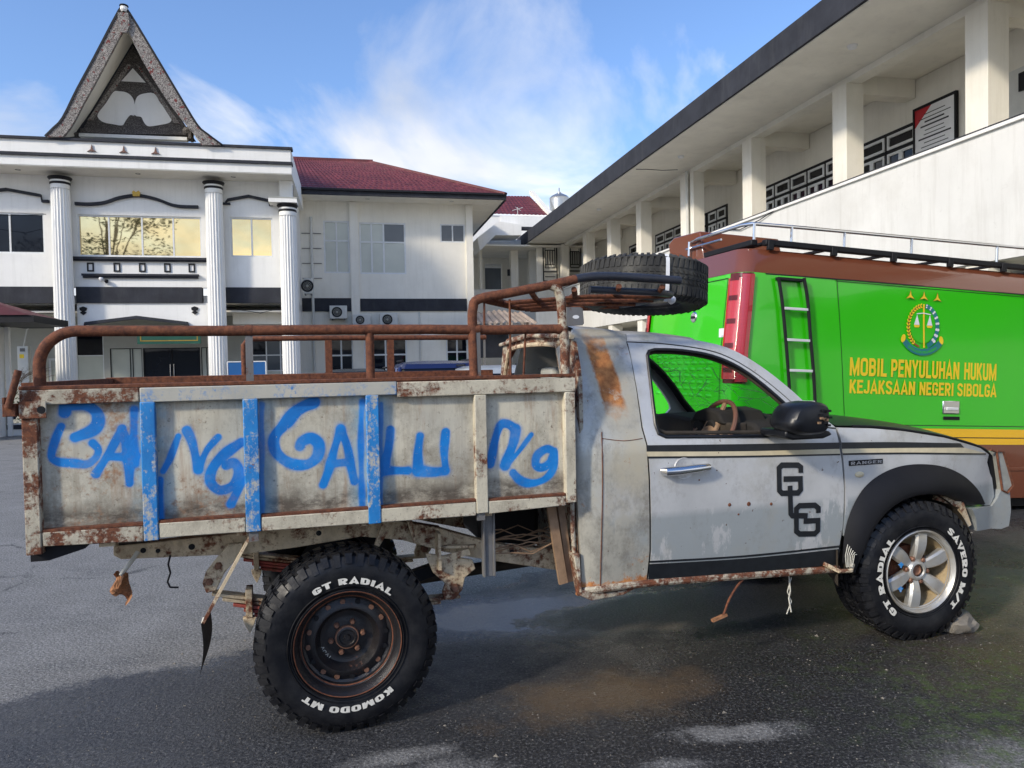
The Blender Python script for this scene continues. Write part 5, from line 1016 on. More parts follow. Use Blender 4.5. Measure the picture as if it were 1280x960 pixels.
# ladder
LD = [[vs_(*p) for p in spline(q, 4)] for q in ([(970, 347), (974, 375), (978, 420), (981, 460), (984, 505), (986, 540)], [(1002, 348), (1006, 375), (1009, 420), (1013, 470), (1015, 510), (1017, 545)])]
for q in LD: vk('ladder_rail', MB().tube([(x, vinset(z)-.045, z) for x, z in q], .015, 8), 'black')
vk('ladder_mount', MB().box(LD[0][0][0], LD[1][0][0], vinset(2.35)-.05, vinset(2.35)+.01, 2.345, 2.372), 'black', bevel=.004)
for yy in (386, 425, 463, 502):
    f = lambda q: min(q, key=lambda p: abs(V.side(990, yy, 0)[1]-p[1])); a, b_ = f(LD[0]), f(LD[1]); zz_ = V.side(990, yy, -.04)[1]
    vk('ladder_rung', MB().box(a[0]+.01, b_[0]-.01, vinset(zz_)-.06, vinset(zz_)-.03, zz_-.012, zz_+.012), 'alu', bevel=.003)
# tall tail lamps wrapped round the rear corners
def lamp(y0, flip):
    def cpt(u, z, d):       # u 0 on the side, 1 on the rear
        i = vinset(z); r = .13; x0 = vrear(z)
        sx0 = -.045
        if u < .25: p = (x0+r+sx0*(1-u/.25)-0.0, i); nrm = (0, -1)
        elif u < .8: t = (u-.25)/.55*pi/2; p = (x0+r-r*sin(t), i+r-r*cos(t)); nrm = (-sin(t), -cos(t))
        else: p = (x0, i+r+(u-.8)/.2*.03); nrm = (-1, 0)
        x, y = p[0]+nrm[0]*d, p[1]+nrm[1]*d
        return (x, VW-y if flip else y, z)
    z0, z1 = 1.42, 2.385
    a = vk('tail_lamp', MB().grid(lambda u, v: cpt(u*.52, z0+(z1-z0)*v, .022), 8, 30), 'lens2', 'tall red tail lamp')
    part('inner_lens', MB().grid(lambda u, v: cpt(.52+u*.48, z0+.02+(z1-z0-.05)*v, .024), 8, 30), 'lens', a)
    part('lamp_rim', MB().grid(lambda u, v: cpt(-.02+u*1.04 if u < .5 else min(1, -.02+u*1.04), z0-.015+(z1-z0+.03)*v, .008), 14, 30), 'lens_dark', a)
    for z in (1.50, 1.72, 1.94, 2.15, 2.33): part('bulb_window', MB().grid(lambda u, v, z=z: cpt(.58+u*.22, z+.045*v, .0265), 4, 2), 'lens_dark', a)
lamp(0, False); lamp(0, True)
# rear door details
def rx(z): return vrear(z)-.004
ly, lz = V.cross(870, 397, -.25); bg_ = vk('round_badge', MB().lathe([(0, -.012), (.045, -.012), (.055, -.004), (.06, .01)], (rx(lz)+.005, ly, lz), 'x', 24), 'chrome'); part('badge_mark', MB().box(rx(lz)-.012, rx(lz)-.008, ly-.035, ly+.035, lz-.012, lz+.012), 'black', bg_)
ly, lz = V.cross(912, 418, -.2); vk('sticker', MB().box(rx(lz)-.002, rx(lz), ly-.05, ly+.03, lz-.03, lz+.05), 'white_v')
vk('rear_door_gap', MB().add([(rx(z)-.001, y, z) for z in (1.1, 1.7, 2.36) for y in (.21, .217)], [(0, 1, 3, 2), (2, 3, 5, 4)]), 'black')
vk('rear_door_gap', MB().add([(rx(2.36)-.001, y, 2.36+d) for y in (.21, 1.68) for d in (0, .007)], [(0, 1, 3, 2)]), 'black')
# raised shapes imitating a tiled roof mirrored in the lower rear door paint
for r in range(8):
    for c in range(8):
        z = 1.28+.062*r; y = .40+.135*c
        if r == 0 and c == 0:
            lv = vk('tile_reflection', MB().grid(lambda u, v: (rx(1.5)+.004-.014*sin(pi*u)*sin(pi*v)**.5, -.055+.11*u, -.018+.036*v), 8, 5), 'vgreen'); lv.location = (vrear(z)-vrear(1.5), y, z)
        else: share(lv, 'tile_reflection', van, (vrear(z)-vrear(1.5), y+(.0 if r % 2 else .03), z))
vk('rear_bumper', MB().box(-.40, -.28, .05, VW-.05, .40, .62), 'black', bevel=.03)
# cab end windows (out to the front)
vk('door_window', MB().box(4.02, 4.30, -.002, .02, 1.35, 2.1), 'glass_dark'); vk('windscreen', MB().prism([(VL-.02, 1.15), (VL-.50, 2.1), (VL-.53, 2.1), (VL-.06, 1.15)], .15, VW-.15), 'glass_dark'); vk('headlamp', MB().box(VL-.03, VL+.01, .12, .40, .70, .92), 'headlamp', bevel=.02); vk('headlamp', MB().box(VL-.03, VL+.01, VW-.40, VW-.12, .70, .92), 'headlamp', bevel=.02); vk('grille', MB().box(VL-.02, VL+.01, .5, VW-.5, .70, .9), 'black')
for x, zc in ((.55, .345+.03), (3.9, .345+.205)):
    for y in (-.01, VW-.20):
        w_ = vk('wheel', MB().lathe([(.20, .0), (.25, -.012), (.31, -.006), (.335, .02), (.34, .05), (.34, .15), (.335, .18), (.31, .206), (.20, .21)], (x, y, zc), 'y', 40, True), 'rubber'); part('rim', MB().lathe([(.205, .004), (.19, .02), (.10, .03), (.09, .01), (0, .008)], (x, y if y < 1 else y+.17, zc), 'y', 32), 'alu', w_)
for x in (.55, 3.9): vk('wheel_arch', MB().add([(x+.40*cos(t), -.003, .36+.42*sin(t)*.95) for t in [k*pi/20 for k in range(21)]], [tuple(range(21))]), 'black')
# roof rack: dark gutter bar, then a bright railing on stays
rk = vk('rack_base', MB().bar((.05, .12, 2.70), (4.35, .12, 2.70), .07, .055).bar((-.02, .16, 2.70), (-.02, VW-.16, 2.70), .07, .055).bar((.05, VW-.12, 2.70), (4.35, VW-.12, 2.70), .07, .055), 'black', bevel=.01)
for x in (.1, .8, 1.5, 2.2, 2.9, 3.6, 4.2): vk('rack_slat', MB().box(x-.03, x+.03, .14, VW-.14, 2.695, 2.715), 'black'); vk('rack_foot', MB().box(x-.03, x+.03, .075, .11, 2.63, 2.72), 'black', bevel=.005)
ry = .13
def rzz(x): return 2.868+.012*x
near = [(x, ry, rzz(x)) for x in (-.06, .5, 1.2, 2.0, 2.8, 3.6, 4.3)]
vk('railing', MB().tube([(.05, VW-.5, rzz(0)-.0), (-.07, VW-.62, rzz(0)), (-.10, 1.0, rzz(0)), (-.10, .25, rzz(0)), (-.06, ry+.02, rzz(0))]+near[1:], .017, 10), 'chrome')
vk('railing', MB().tube([(-.09, 1.25, 2.80), (-.09, .6, 2.795)], .012, 8), 'chrome')
for x, y in ((-.05, ry), (.355, ry), (.95, ry), (1.75, ry), (2.85, ry), (3.9, ry), (-.10, 1.18)): vk('railing_post', MB().tube([(x, y, 2.72), (x, y, rzz(x))], .013, 8), 'chrome')
vk('roof_box', MB().prismx([(.95, 2.66), (1.62, 2.66), (1.70, 2.93), (1.58, 2.985), (1.05, 2.96)], -.06, .9), 'vbrown', bevel=.012); 

# ================================================================== BUILDINGS
bO, bR = B.O, (0, 0, radians(12.2))
def bthing(n, l, c): return thing(n, l, c, bO, bR)
def window(parent, a0, a1, z0, z1, y, cols, rows, glass, fr='alu', w=.045, name='window', sashes=()):
    f = MB(); f.box(a0, a1, y-.03, y+.03, z0, z0+w).box(a0, a1, y-.03, y+.03, z1-w, z1).box(a0, a0+w, y-.03, y+.03, z0+w, z1-w).box(a1-w, a1, y-.03, y+.03, z0+w, z1-w)
    cs_ = cols if isinstance(cols, (list, tuple)) else [k/cols for k in range(cols+1)]; rs_ = rows if isinstance(rows, (list, tuple)) else [k/rows for k in range(rows+1)]
    for c in cs_[1:-1]: x = a0+(a1-a0)*c; f.box(x-w/2, x+w/2, y-.026, y+.026, z0+w, z1-w)
    for r in rs_[1:-1]: z = z0+(z1-z0)*r; f.box(a0+w, a1-w, y-.022, y+.022, z-w/2, z+w/2)
    o = part(name, f, fr, parent, smooth=0)
    for i in range(len(cs_)-1):
        for j in range(len(rs_)-1):
            g_ = glass[(i, j)] if isinstance(glass, dict) and (i, j) in glass else (glass['*'] if isinstance(glass, dict) else glass)
            x0, x1 = a0+(a1-a0)*cs_[i]+w/3, a0+(a1-a0)*cs_[i+1]-w/3; k0, k1 = z0+(z1-z0)*rs_[j]+w/3, z0+(z1-z0)*rs_[j+1]-w/3
            part('pane', MB().box(x0, x1, y+.003, y+.009, k0, k1), g_, o, smooth=0)
    return o
def wall_with_holes(a0, a1, z0, z1, y0, y1, holes):
    """wall slab built of blocks that leave the openings free"""
    xs = sorted({a0, a1}|{h[0] for h in holes}|{h[1] for h in holes}); zs = sorted({z0, z1}|{h[2] for h in holes}|{h[3] for h in holes}); mb = MB()
    for i in range(len(xs)-1):
        j = 0
        while j < len(zs)-1:
            cx, cz = (xs[i]+xs[i+1])/2, (zs[j]+zs[j+1])/2; solid = lambda jj: not any(h[0] < cx < h[1] and h[2] < (zs[jj]+zs[jj+1])/2 < h[3] for h in holes)
            if solid(j):
                k = j
                while k+1 < len(zs)-1 and solid(k+1): k += 1
                mb.box(xs[i], xs[i+1], y0, y1, zs[j], zs[k+1]); j = k+1
            else: j += 1
    return mb
# ---------------- front hall (left)
hall = bthing('entrance_hall', 'white columned two-storey hall with dark bands and a carved pointed gable', 'building')
hk = lambda n, mb, m, label=None, smooth=0, bevel=0: part(n, mb, m, hall, label, smooth, bevel)
A0, A1 = -9.0, 3.86
wins = [(-2.12, 1.27, 5.03, 6.24), (2.09, 3.32, 5.065, 6.26), (-4.6, -2.99, 5.09, 6.25), (-8.2, -5.4, 5.09, 6.25)]
hk('upper_wall', wall_with_holes(A0, A1, 4.12, 7.5, 0, .2, wins), 'white_wall')
hk('side_wall', MB().box(A1-.2, A1, .2, 4.4, 3.0, 7.5), 'white_wall'); hk('floor_slab', MB().box(A0, A1, .2, 5, 3.66, 3.9), 'white_wall')
hk('dark_band', MB().box(A0, -2.42, -.05, 0.19, 3.66, 4.13).box(-2.2, 1.24, -.05, 0.19, 3.66, 4.13).box(1.9, 3.55, -.05, 0.19, 3.66, 4.13), 'char')
window(hall, *wins[0], .07, [0, .245, .51, .765, 1], 1, {(0, 0): 'glass_skygold', '*': 'glass_skygold'}); window(hall, *wins[1], .07, 2, 1, 'glass_skygold'); window(hall, *wins[2], .07, [0, .44, 1], 1, 'glass_dark'); window(hall, *wins[3], .07, 4, 1, 'glass_dark')
for w_ in wins: hk('reveal', MB().box(w_[0], w_[1], .12, .16, w_[2], w_[3]), 'dark_in')
hk('sill_ledge', MB().box(-2.30, 1.44, -.14, 0, 4.93, 5.0).box(-2.26, 1.40, -.09, 0, 4.885, 4.93), 'char'); hk('sill_ledge', MB().box(-2.02, 1.17, -.12, 0, 4.45, 4.51).box(-2.0, 1.15, -.07, 0, 4.39, 4.45), 'char')
for x in (-1.80, -1.09, -.40, .29, .97):
    sq = MB(); sq.box(x-.09, x+.09, -.03, 0, 4.58, 4.62).box(x-.09, x+.09, -.03, 0, 4.80, 4.84).box(x-.09, x-.055, -.03, 0, 4.62, 4.80).box(x+.055, x+.09, -.03, 0, 4.62, 4.80); hk('square_ornament', sq, 'black')
def crown(pts, h, d=.10):
    mb = MB(); n = len(pts); P = pts+[(x, z-h) for x, z in reversed(pts)]
    for i in range(n-1): mb.prism([pts[i], pts[i+1], (pts[i+1][0], pts[i+1][1]-h), (pts[i][0], pts[i][1]-h)], -d, 0)
    return mb
hk('window_crown', crown(spline([(-2.14, 6.58), (-1.75, 6.575), (-1.35, 6.63), (-.95, 6.78), (-.45, 6.86), (.05, 6.77), (.45, 6.62), (.75, 6.57), (1.21, 6.57)], 4), .085), 'char')
hk('window_crown', crown([(1.98, 6.70), (2.05, 6.80), (2.65, 6.93), (3.30, 6.80), (3.31, 6.72)], .075), 'char'); hk('window_crown', crown([(-5.2, 6.72), (-4.5, 6.84), (-3.9, 6.93), (-3.02, 6.78), (-3.0, 6.62), (-2.82, 6.62)], .075), 'char')
hk('crown_step', MB().box(1.86, 2.12, -.09, 0, 6.62, 6.68).box(3.24, 3.36, -.09, 0, 6.62, 6.70), 'char')
hk('crest', MB().prism([(-.56, 6.78), (-.38, 6.78), (-.36, 6.90), (-.40, 6.94), (-.47, 6.90), (-.54, 6.94), (-.58, 6.90)], -.16, -.10), 'gold')
# fluted columns
def column(x, y, z0, z1, r=.27):
    n = 20; seg = n*4; prof = []
    for k in range(seg):
        t = 2*pi*k/seg; f = [0, -.022, -.030, -.022][k % 4]; prof.append((t, f))
    mb = MB(); lv = [(z0, 1.0), (z0+(z1-z0)*.4, .97), (z1-.34, .90)]
    mb.add([(x+(r*s_+f)*cos(t), y+(r*s_+f)*sin(t), z) for z, s_ in lv for t, f in prof], [(i*seg+k, i*seg+(k+1) % seg, (i+1)*seg+(k+1) % seg, (i+1)*seg+k) for i in range(len(lv)-1) for k in range(seg)])
    o = part('column', mb, 'white_wall', hall, None, 25)
    part('neck', MB().lathe([(r*.90, z1-.34), (r*.92, z1-.34), (r*.92, z1-.22), (r*.88, z1-.22)], (x, y, 0), 'z', 28, True), 'white_wall', o)
    part('neck_ring', MB().lathe([(r*.93, z1-.22), (r*.98, z1-.21), (r*.98, z1-.16), (r*.93, z1-.15)], (x, y, 0), 'z', 28), 'black', o)
    part('neck', MB().lathe([(r*.90, z1-.15), (r*.94, z1-.10)], (x, y, 0), 'z', 28), 'white_wall', o)
    part('capital', MB().lathe([(r*.94, z1-.10), (r*1.08, z1-.06), (r*1.16, z1-.02), (r*1.10, z1), (0, z1)], (x, y, 0), 'z', 28), 'black', o); return o
column(-2.43, -.3, 0, 7.22); column(1.70, -.3, 0, 7.22); column(3.80, -.3, 0, 6.60); column(-6.2, -.3, 0, 7.22)
hk('column_cap_block', MB().box(3.28, 4.10, -.62, 0, 6.62, 6.74), 'white_wall'); hk('cap_trim', MB().box(3.27, 4.11, -.63, -.02, 6.745, 6.775), 'grey_in'); hk('pilaster', MB().box(3.58, 3.95, -.30, -.003, 6.775, 7.34), 'white_wall')
# cornice and parapet
CX0, CX1, CY = A0-.5, 4.0, -1.0
hk('soffit', MB().box(CX0, CX1, CY, .0, 7.345, 7.37), 'soffit'); hk('cornice', MB().box(CX0, CX1, CY-.02, CY+.2, 7.37, 7.62), 'white_wall'); hk('dark_moulding', MB().box(CX0, CX1+.03, CY-.09, CY+.2, 7.62, 7.70), 'char')
hk('parapet', MB().box(CX0, CX1-.02, CY+.0, CY+.2, 7.70, 8.07), 'white_wall'); hk('dark_moulding', MB().box(CX0, CX1+.04, CY-.07, CY+.22, 8.07, 8.14), 'char'); hk('side_cornice', MB().box(CX1-.2, CX1, CY+.2, 4.2, 7.37, 8.07), 'white_wall'); hk('flat_roof', MB().box(CX0, CX1-.2, CY+.2, 5, 7.9, 7.96), 'grey_in')
for x in (-3.4, -.3, 2.3): hk('downlight', MB().lathe([(.07, 7.335), (.05, 7.345)], (x, -.55, 0), 'z', 14), 'char')
for x in (-1.35, -.53, .30): hk('arrow_ornament', MB().prism([(x, 7.99), (x+.03, 7.85), (x+.12, 7.79), (x+.02, 7.81), (x, 7.78), (x-.02, 7.81), (x-.12, 7.79), (x-.03, 7.85)], CY-.04, CY), 'brown_wheel')
# ground floor
hk('portal_wall', MB().prism([(-2.2, 3.66), (1.42, 3.66), (1.42, 1.0), (1.36, 1.0), (1.36, 2.95), (.87, 2.95), (.80, 3.06), (-.58, 3.22), (-1.95, 3.06), (-2.0, 2.9), (-2.2, 2.9)], 0.003, .18), 'white_wall')
hk('portal_moulding', crown([(-2.0, 3.02), (-1.98, 3.10), (-.58, 3.28), (.82, 3.09), (.86, 2.98)], .09, .12), 'char'); hk('portal_moulding', MB().box(.86, 1.5, -.1, .0, 2.90, 2.97), 'char')
for x in (-2.03, 1.02): hk('wall_ornament', MB().prism([(x-.10, 3.52), (x, 3.56), (x+.10, 3.52), (x+.09, 3.45), (x+.03, 3.42), (x+.09, 3.38), (x, 3.31), (x-.09, 3.38), (x-.03, 3.42), (x-.09, 3.45)], -.03, .0), 'black')
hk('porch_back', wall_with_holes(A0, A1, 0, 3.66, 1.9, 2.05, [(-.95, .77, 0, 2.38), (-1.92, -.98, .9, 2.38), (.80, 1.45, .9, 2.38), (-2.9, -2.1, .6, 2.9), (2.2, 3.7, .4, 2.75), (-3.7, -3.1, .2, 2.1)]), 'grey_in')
hk('porch_ceiling', MB().box(A0, A1, .18, 1.9, 3.4, 3.45), 'soffit'); hk('porch_beam', MB().box(2.0, 3.6, .6, 1.9, 3.05, 3.4), 'soffit')
window(hall, -.95, .77, 0, 2.38, 1.95, [0, .5, 1], 1, 'glass_dark', 'black', .03, 'door'); hk('door_pull', MB().tube([(-.14, 1.88, .9), (-.14, 1.88, 1.85)], .014, 6).tube([(-.03, 1.88, .9), (-.03, 1.88, 1.85)], .014, 6), 'chrome')
window(hall, -1.92, -.98, .9, 2.38, 1.95, [0, .62, .70, 1], 1, 'glass_curtain', 'black', .02); window(hall, .80, 1.45, .9, 2.38, 1.95, 4, 1, 'glass_curtain', 'black', .02)
window(hall, -2.9, -2.1, .6, 2.9, 1.95, 1, [0, .68, 1], {(0, 0): 'glass_curtain', '*': 'glass_dark'}, 'alu', .03); window(hall, -3.7, -3.1, .2, 2.1, 1.95, 1, 1, 'glass_curtain', 'alu', .07)
window(hall, 2.2, 3.7, .4, 2.75, 1.95, [0, .42, .72, 1], [0, .5, .72, 1], {(0, 2): 'glass_dark', (0, 1): 'glass_grey', (1, 0): 'glass_curtain', '*': 'glass_grey'}, 'alu', .04)
hk('sign_panel', MB().box(-.66, 1.12, .20, .25, 2.45, 2.95), 'green_sign'); hk('sign_strip', MB().box(-.58, 1.04, .192, .20, 2.53, 2.56).box(-.58, 1.04, .192, .20, 2.84, 2.87).box(-.58, -.55, .192, .20, 2.56, 2.84).box(1.01, 1.04, .192, .20, 2.56, 2.84), 'gold')
hk('door_hood', MB().box(2.1, 3.7, 1.6, 1.9, 2.86, 2.93), 'char'); hk('left_hood', MB().box(-3.95, -2.85, .3, .9, 2.98, 3.04), 'char')
hk('camera_dome', MB().lathe([(0, -.07), (.05, -.05), (.07, 0), (.05, .04)], (-1.50, -.10, 4.36), 'z', 14), 'white_v'); hk('camera_dome', MB().lathe([(0, -.07), (.04, -.05), (.06, 0), (.03, .04)], (-1.36, -.10, 4.30), 'z', 14), 'black')
hk('conduit', MB().tube([(3.93, .1, 4.1), (3.93, .1, 7.3)], .03, 6), 'black'); hk('wall_cable', MB().tube([(3.7, -.02, 3.55), (2.9, -.02, 3.35), (1.99, -.02, 3.5)], .01, 5), 'black'); hk('hanging_cable', MB().tube([(-6.2, -1.0, 6.2), (-4, -1.2, 5.9), (-2.7, -.62, 6.1)], .008, 5), 'black'); hk('plinth', MB().box(A0, A1, .1, 1.9, 0, .12), 'grey_in')
# gable
gy = -1.15
GO = [B.side(*p, gy) for p in spline([(57.9, 171), (68, 161), (79.7, 148.4), (97.5, 112.8), (119, 73), (150, 14), (155, 11)], 3)]; GI = [B.side(*p, gy) for p in spline([(78, 171), (86, 162), (93.5, 150), (106, 126), (119, 103), (150, 45), (155, 37)], 3)]
HO = [B.side(*p, gy) for p in spline([(275.5, 181), (258, 168), (245, 156), (220, 115), (186.5, 59), (160.8, 16.8), (155, 11)], 3)]; HI = [B.side(*p, gy) for p in spline([(252, 181), (244, 169), (234, 158), (207, 122.7), (176.6, 73), (161, 40), (155, 37)], 3)]
gab = hk('gable_board', MB(), 'carving'); bpy.data.objects.remove(gab)
def board(P, Q, y0, y1): 
    mb = MB()
    for i in range(len(P)-1): mb.prism([P[i], P[i+1], Q[i+1], Q[i]], y0, y1)
    return mb
hk('barge_board', board(GO, GI, gy, gy+.10), 'carving', 'carved barge board'); hk('barge_board', board(HO, HI, gy, gy+.10), 'carving', 'carved barge board')
gbf = lambda x, y: B.side(x/5.054+50, y/5.054, .10)
for P, Q, s_ in ((GO, GI, -1), (HO, HI, 1)):
    E_ = [(x+s_*.05, z+.03) for x, z in P]; hk('roof_edge', board(P, E_, gy-.02, gy+.16), 'black')
    back = [(.25+(x+.25)*.75 if False else x, z) for x, z in P]
    mb = MB(); n_ = len(P); mb.add([(x, gy+.08, z) for x, z in P]+[(x, gy+4.5, z) for x, z in P], [(i, i+1, i+1+n_, i+n_) for i in range(n_-1)]); hk('gable_roof', mb, 'char', smooth=35)
    # pale lining under the overhang, from the boards back to the carved wall
    iy = .10; gl = [gbf(585, 270), gbf(225, 862)] if s_ < 0 else [gbf(585, 270), gbf(995, 885)]; nq = len(Q)-1; inn = [(gl[1][0]+(gl[0][0]-gl[1][0])*k/nq, gl[1][1]+(gl[0][1]-gl[1][1])*k/nq) for k in range(nq+1)]
    mb = MB(); mb.add([(x, gy+.05, z) for x, z in Q]+[(x, iy, z-.0) for x, z in inn], [(i, i+1, i+1+n_, i+n_) for i in range(n_-1)]); hk('overhang_lining', mb, 'soffit', smooth=35)
ga = B.side(155, 12, gy)
hk('finial', MB().lathe([(0, .16), (.09, .14), (.10, .05), (.06, 0)], (ga[0], gy+.0, ga[1]-.06), 'z', 12), 'white_wall'); hk('finial_cap', MB().lathe([(0, .06), (.11, .03), (.12, 0)], (ga[0], gy, ga[1]+.09), 'z', 12), 'black')
hk('carved_mask', MB().prism([(ga[0]-.14, ga[1]-.12), (ga[0]+.12, ga[1]-.12), (ga[0]+.15, ga[1]-.45), (ga[0]+.07, ga[1]-.66), (ga[0]-.07, ga[1]-.66), (ga[0]-.15, ga[1]-.45)], gy-.08, gy), 'carving')
gb = lambda x, y: B.side(x, y, .12)
def poly(pts): return [gb(x/5.054+50, y/5.054) for x, y in pts]
hk('gable_wall', MB().prism(poly([(585, 285), (240, 862), (980, 885)]), .12, .3), 'carving_dark')
for q in ([(555, 405), (580, 415), (335, 760), (300, 760)], [(605, 405), (625, 415), (885, 782), (848, 782)]): hk('red_frame_strip', MB().prism(poly(q), .09, .12), 'carving')
hk('white_field', MB().prism(poly([(588, 432), (668, 522), (515, 513)]), .10, .12), 'white_wall')
hk('white_field', MB().prism(poly(spline([(500, 578), (545, 585), (580, 610), (598, 655), (598, 728), (570, 728), (540, 765), (520, 793), (460, 785), (400, 772), (368, 745), (370, 715), (420, 650), (465, 582)], 3, True)), .10, .12), 'white_wall')
hk('white_field', MB().prism(poly(spline([(600, 655), (618, 610), (660, 592), (722, 592), (760, 650), (820, 725), (832, 755), (815, 778), (760, 790), (690, 799), (660, 778), (640, 740), (600, 728)], 3, True)), .10, .12), 'white_wall')
hk('gable_sill', MB().prism(poly([(262, 855), (938, 880), (938, 900), (262, 875)]), -.1, .12), 'white_wall'); hk('gable_beam', MB().prism(poly([(262, 820), (950, 842), (950, 860), (262, 850)]), -.02, .12), 'carving_dark')
for q in ([(232, 770), (250, 770), (250, 870), (232, 870)], [(955, 830), (972, 830), (972, 900), (955, 900)]): hk('gable_post', MB().prism(poly(q), -.3, .12), 'carving_dark')
for x_, z_ in ((215, 815), (945, 850)): p = gb(x_/5.054+50, z_/5.054); hk('boss', MB().lathe([(0, -.10), (.09, -.06), (.12, .0), (.09, .05)], (p[0], -.25, p[1]), 'y', 14), 'carving_dark')
# ---------------- middle block
mid = bthing('office_block', 'cream two-storey block with a red tiled hip roof beside the columned hall', 'building')
mk = lambda n, mb, m, label=None, smooth=0, bevel=0: part(n, mb, m, mid, label, smooth, bevel)
MY = 4.5
mw = [(4.68, 5.62, 5.15, 7.09), (5.98, 7.70, 5.13, 7.06), (9.02, 9.97, 6.36, 7.06)]; mlw = [(4.78, 5.66, .4, 2.75), (6.05, 7.66, .4, 2.75), (9.15, 10.0, .9, 2.75)]
mk('wall', wall_with_holes(3.7, 10.12, 0, 7.85, MY, MY+.2, mw+mlw), 'cream_wall'); mk('side_wall', MB().box(9.92, 10.12, MY+.2, MY+9, 0, 7.85), 'cream_wall')
mk('pilaster', MB().box(5.64, 5.94, MY-.12, MY, 4.25, 7.78).box(5.64, 5.94, MY-.12, MY, 0, 4.25), 'cream_wall'); mk('pilaster', MB().box(10.0, 10.26, MY-.12, MY, 0, 7.78), 'cream_wall')
mk('dark_band', MB().box(3.7, 5.62, MY-.05, MY, 3.73, 4.22).box(5.96, 9.98, MY-.05, MY, 3.73, 4.20), 'char')
window(mid, *mw[0], MY+.05, 2, [0, .62, 1], 'glass_curtain', 'alu', .06); window(mid, *mw[1], MY+.05, [0, .26, .52, 1], [0, .62, 1], {(2, 1): 'glass_grey', '*': 'glass_curtain'}, 'alu', .06); window(mid, *mw[2], MY+.05, 2, 1, 'glass_grey', 'alu', .05)
window(mid, *mlw[0], MY+.05, 2, [0, .72, 1], 'glass_dark', 'alu', .06); window(mid, *mlw[1], MY+.05, [0, .2, .5, 1], [0, .72, 1], 'glass_dark', 'alu', .06); window(mid, *mlw[2], MY+.05, 2, [0, .68, 1], 'glass_dark', 'alu', .06)
mk('room_dark', MB().box(4.0, 9.9, MY+.25, MY+.3, .3, 7.2), 'dark_in')
mk('canopy_slab', MB().box(4.40, 8.05, MY-.75, MY, 3.06, 3.16), 'char'); mk('canopy_slab', MB().box(8.75, 10.9, MY-.75, MY, 3.03, 3.13), 'char')
for k in range(4): mk('wall_pipe', MB().tube([(3.9, MY-.03, 4.95+.55*k), (4.6, MY-.03, 4.95+.55*k)], .014, 6), 'grey_steel')
mk('downpipe', MB().tube([(4.25, MY-.08, 1.5), (4.25, MY-.08, 7.2)], .05, 8), 'ac_white'); mk('downpipe', MB().tube([(8.15, MY-.05, 0), (8.15, MY-.05, 3.7)], .03, 8), 'ac_white')
ER = 3.35; EX = 11.35
mk('eave_soffit', MB().box(3.2, EX, ER, MY+.0, 7.80, 7.84).box(10.12, EX, MY, MY+9, 7.80, 7.84), 'soffit'); mk('eave_fascia', MB().box(3.2, EX+.03, ER-.03, ER+.05, 7.78, 7.97).box(EX-.03, EX+.05, ER+.05, MY+9, 7.78, 7.97), 'char')
for x in (6.3, 9.4): mk('downlight', MB().lathe([(.08, 7.79), (.06, 7.80)], (x, 3.9, 0), 'z', 12), 'grey_in')
# hip roof of pressed metal tiles: real ribs and steps
def tiles(P00, P10, P11, P01, nu, nv, step=.34, rib=.21, keep=lambda p: True):
    a, b_, c, d = map(Vector, (P00, P10, P11, P01)); nrm = (b_-a).cross(d-a).normalized()
    if nrm.z < 0: nrm = -nrm
    lu, lv = (b_-a).length, (d-a).length
    def f(u, v):
        p = (a*(1-u)+b_*u)*(1-v)+(d*(1-u)+c*u)*v; s_ = (v*lv/step) % 1
        return p+nrm*(.028*abs(sin(pi*u*lu/rib))-.035*s_+.02)
    return MB().grid(f, nu, nv)
rg = 7.7; rz_ = B.side(420, 201, rg)[1]; re_ = B.side(463, 203, rg)[0]
tl = mk('tiled_roof', tiles((3.2, ER-.08, 7.96), (EX, ER-.08, 7.96), (re_, rg, rz_), (3.2, rg, rz_), 170, 60), 'tile_red', smooth=0)
mk('tiled_roof_side', tiles((EX, ER-.08, 7.96), (EX, MY+9, 7.96), (re_, MY+6, rz_), (re_, rg, rz_), 60, 30), 'tile_red', smooth=0)
mk('ridge_cap', MB().bar((3.2, rg, rz_+.03), (re_+.1, rg, rz_+.03), .22, .10), 'tile_red'); mk('ridge_cap', MB().bar((re_, rg, rz_+.02), (EX, ER-.08, 8.0), .2, .09), 'tile_red'); mk('gutter', MB().box(3.2, EX+.03, ER-.12, ER-.03, 7.93, 8.0), 'black')
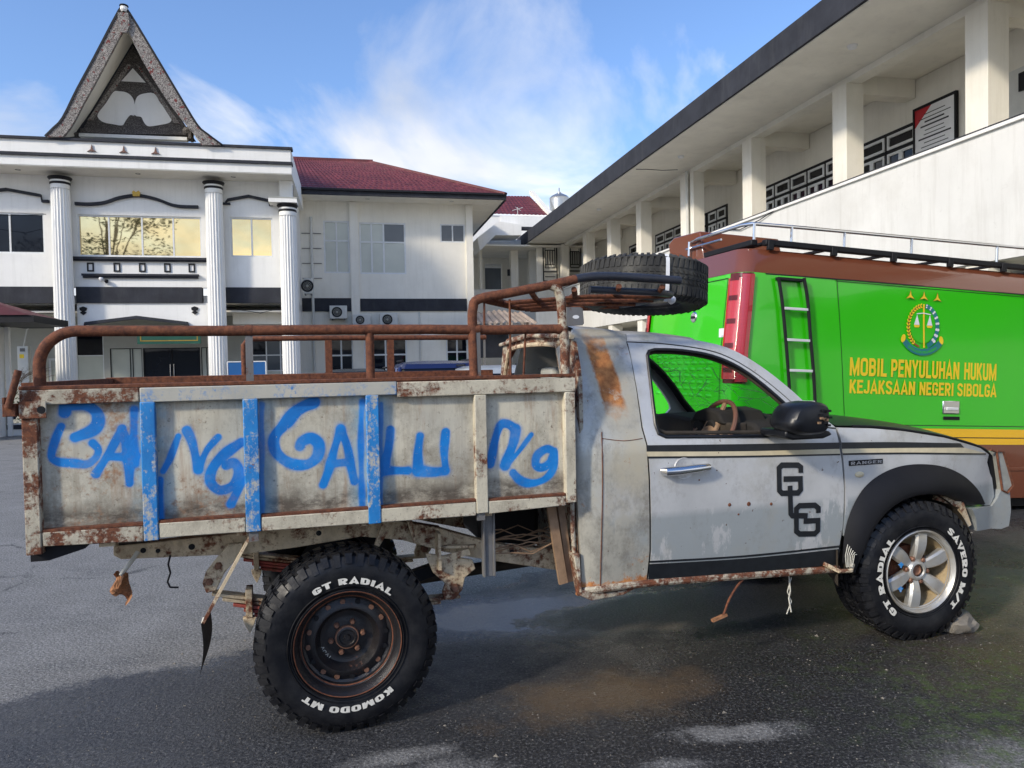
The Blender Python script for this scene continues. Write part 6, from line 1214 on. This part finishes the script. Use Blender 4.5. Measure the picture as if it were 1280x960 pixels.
# air conditioners on the walls, each a thing
def aircon(x0, x1, z0, z1, y, label, tilt=0):
    t_ = thing('air_conditioner', label, 'air conditioner', B.O+B.a*x0+B.l*y+Vector((0, 0, z0)), bR, 'outdoor air conditioner units on the walls'); w, h = x1-x0, z1-z0; p = lambda n, mb, m, s_=35, b=0: part(n, mb, m, t_, None, s_, b)
    p('casing', MB().box(0, w, 0, .28, 0, h), 'ac_white', 0, .015); cx = w*.42; r = h*.40
    p('fan_guard', MB().lathe([(r, -.004), (r*.96, -.012), (r*.9, -.004)], (cx, 0, h/2), 'y', 28), 'char'); p('fan_recess', MB().lathe([(0, -.002), (r*.9, -.002)], (cx, 0, h/2), 'y', 28), 'black')
    for k in range(3): p('fan_ring', MB().lathe([(r*(.25+.2*k)-.006, -.008), (r*(.25+.2*k)+.006, -.008)], (cx, 0, h/2), 'y', 24), 'grey_in')
    p('fan_hub', MB().lathe([(0, -.02), (r*.16, -.016), (r*.2, -.003)], (cx, 0, h/2), 'y', 14), 'grey_in')
    for k in range(3): a = k*2.1; p('fan_blade', MB().bar((cx+.02*cos(a), -.003, h/2+.02*sin(a)), (cx+r*.85*cos(a), -.003, h/2+r*.85*sin(a)), .004, r*.45, (0, 1, 0)), 'grey_steel', 0)
    for k in (.15, .85): p('bracket', MB().box(w*k-.02, w*k+.02, 0, .34, -.04, 0), 'grey_steel', 0)
aircon(4.84, 5.47, 3.44, 3.92, MY-.36, 'air conditioner on the dark band, left of the three on the cream block'); aircon(5.66, 6.31, 3.19, 3.59, MY-.33, 'air conditioner below the dark band, middle one on the cream block'); aircon(6.65, 7.32, 3.16, 3.64, MY-.33, 'air conditioner below the dark band, right of the three on the cream block')
aircon(2.95, 3.55, 3.0, 3.42, 1.2, 'air conditioner tucked under the porch between the fluted columns'); aircon(3.98, 4.28, 4.30, 4.85, MY-.9, 'narrow air conditioner in the gap between hall and cream block')
# ---------------- link block between the middle block and the long wing
lk_ = bthing('link_block', 'white link block with open bays and a small red roof behind the long wing', 'building')
kk = lambda n, mb, m, label=None, smooth=0, bevel=0: part(n, mb, m, lk_, label, smooth, bevel)
def bs(x, y, o): return B.side(x, y, o)
LY = 9.5
p = lambda x, y: B.side(x, y, LY)
xa, xb = p(592, 300)[0], p(760, 300)[0]
zt, zsl = p(640, 283)[1], p(640, 312)[1]
kk('beam', MB().box(p(600, 300)[0], xb, LY, LY+.3, p(660, 312)[1], p(660, 300)[1]), 'white_wall'); kk('fascia', MB().box(p(619, 270)[0], xb, LY-1.2, LY-1.0, B.side(640, 283, LY-1.2)[1], B.side(640, 270, LY-1.2)[1]), 'white_wall'); kk('fascia_edge', MB().box(p(619, 270)[0], xb, LY-1.23, LY-1.0, B.side(640, 287, LY-1.2)[1], B.side(640, 283.2, LY-1.2)[1]), 'char')
kk('stair_beam', MB().prism([B.side(*q, LY-1) for q in [(594, 300), (620, 280), (648, 284), (648, 297), (616, 297), (597, 316)]], LY-1.6, LY-.2), 'white_wall')
kk('canopy_ceiling', MB().box(p(594, 300)[0], xb, LY-1.2, LY+4, p(640, 313)[1], p(640, 311)[1]), 'soffit')
for q0, q1_ in ((639, 648), (662, 671), (600, 603)): kk('pillar', MB().box(p(q0, 340)[0], p(q1_, 340)[0], LY, LY+.35, 0, p(640, 312)[1]), 'cream_wall')
kk('back_wall', wall_with_holes(p(590, 300)[0], xb, 0, p(640, 312)[1], LY+2.5, LY+2.7, [(B.side(606, 330, LY+2.5)[0], B.side(627, 330, LY+2.5)[0], 3.9, 6.6)]), 'cream_wall'); kk('doorway_dark', MB().box(B.side(600, 330, LY+3)[0], B.side(640, 330, LY+3)[0], LY+4, LY+4.1, 3.5, 7), 'glass_grey')
kk('parapet', MB().box(p(590, 300)[0], xb, LY-.05, LY+.1, 3.2, p(640, 362)[1]), 'white_wall'); kk('ground_wall', MB().box(p(590, 300)[0], xb, LY+.0, LY+.3, 0, 3.2), 'cream_wall'); kk('switch_box', MB().box(p(634, 338)[0], p(637, 338)[0], LY-.1, LY, p(635, 345)[1], p(635, 337)[1]), 'black')
RY = 12.5; r0, r1 = B.side(612, 268, RY), B.side(686, 270, RY); r2, r3 = B.side(662, 246, RY+3), B.side(622, 246, RY+3)
kk('tiled_roof', tiles((r0[0]-1, RY, r0[1]), (r1[0], RY, r1[1]), (r2[0], RY+3, r2[1]), (r3[0]-1.5, RY+3, r3[1]), 110, 30), 'tile_red'); kk('roof_verge', MB().bar((r1[0]+.1, RY, r1[1]+.05), (r2[0]+.1, RY+3, r2[1]+.25), .25, .18), 'cream_wall'); kk('upper_wall', MB().box(r0[0]-1, r1[0]+1, RY+.1, RY+.3, 6.5, r0[1]-.02), 'white_wall')
ant = B.side(647, 262, LY); kk('aerial', MB().tube([(ant[0], LY, ant[1]-.4), (ant[0], LY, ant[1]+.1)], .015, 5).tube([(ant[0]-.25, LY, ant[1]-.05), (ant[0]+.25, LY, ant[1]+.1)], .012, 5).tube([(ant[0]-.1, LY, ant[1]+.12), (ant[0]+.15, LY, ant[1]-.05)], .01, 5), 'ac_white')
# water tank
tkp, tkb = B.side(699, 242, 14), B.side(699, 280, 14); wt_ = thing('water_tank', 'ribbed stainless water tank standing behind the long roof edge', 'water tank', B.O+B.a*tkp[0]+B.l*14+Vector((0, 0, tkb[1]-.3)), bR)
hh = tkp[1]-tkb[1]+.3; rr_ = abs(B.side(711, 242, 14)[0]-B.side(687, 242, 14)[0])/2
pr = [(0, 0)]+[(rr_*(1-.03*(k % 2)), .02+hh*.86*k/16) for k in range(17)]+[(rr_*.8, hh*.93), (rr_*.3, hh), (0, hh)]
part('tank_shell', MB().lathe(pr, (0, 0, 0), 'z', 36), 'stainless', wt_); part('lid', MB().lathe([(rr_*.2, hh), (rr_*.2, hh+.08), (0, hh+.1)], (0, 0, 0), 'z', 16), 'stainless', wt_); part('float_rod', MB().tube([(0, 0, hh), (0, 0, hh+.3)], .02, 6), 'char', wt_)
part('tank_stand', MB().box(-rr_, rr_, -rr_, rr_, -1.5, -.01), 'cream_wall', wt_)
# ---------------- long wing on the right: its front runs away from us
wing = bthing('long_wing', 'long white two-storey wing with square pillars, open gallery and dark roof edge', 'building')
gk = lambda n, mb, m, label=None, smooth=0, bevel=0: part(n, mb, m, wing, label, smooth, bevel)
PX = 14.95; L0, L1 = -26.0, 10.3; SZ = 7.03
gk('roof_fascia', MB().box(13.34, 13.46, L0, L1, SZ+.02, SZ+.52), 'char'); gk('roof_fascia', MB().box(13.46, 22, L1-.12, L1, SZ+.02, SZ+.52), 'char'); gk('eave_soffit', MB().box(13.40, PX+.1, L0, L1-.06, SZ+.0, SZ+.03), 'soffit'); gk('roof_slab', MB().box(13.4, 22, L0, L1-.1, SZ+.12, SZ+.40), 'grey_in')
gk('edge_beam', MB().box(PX+.1, PX+.38, L0, L1-.3, SZ-.12, SZ+.11), 'soffit'); gk('gallery_ceiling', MB().box(PX+.38, 22, L0, L1-.3, SZ+.06, SZ+.11), 'soffit')
PLS = [-17.6, -13.97, -10.75, -7.31, -3.85, -.45, 2.42, 5.35, 8.95]
for i, l in enumerate(PLS):
    pl_ = gk('pillar', MB().box(PX+.04, PX+.42, l-.42, l, 5.03, SZ-.121), 'cream_wall', bevel=.006)
    gk('ceiling_beam', MB().box(PX+.385, 16.58, l-.36, l-.06, SZ-.30, SZ+.058), 'soffit')
    gk('ground_pillar', MB().box(PX+.04, PX+.44, l-.42, l, 0, 3.02), 'cream_wall')
gk('double_pillar', MB().box(PX+.08, PX+.40, -4.62, -4.40, 5.03, SZ-.121), 'cream_wall'); gk('downpipe', MB().tube([(PX+.02, -4.34, 5.0), (PX+.02, -4.34, SZ-.05)], .045, 8), 'ac_white')
gk('gallery_parapet', MB().box(PX, PX+.16, L0, L1-.4, 3.03, 4.95), 'aged_wall'); gk('parapet_cap', MB().box(PX-.05, PX+.24, L0, L1-.4, 4.951, 5.0), 'white_wall'); gk('cap_strip', MB().box(PX-.03, PX+.20, L0, L1-.4, 5.001, 5.03), 'char')
gk('gallery_floor', MB().box(PX+.16, 22, L0, L1-.3, 3.6, 3.9), 'white_wall'); gk('ground_ceiling', MB().box(PX+.16, 22, L0, L1-.3, 3.04, 3.1), 'soffit'); 
WX = 16.6
wl_ = [(-9.0, -4.75), (-3.6, -2.45), (-2.3, 1.6), (2.6, 4.2), (5.4, 7.6), (-11.15, -9.45)]
hs = [(a, b_, 4.6, 6.26) for a, b_ in wl_]
ww = wall_with_holes(L0, L1-.3, 3.9, SZ+.05, 0, .2, hs); ww.v = [(WX+y, x, z) for x, y, z in ww.v]; gk('gallery_wall', ww, 'cream_wall'); wg2 = MB().box(WX, WX+.2, L0, L1-.3, 0, 3.04); gk('ground_wall', wg2, 'grey_in')
gk('room_dark', MB().box(WX+.6, WX+.65, L0, L1-.5, 3.9, 6.9), 'dark_in')
for (a, b_) in wl_:
    n = max(2, round((b_-a)/.72)); dk = MB(); w = (b_-a)/n
    dk.box(WX-.03, WX+.02, a-.05, b_+.05, 6.20, 6.27).box(WX-.03, WX+.02, a-.05, a+.02, 4.6, 6.2).box(WX-.03, WX+.02, b_-.02, b_+.05, 4.6, 6.2).box(WX-.03, WX+.02, a, b_, 5.84, 5.90)
    for k in range(1, n): dk.box(WX-.03, WX+.02, a+w*k-.025, a+w*k+.025, 4.6, 6.2)
    wo = gk('window', dk, 'black')
    for k in range(n):
        for (z0, z1, half) in ((5.91, 6.20, 1), (4.62, 5.83, 2)):
            for h_ in range(half):
                c0 = a+w*k+.04+(w-.08)*h_/half; c1 = c0+(w-.08)/half; fr = MB(); t_ = .055
                fr.box(WX-.04, WX+.0, c0, c1, z0, z0+t_).box(WX-.04, WX+.0, c0, c1, z1-t_, z1).box(WX-.04, WX+.0, c0, c0+t_, z0+t_, z1-t_).box(WX-.04, WX+.0, c1-t_, c1, z0+t_, z1-t_)
                part('sash', fr, 'alu', wo, smooth=0); part('pane', MB().box(WX-.01, WX-.004, c0+t_, c1-t_, z0+t_, z1-t_), 'glass_dark', wo, smooth=0)
for l in (-12.4, -5.6, 1.0): gk('ceiling_lamp', MB().lathe([(0, SZ-.06), (.07, SZ-.05), (.09, SZ-.0), (.09, SZ+.0)], (14.2, l, 0), 'z', 14), 'white_v')
gk('loose_cable', MB().tube([(PX-.03, -8.9, 4.98), (PX-.05, -8.2, 4.86), (PX-.04, -7.3, 4.80), (PX-.03, -6.6, 4.94)], .012, 6), 'black'); gk('roof_crack', MB().tube([(13.5, -4.2, SZ-.004), (13.8, -4.25, SZ-.006), (14.3, -4.2, SZ-.004), (14.7, -4.32, SZ-.004)], .012, 5), 'char')
# framed notice with a red corner
(n0, nz0), (n1, nz1) = B.cross(1147, 128, WX), B.cross(1197, 109, WX); lo_, hi_ = min(n0, n1), max(n0, n1); nb = thing('notice_board', 'black framed white notice with a red corner on the gallery wall', 'notice board', B.O+B.a*WX, bR)
part('board', MB().box(-.06, -.03, lo_, hi_, 4.95, 6.44), 'white_v', nb); fr = MB().box(-.08, -.02, lo_-.04, hi_+.04, 6.44, 6.49).box(-.08, -.02, lo_-.04, lo_, 4.9, 6.44).box(-.08, -.02, hi_, hi_+.04, 4.9, 6.44); part('frame', fr, 'black', nb, smooth=0)
part('red_corner', MB().add([(-.062, hi_, 6.44), (-.062, hi_-.42, 6.44), (-.062, hi_, 6.10)], [(0, 1, 2)]), 'red_v', nb, smooth=0)
rl = random.Random(8)
for k in range(16):
    w = rl.uniform(.22, .40); z = 6.30-.078*k; part('text_line', MB().box(-.0625, -.061, (lo_+hi_)/2-w, (lo_+hi_)/2+w, z, z+(.030 if k in (2, 3, 6) else .016)), 'letter_black', nb, smooth=0)
(n0, _), (n1, _) = B.cross(1252, 100, WX), B.cross(1256, 100, WX); gk('door_frame', MB().box(WX-.05, WX, n1-.02, n0, 3.9, 6.45), 'black'); gk('gallery_door', MB().box(WX-.02, WX+.01, n1-.9, n1-.021, 3.9, 6.4), 'ac_white')
gk('wall_plate', MB().box(WX-.05, WX-.01, *sorted((B.cross(1276, 108, WX)[0], B.cross(1284, 108, WX)[0])), 6.0, 6.3), 'black')
# potted plant on the gallery seen through a window bay
# window guards on the far end, facing us
for (x0, x1, y0, y1) in ((678, 697, 306, 352), (710, 727, 308, 350)):
    oy = 8.6; (ga0, gz1), (ga1, gz0) = B.side(x0, y0, oy), B.side(x1, y1, oy); fr = MB(); w = .05
    fr.box(ga0, ga1, oy-.03, oy, gz0, gz0+w).box(ga0, ga1, oy-.03, oy, gz1-w, gz1).box(ga0, ga0+w, oy-.03, oy, gz0, gz1).box(ga1-w, ga1, oy-.03, oy, gz0, gz1).box(ga0, ga1, oy-.03, oy, gz0+(gz1-gz0)*.25, gz0+(gz1-gz0)*.25+w)
    q = gk('window_guard', fr, 'black'); m_ = (gz1-gz0)
    for k in range(1, 6): part('guard_bar', MB().box(ga0+(ga1-ga0)*k/6-.018, ga0+(ga1-ga0)*k/6+.018, oy-.02, oy-.005, gz0+m_*(.38 if k in (1, 5) else .46), gz1-m_*(.06 if k in (1, 5) else .16)), 'black', q, smooth=0)
    for zz_ in (.12, .36, .45, .84): part('guard_bar', MB().box(ga0+w+.05, ga1-w-.05, oy-.02, oy-.004, gz0+m_*zz_, gz0+m_*zz_+.035), 'black', q, smooth=0)
    gk('guard_backing', MB().box(ga0, ga1, oy+.12, oy+.15, gz0, gz1), 'ac_white')
oy = 8.5; gk('end_wall', MB().box(B.side(672, 330, oy)[0], 14.9, oy+.2, oy+.3, 3.0, 7.0), 'cream_wall'); gk('end_pillar', MB().box(B.side(700, 330, oy)[0], B.side(709, 330, oy)[0], oy-.3, oy, 3.0, 7.0), 'cream_wall')
gk('end_parapet', MB().box(B.side(663, 380, oy)[0], 14.95, oy-1.0, oy-.8, 3.0, 4.3), 'white_wall'); gk('stair_flank', MB().box(B.side(663, 380, oy)[0], 14.95, oy-.8, oy, 0, 3.0), 'cream_wall')
gk('side_flank', MB().box(11.2, PX, -.6, -.45, 0, 3.0), 'white_wall') if False else None
# ---------------- awning
aw = bthing('lean_to_awning', 'stained corrugated awning sagging over the doorway right of the cream block', 'awning'); AY = 3.0
a0, a1 = B.side(596, 385, AY), B.side(672, 388, AY); az_, ab_ = B.side(620, 386, AY)[1], B.side(620, 404, AY)[1]
part('sheet', MB().grid(lambda u, v: (a0[0]+(a1[0]-a0[0])*u*(.86+.14*v), AY+1.2-1.4*v, az_-(az_-ab_)*v+.03*sin(60*u)*(1)-.04*sin(9*u)), 120, 8), 'awning', aw)
rw2 = random.Random(6)
for k in range(14): u = rw2.random(); x = a0[0]+(a1[0]-a0[0])*u; part('torn_edge', MB().box(x-.05, x+.05, AY-.21, AY-.20, ab_-.06-.14*rw2.random(), ab_+.02), 'awning', aw, smooth=0)
part('support_bar', MB().box(a0[0], a1[0]-.4, AY-.15, AY-.08, ab_-.06, ab_-.02).box(a0[0]+.2, a0[0]+.27, AY-.15, AY-.08, 0, ab_-.06).box(a1[0]-.6, a1[0]-.53, AY-.15, AY-.08, 0, ab_-.06), 'grey_steel', aw); part('shade_board', MB().box(a0[0]-.2, a1[0]-1.0, AY+.6, AY+.65, 1.9, ab_-.08), 'char', aw)
# ---------------- left edge: kiosk roof, meter box, low fence, blue board, twigs
ks = bthing('kiosk', 'small kiosk with a dark red hipped roof at the left edge of the yard', 'kiosk'); KY = -4.0
e1, e0 = B.side(42, 397, KY), B.side(0, 403, KY); zt_ = B.side(10, 388, KY)[1]
part('eave', MB().box(e0[0]-2.5, e1[0], KY, KY+2.2, e0[1], B.side(20, 394, KY)[1]), 'black', ks); ezz = B.side(20, 394, KY)[1]
part('tiled_roof', MB().add([(e0[0]-2.5, KY-.05, ezz+.005), (e1[0]-.1, KY-.05, ezz+.005), (e1[0]-.1, KY+2.2, ezz+.005), (e0[0]-2.5, KY+2.2, ezz+.005), (e0[0]-.9, KY+1.1, ezz+.55)], [(0, 1, 4), (1, 2, 4), (2, 3, 4), (3, 0, 4)]), 'tile_red', ks)
part('wall', MB().box(e0[0]-2.3, e0[0]-.75, KY+.3, KY+2, 0, e0[1]), 'white_wall', ks); part('post', MB().box(e0[0]-.7, e0[0]-.6, KY+1.9, KY+2.0, 0, e0[1]), 'white_wall', ks)
mbx = thing('meter_box', 'white electricity meter box on the wall left of the first column', 'meter box', B.O+B.l*1.2, bR); m0, m1 = B.side(23, 433, 1.2), B.side(38, 475, 1.2)
part('case', MB().box(m0[0], m1[0], -.1, .1, m1[1]-.5, m0[1]), 'ac_white', mbx, bevel=.01); part('meter_window', MB().box(m0[0]+.08, m1[0]-.08, -.115, -.10, m0[1]-.16, m0[1]-.06), 'grey_steel', mbx); part('warning_sticker', MB().box(m0[0]+.06, m0[0]+.18, -.106, -.10, m0[1]-.36, m0[1]-.24), 'vtext', mbx); part('conduit', MB().tube([((m0[0]+m1[0])/2, 0, m0[1]), ((m0[0]+m1[0])/2+.1, 0, m0[1]+.5), (m1[0]+.3, .2, m0[1]+.9)], .02, 6), 'ac_white', mbx)
fn = bthing('yard_fence', 'low white and black scalloped fence on a plinth at the left edge', 'fence'); FY = -2.0
f0, f1 = B.side(-60, 512, FY), B.side(24, 509, FY); zf = [B.side(10, y, FY)[1] for y in (489, 510, 517, 530, 536, 543)]
fz = max(zf[5], .02)
part('plinth', MB().box(f0[0]-3, f1[0]+3.5, FY, FY+.25, 0, zf[3]), 'white_wall', fn); part('top_rail', MB().box(f0[0]-3, f1[0]+3.5, FY+.02, FY+.2, zf[1], zf[1]+.08), 'char', fn); part('white_rail', MB().box(f0[0]-3, f1[0]+3.5, FY+.01, FY+.18, zf[2], zf[1]-.002), 'white_wall', fn)
sc0 = None
for k in range(22):
    x = f0[0]-2.8+.32*k; mb = MB().add([(.15*cos(t), 0, -.17*sin(t)) for t in [j*pi/10 for j in range(11)]], [tuple(range(11))])
    if sc0 is None: sc0 = part('scallop', MB().prism([(.15*cos(t), -.17*sin(t)) for t in [j*pi/10 for j in range(11)]], 0, .03), 'char', fn); sc0.location = (x, FY+.0, zf[2]); 
    else: share(sc0, 'scallop', fn, (x, FY+.0, zf[2]))
part('base_strip', MB().box(f0[0]-3, f1[0]+3.5, FY-.03, FY, zf[4]-.02, zf[4]+.10), 'char', fn); 
hd_ = MB(); rh = random.Random(1)
for k in range(1400):
    c = Vector((rh.uniform(f0[0]-3, f1[0]+.9), FY+.5+rh.uniform(-.2, .5), rh.uniform(.3, zf[0]+.0))); a, b_, s_ = rh.uniform(0, 6), rh.uniform(-.8, .8), .05; u_ = Vector((cos(a), sin(a), b_))*s_; w = Vector((-sin(a), cos(a), .4))*s_*.6; hd_.add([c-u_, c+w, c+u_, c-w], [(0, 1, 2, 3)])
he = part('hedge', hd_, 'leaf', None, smooth=0, fix=False); he.location = bO; he.rotation_euler = bR; tagm(he, 'dark low hedge behind the scalloped fence at the left edge', 'hedge'); stuff(he)
bb = thing('notice_stand', 'plain blue board standing between the fluted columns', 'board', B.O, bR); b0, b1 = B.side(285, 453, -.6), B.side(332, 470, -.6)
part('face', MB().box(b0[0], b1[0], -.62, -.59, .6, b0[1]), 'bluebrd', bb); part('frame', MB().box(b0[0]-.02, b1[0]+.02, -.63, -.58, b0[1], b0[1]+.03).box(b1[0], b1[0]+.03, -.63, -.58, 0, b0[1]).box(b0[0]-.03, b0[0], -.63, -.58, 0, b0[1]), 'alu', bb)
tw = bthing('bare_shrub', 'leafless twiggy shrub beside the white wall at the left edge', 'shrub'); tm = MB(); rt_ = random.Random(12); base = Vector((B.side(8, 490, -.8)[0], -.8, .6))
part('stem', MB().tube([base-Vector((0, 0, .6)), base], .03, 6), 'twig', tw)
def twig(p, d, r, n):
    q = p+d; tm.tube([p, (p+q)/2+Vector((rt_.uniform(-.04, .04), 0, 0)), q], [r, r*.8, r*.6], 4, False)
    if n > 0:
        for _ in range(3): twig(q, Vector((d.x+rt_.uniform(-.35, .35)*d.length*1.4, d.y+rt_.uniform(-.2, .2), d.z*rt_.uniform(.6, 1.0)))*.78, r*.62, n-1)
for k in range(4): twig(base, Vector((rt_.uniform(-.2, .3), 0, .45)), .014, 4)
stuff(part('twigs', tm, 'twig', tw, smooth=0))
# power cable down the wall
# ---------------- parked cars beyond the bed
def car(px, Y, w, h, col, label, ang=12.2, name='parked_car'):
    d = T.ray(px, 456); X = d.x/d.y*Y; c = thing(name, label, 'car', (X, Y, 0), (0, 0, radians(ang)), 'cars parked in front of the cream block'); k = lambda n, mb, m, b=0: part(n, mb, m, c, None, 35, b)
    m = simple('car_paint_'+col[0], col[1], .25, .3, .05, 2, .02)
    sec = lambda z, y0, y1, s_, r=.18: [(x, y, z) for x, y in [(-w/2*s_, y0+r), (-w/2*s_+r*.5, y0), (w/2*s_-r*.5, y0), (w/2*s_, y0+r), (w/2*s_, y1-r), (w/2*s_-r*.5, y1), (-w/2*s_+r*.5, y1), (-w/2*s_, y1-r)]]
    def loft(L_): 
        mb = MB(); 
        for q in L_: mb.v += q
        n = 8; mb.f = [(i*n+j, i*n+(j+1) % n, (i+1)*n+(j+1) % n, (i+1)*n+j) for i in range(len(L_)-1) for j in range(n)]+[tuple(range((len(L_)-1)*n, len(L_)*n)), tuple(range(n-1, -1, -1))]; return mb
    k('body', loft([sec(.30, .05, 4.25, .96), sec(.55, 0, 4.3, 1), sec(.88, .03, 4.2, 1), sec(1.02, .15, 4.1, .97)]), m, .03)
    k('cabin_glass', loft([sec(1.021, .35, 3.25, .93), sec(h-.14, .72, 2.95, .82)]), 'glass_dark'); k('roof', loft([sec(h-.15, .70, 2.97, .84), sec(h-.06, .78, 2.9, .80), sec(h-.015, 1.0, 2.6, .66), sec(h, 1.3, 2.3, .4)]), m)
    for s_ in (-1, 1):
        for y0, y1 in ((.36, .72), (3.22, 2.95), (1.65, 1.70)): k('pillar', MB().tube([(s_*w/2*.93, y0, 1.01), (s_*w/2*.83, y1, h-.13)], .035, 6), m)
        k('headlight', MB().box(s_*w*.30-.14, s_*w*.30+.14, -.01, .04, .72, .86), 'headlamp', .01)
        for yy in (.85, 3.3): wl2 = k('wheel', MB().lathe([(.20, -.09), (.31, -.09), (.33, -.06), (.33, .06), (.31, .09), (.20, .09)], (s_*(w/2-.08), yy, .33), 'x', 28, True), 'rubber'); part('rim', MB().lathe([(.20, s_*.085), (.10, s_*.06), (0, s_*.07)], (s_*(w/2-.08), yy, .33), 'x', 20), 'alu', wl2)
        k('side_mirror', MB().box(s_*(w/2+.02)-.08, s_*(w/2+.02)+.08, .95, 1.03, 1.02, 1.15), 'black', .02)
    k('number_plate', MB().box(-.22, .22, -.02, 0, .45, .56), 'black'); k('grille', MB().box(-.4, .4, -.01, .03, .62, .72), 'black'); k('roof_rail', MB().tube([(-w*.38, .95, h+.01), (-w*.38, 2.7, h+.01)], .02, 6).tube([(w*.38, .95, h+.01), (w*.38, 2.7, h+.01)], .02, 6), 'black'); return c
car(446, 14.5, 1.62, 1.60, ('black', (.015, .016, .02)), 'black car whose roof shows above the bed, left of the blue one')
car(556, 13.5, 1.85, 1.73, ('blue', (.018, .03, .10)), 'dark blue car whose roof shows above the bed beside the arch')
car(640, 12.5, 1.75, 1.62, ('silver', (.45, .48, .50)), 'pale silver car seen past the cab back window')

# ================================================================== trees behind and beside the photographer (mirrored in the hall windows)
def tree(loc, h, r, label, n=5200, seed=1, group=None):
    t_ = thing('broadleaf_tree', label, 'tree', loc, (0, 0, seed), group); rn = random.Random(seed); tr = MB().tube([(0, 0, 0), (.1, .1, h*.25), (-.1, .1, h*.5), (.1, 0, h*.8)], [.34, .27, .18, .06], 10)
    cl = []
    for k in range(46):
        a, zz = rn.uniform(0, 6.28), rn.uniform(.22, 1); q = r*sqrt(max(.05, 1-((zz-.58)/.5)**2))*rn.uniform(.35, 1); cl.append((Vector((q*cos(a), q*sin(a), h*zz)), rn.uniform(.7, 1.3)*r*.27))
    for c, s_ in cl[:16]: tr.tube([(0, 0, c.z*.55), tuple(c*.5+Vector((0, 0, c.z*.3))), tuple(c)], [.10, .06, .02], 6)
    part('trunk', tr, 'bark', t_); lf = MB()
    for k in range(n):
        c, s_ = cl[k % len(cl)]; d = Vector((rn.gauss(0, 1), rn.gauss(0, 1), rn.gauss(0, 1))).normalized()*s_*rn.uniform(.4, 1.05); p_ = c+d; a = rn.uniform(0, 6.28); u_ = Vector((cos(a), sin(a), rn.uniform(-.5, .3)))*.17; w = Vector((-sin(a), cos(a), rn.uniform(-.4, .4)))*.10; lf.add([p_-u_, p_+w, p_+u_, p_-w], [(0, 1, 2, 3)])
    o = part('crown', lf, 'leaf', t_, smooth=0, fix=False); return t_

tree((-14.8, -20, 0), 17, 6.0, 'tall broadleaf tree behind the photographer, mirrored in the hall windows', 6500, 2)


bw_ = thing('added_screen_wall', 'unseen cream wall added behind the photographer to block horizon glow', 'wall', (0, -24, 0), (0, 0, radians(6)))  # unseen wall and tree row added to block the bright horizon in reflections
part('wall_body', MB().box(-40, 30, 0, .3, 0, 3.4), 'cream_wall', bw_, smooth=0); part('coping', MB().box(-40, 30, -.06, .36, 3.4, 3.52), 'char', bw_, smooth=0)
for k, (x, y, h, r) in enumerate(((8, -31, 9, 5.0), (17, -29, 8, 4.6), (-1, -33, 8.5, 5.0), (-30, -24, 10, 5))):
    tree((x, y, 0), h, r, ('added unseen round tree beyond the screen wall, straight behind the photographer', 'added unseen round tree beyond the screen wall, farthest to the right', 'added unseen round tree beyond the screen wall, left of the middle one', 'added unseen dark tree at the far left end of the screen wall')[k], 2600, 10+k, 'trees added beyond the screen wall to block horizon glow')
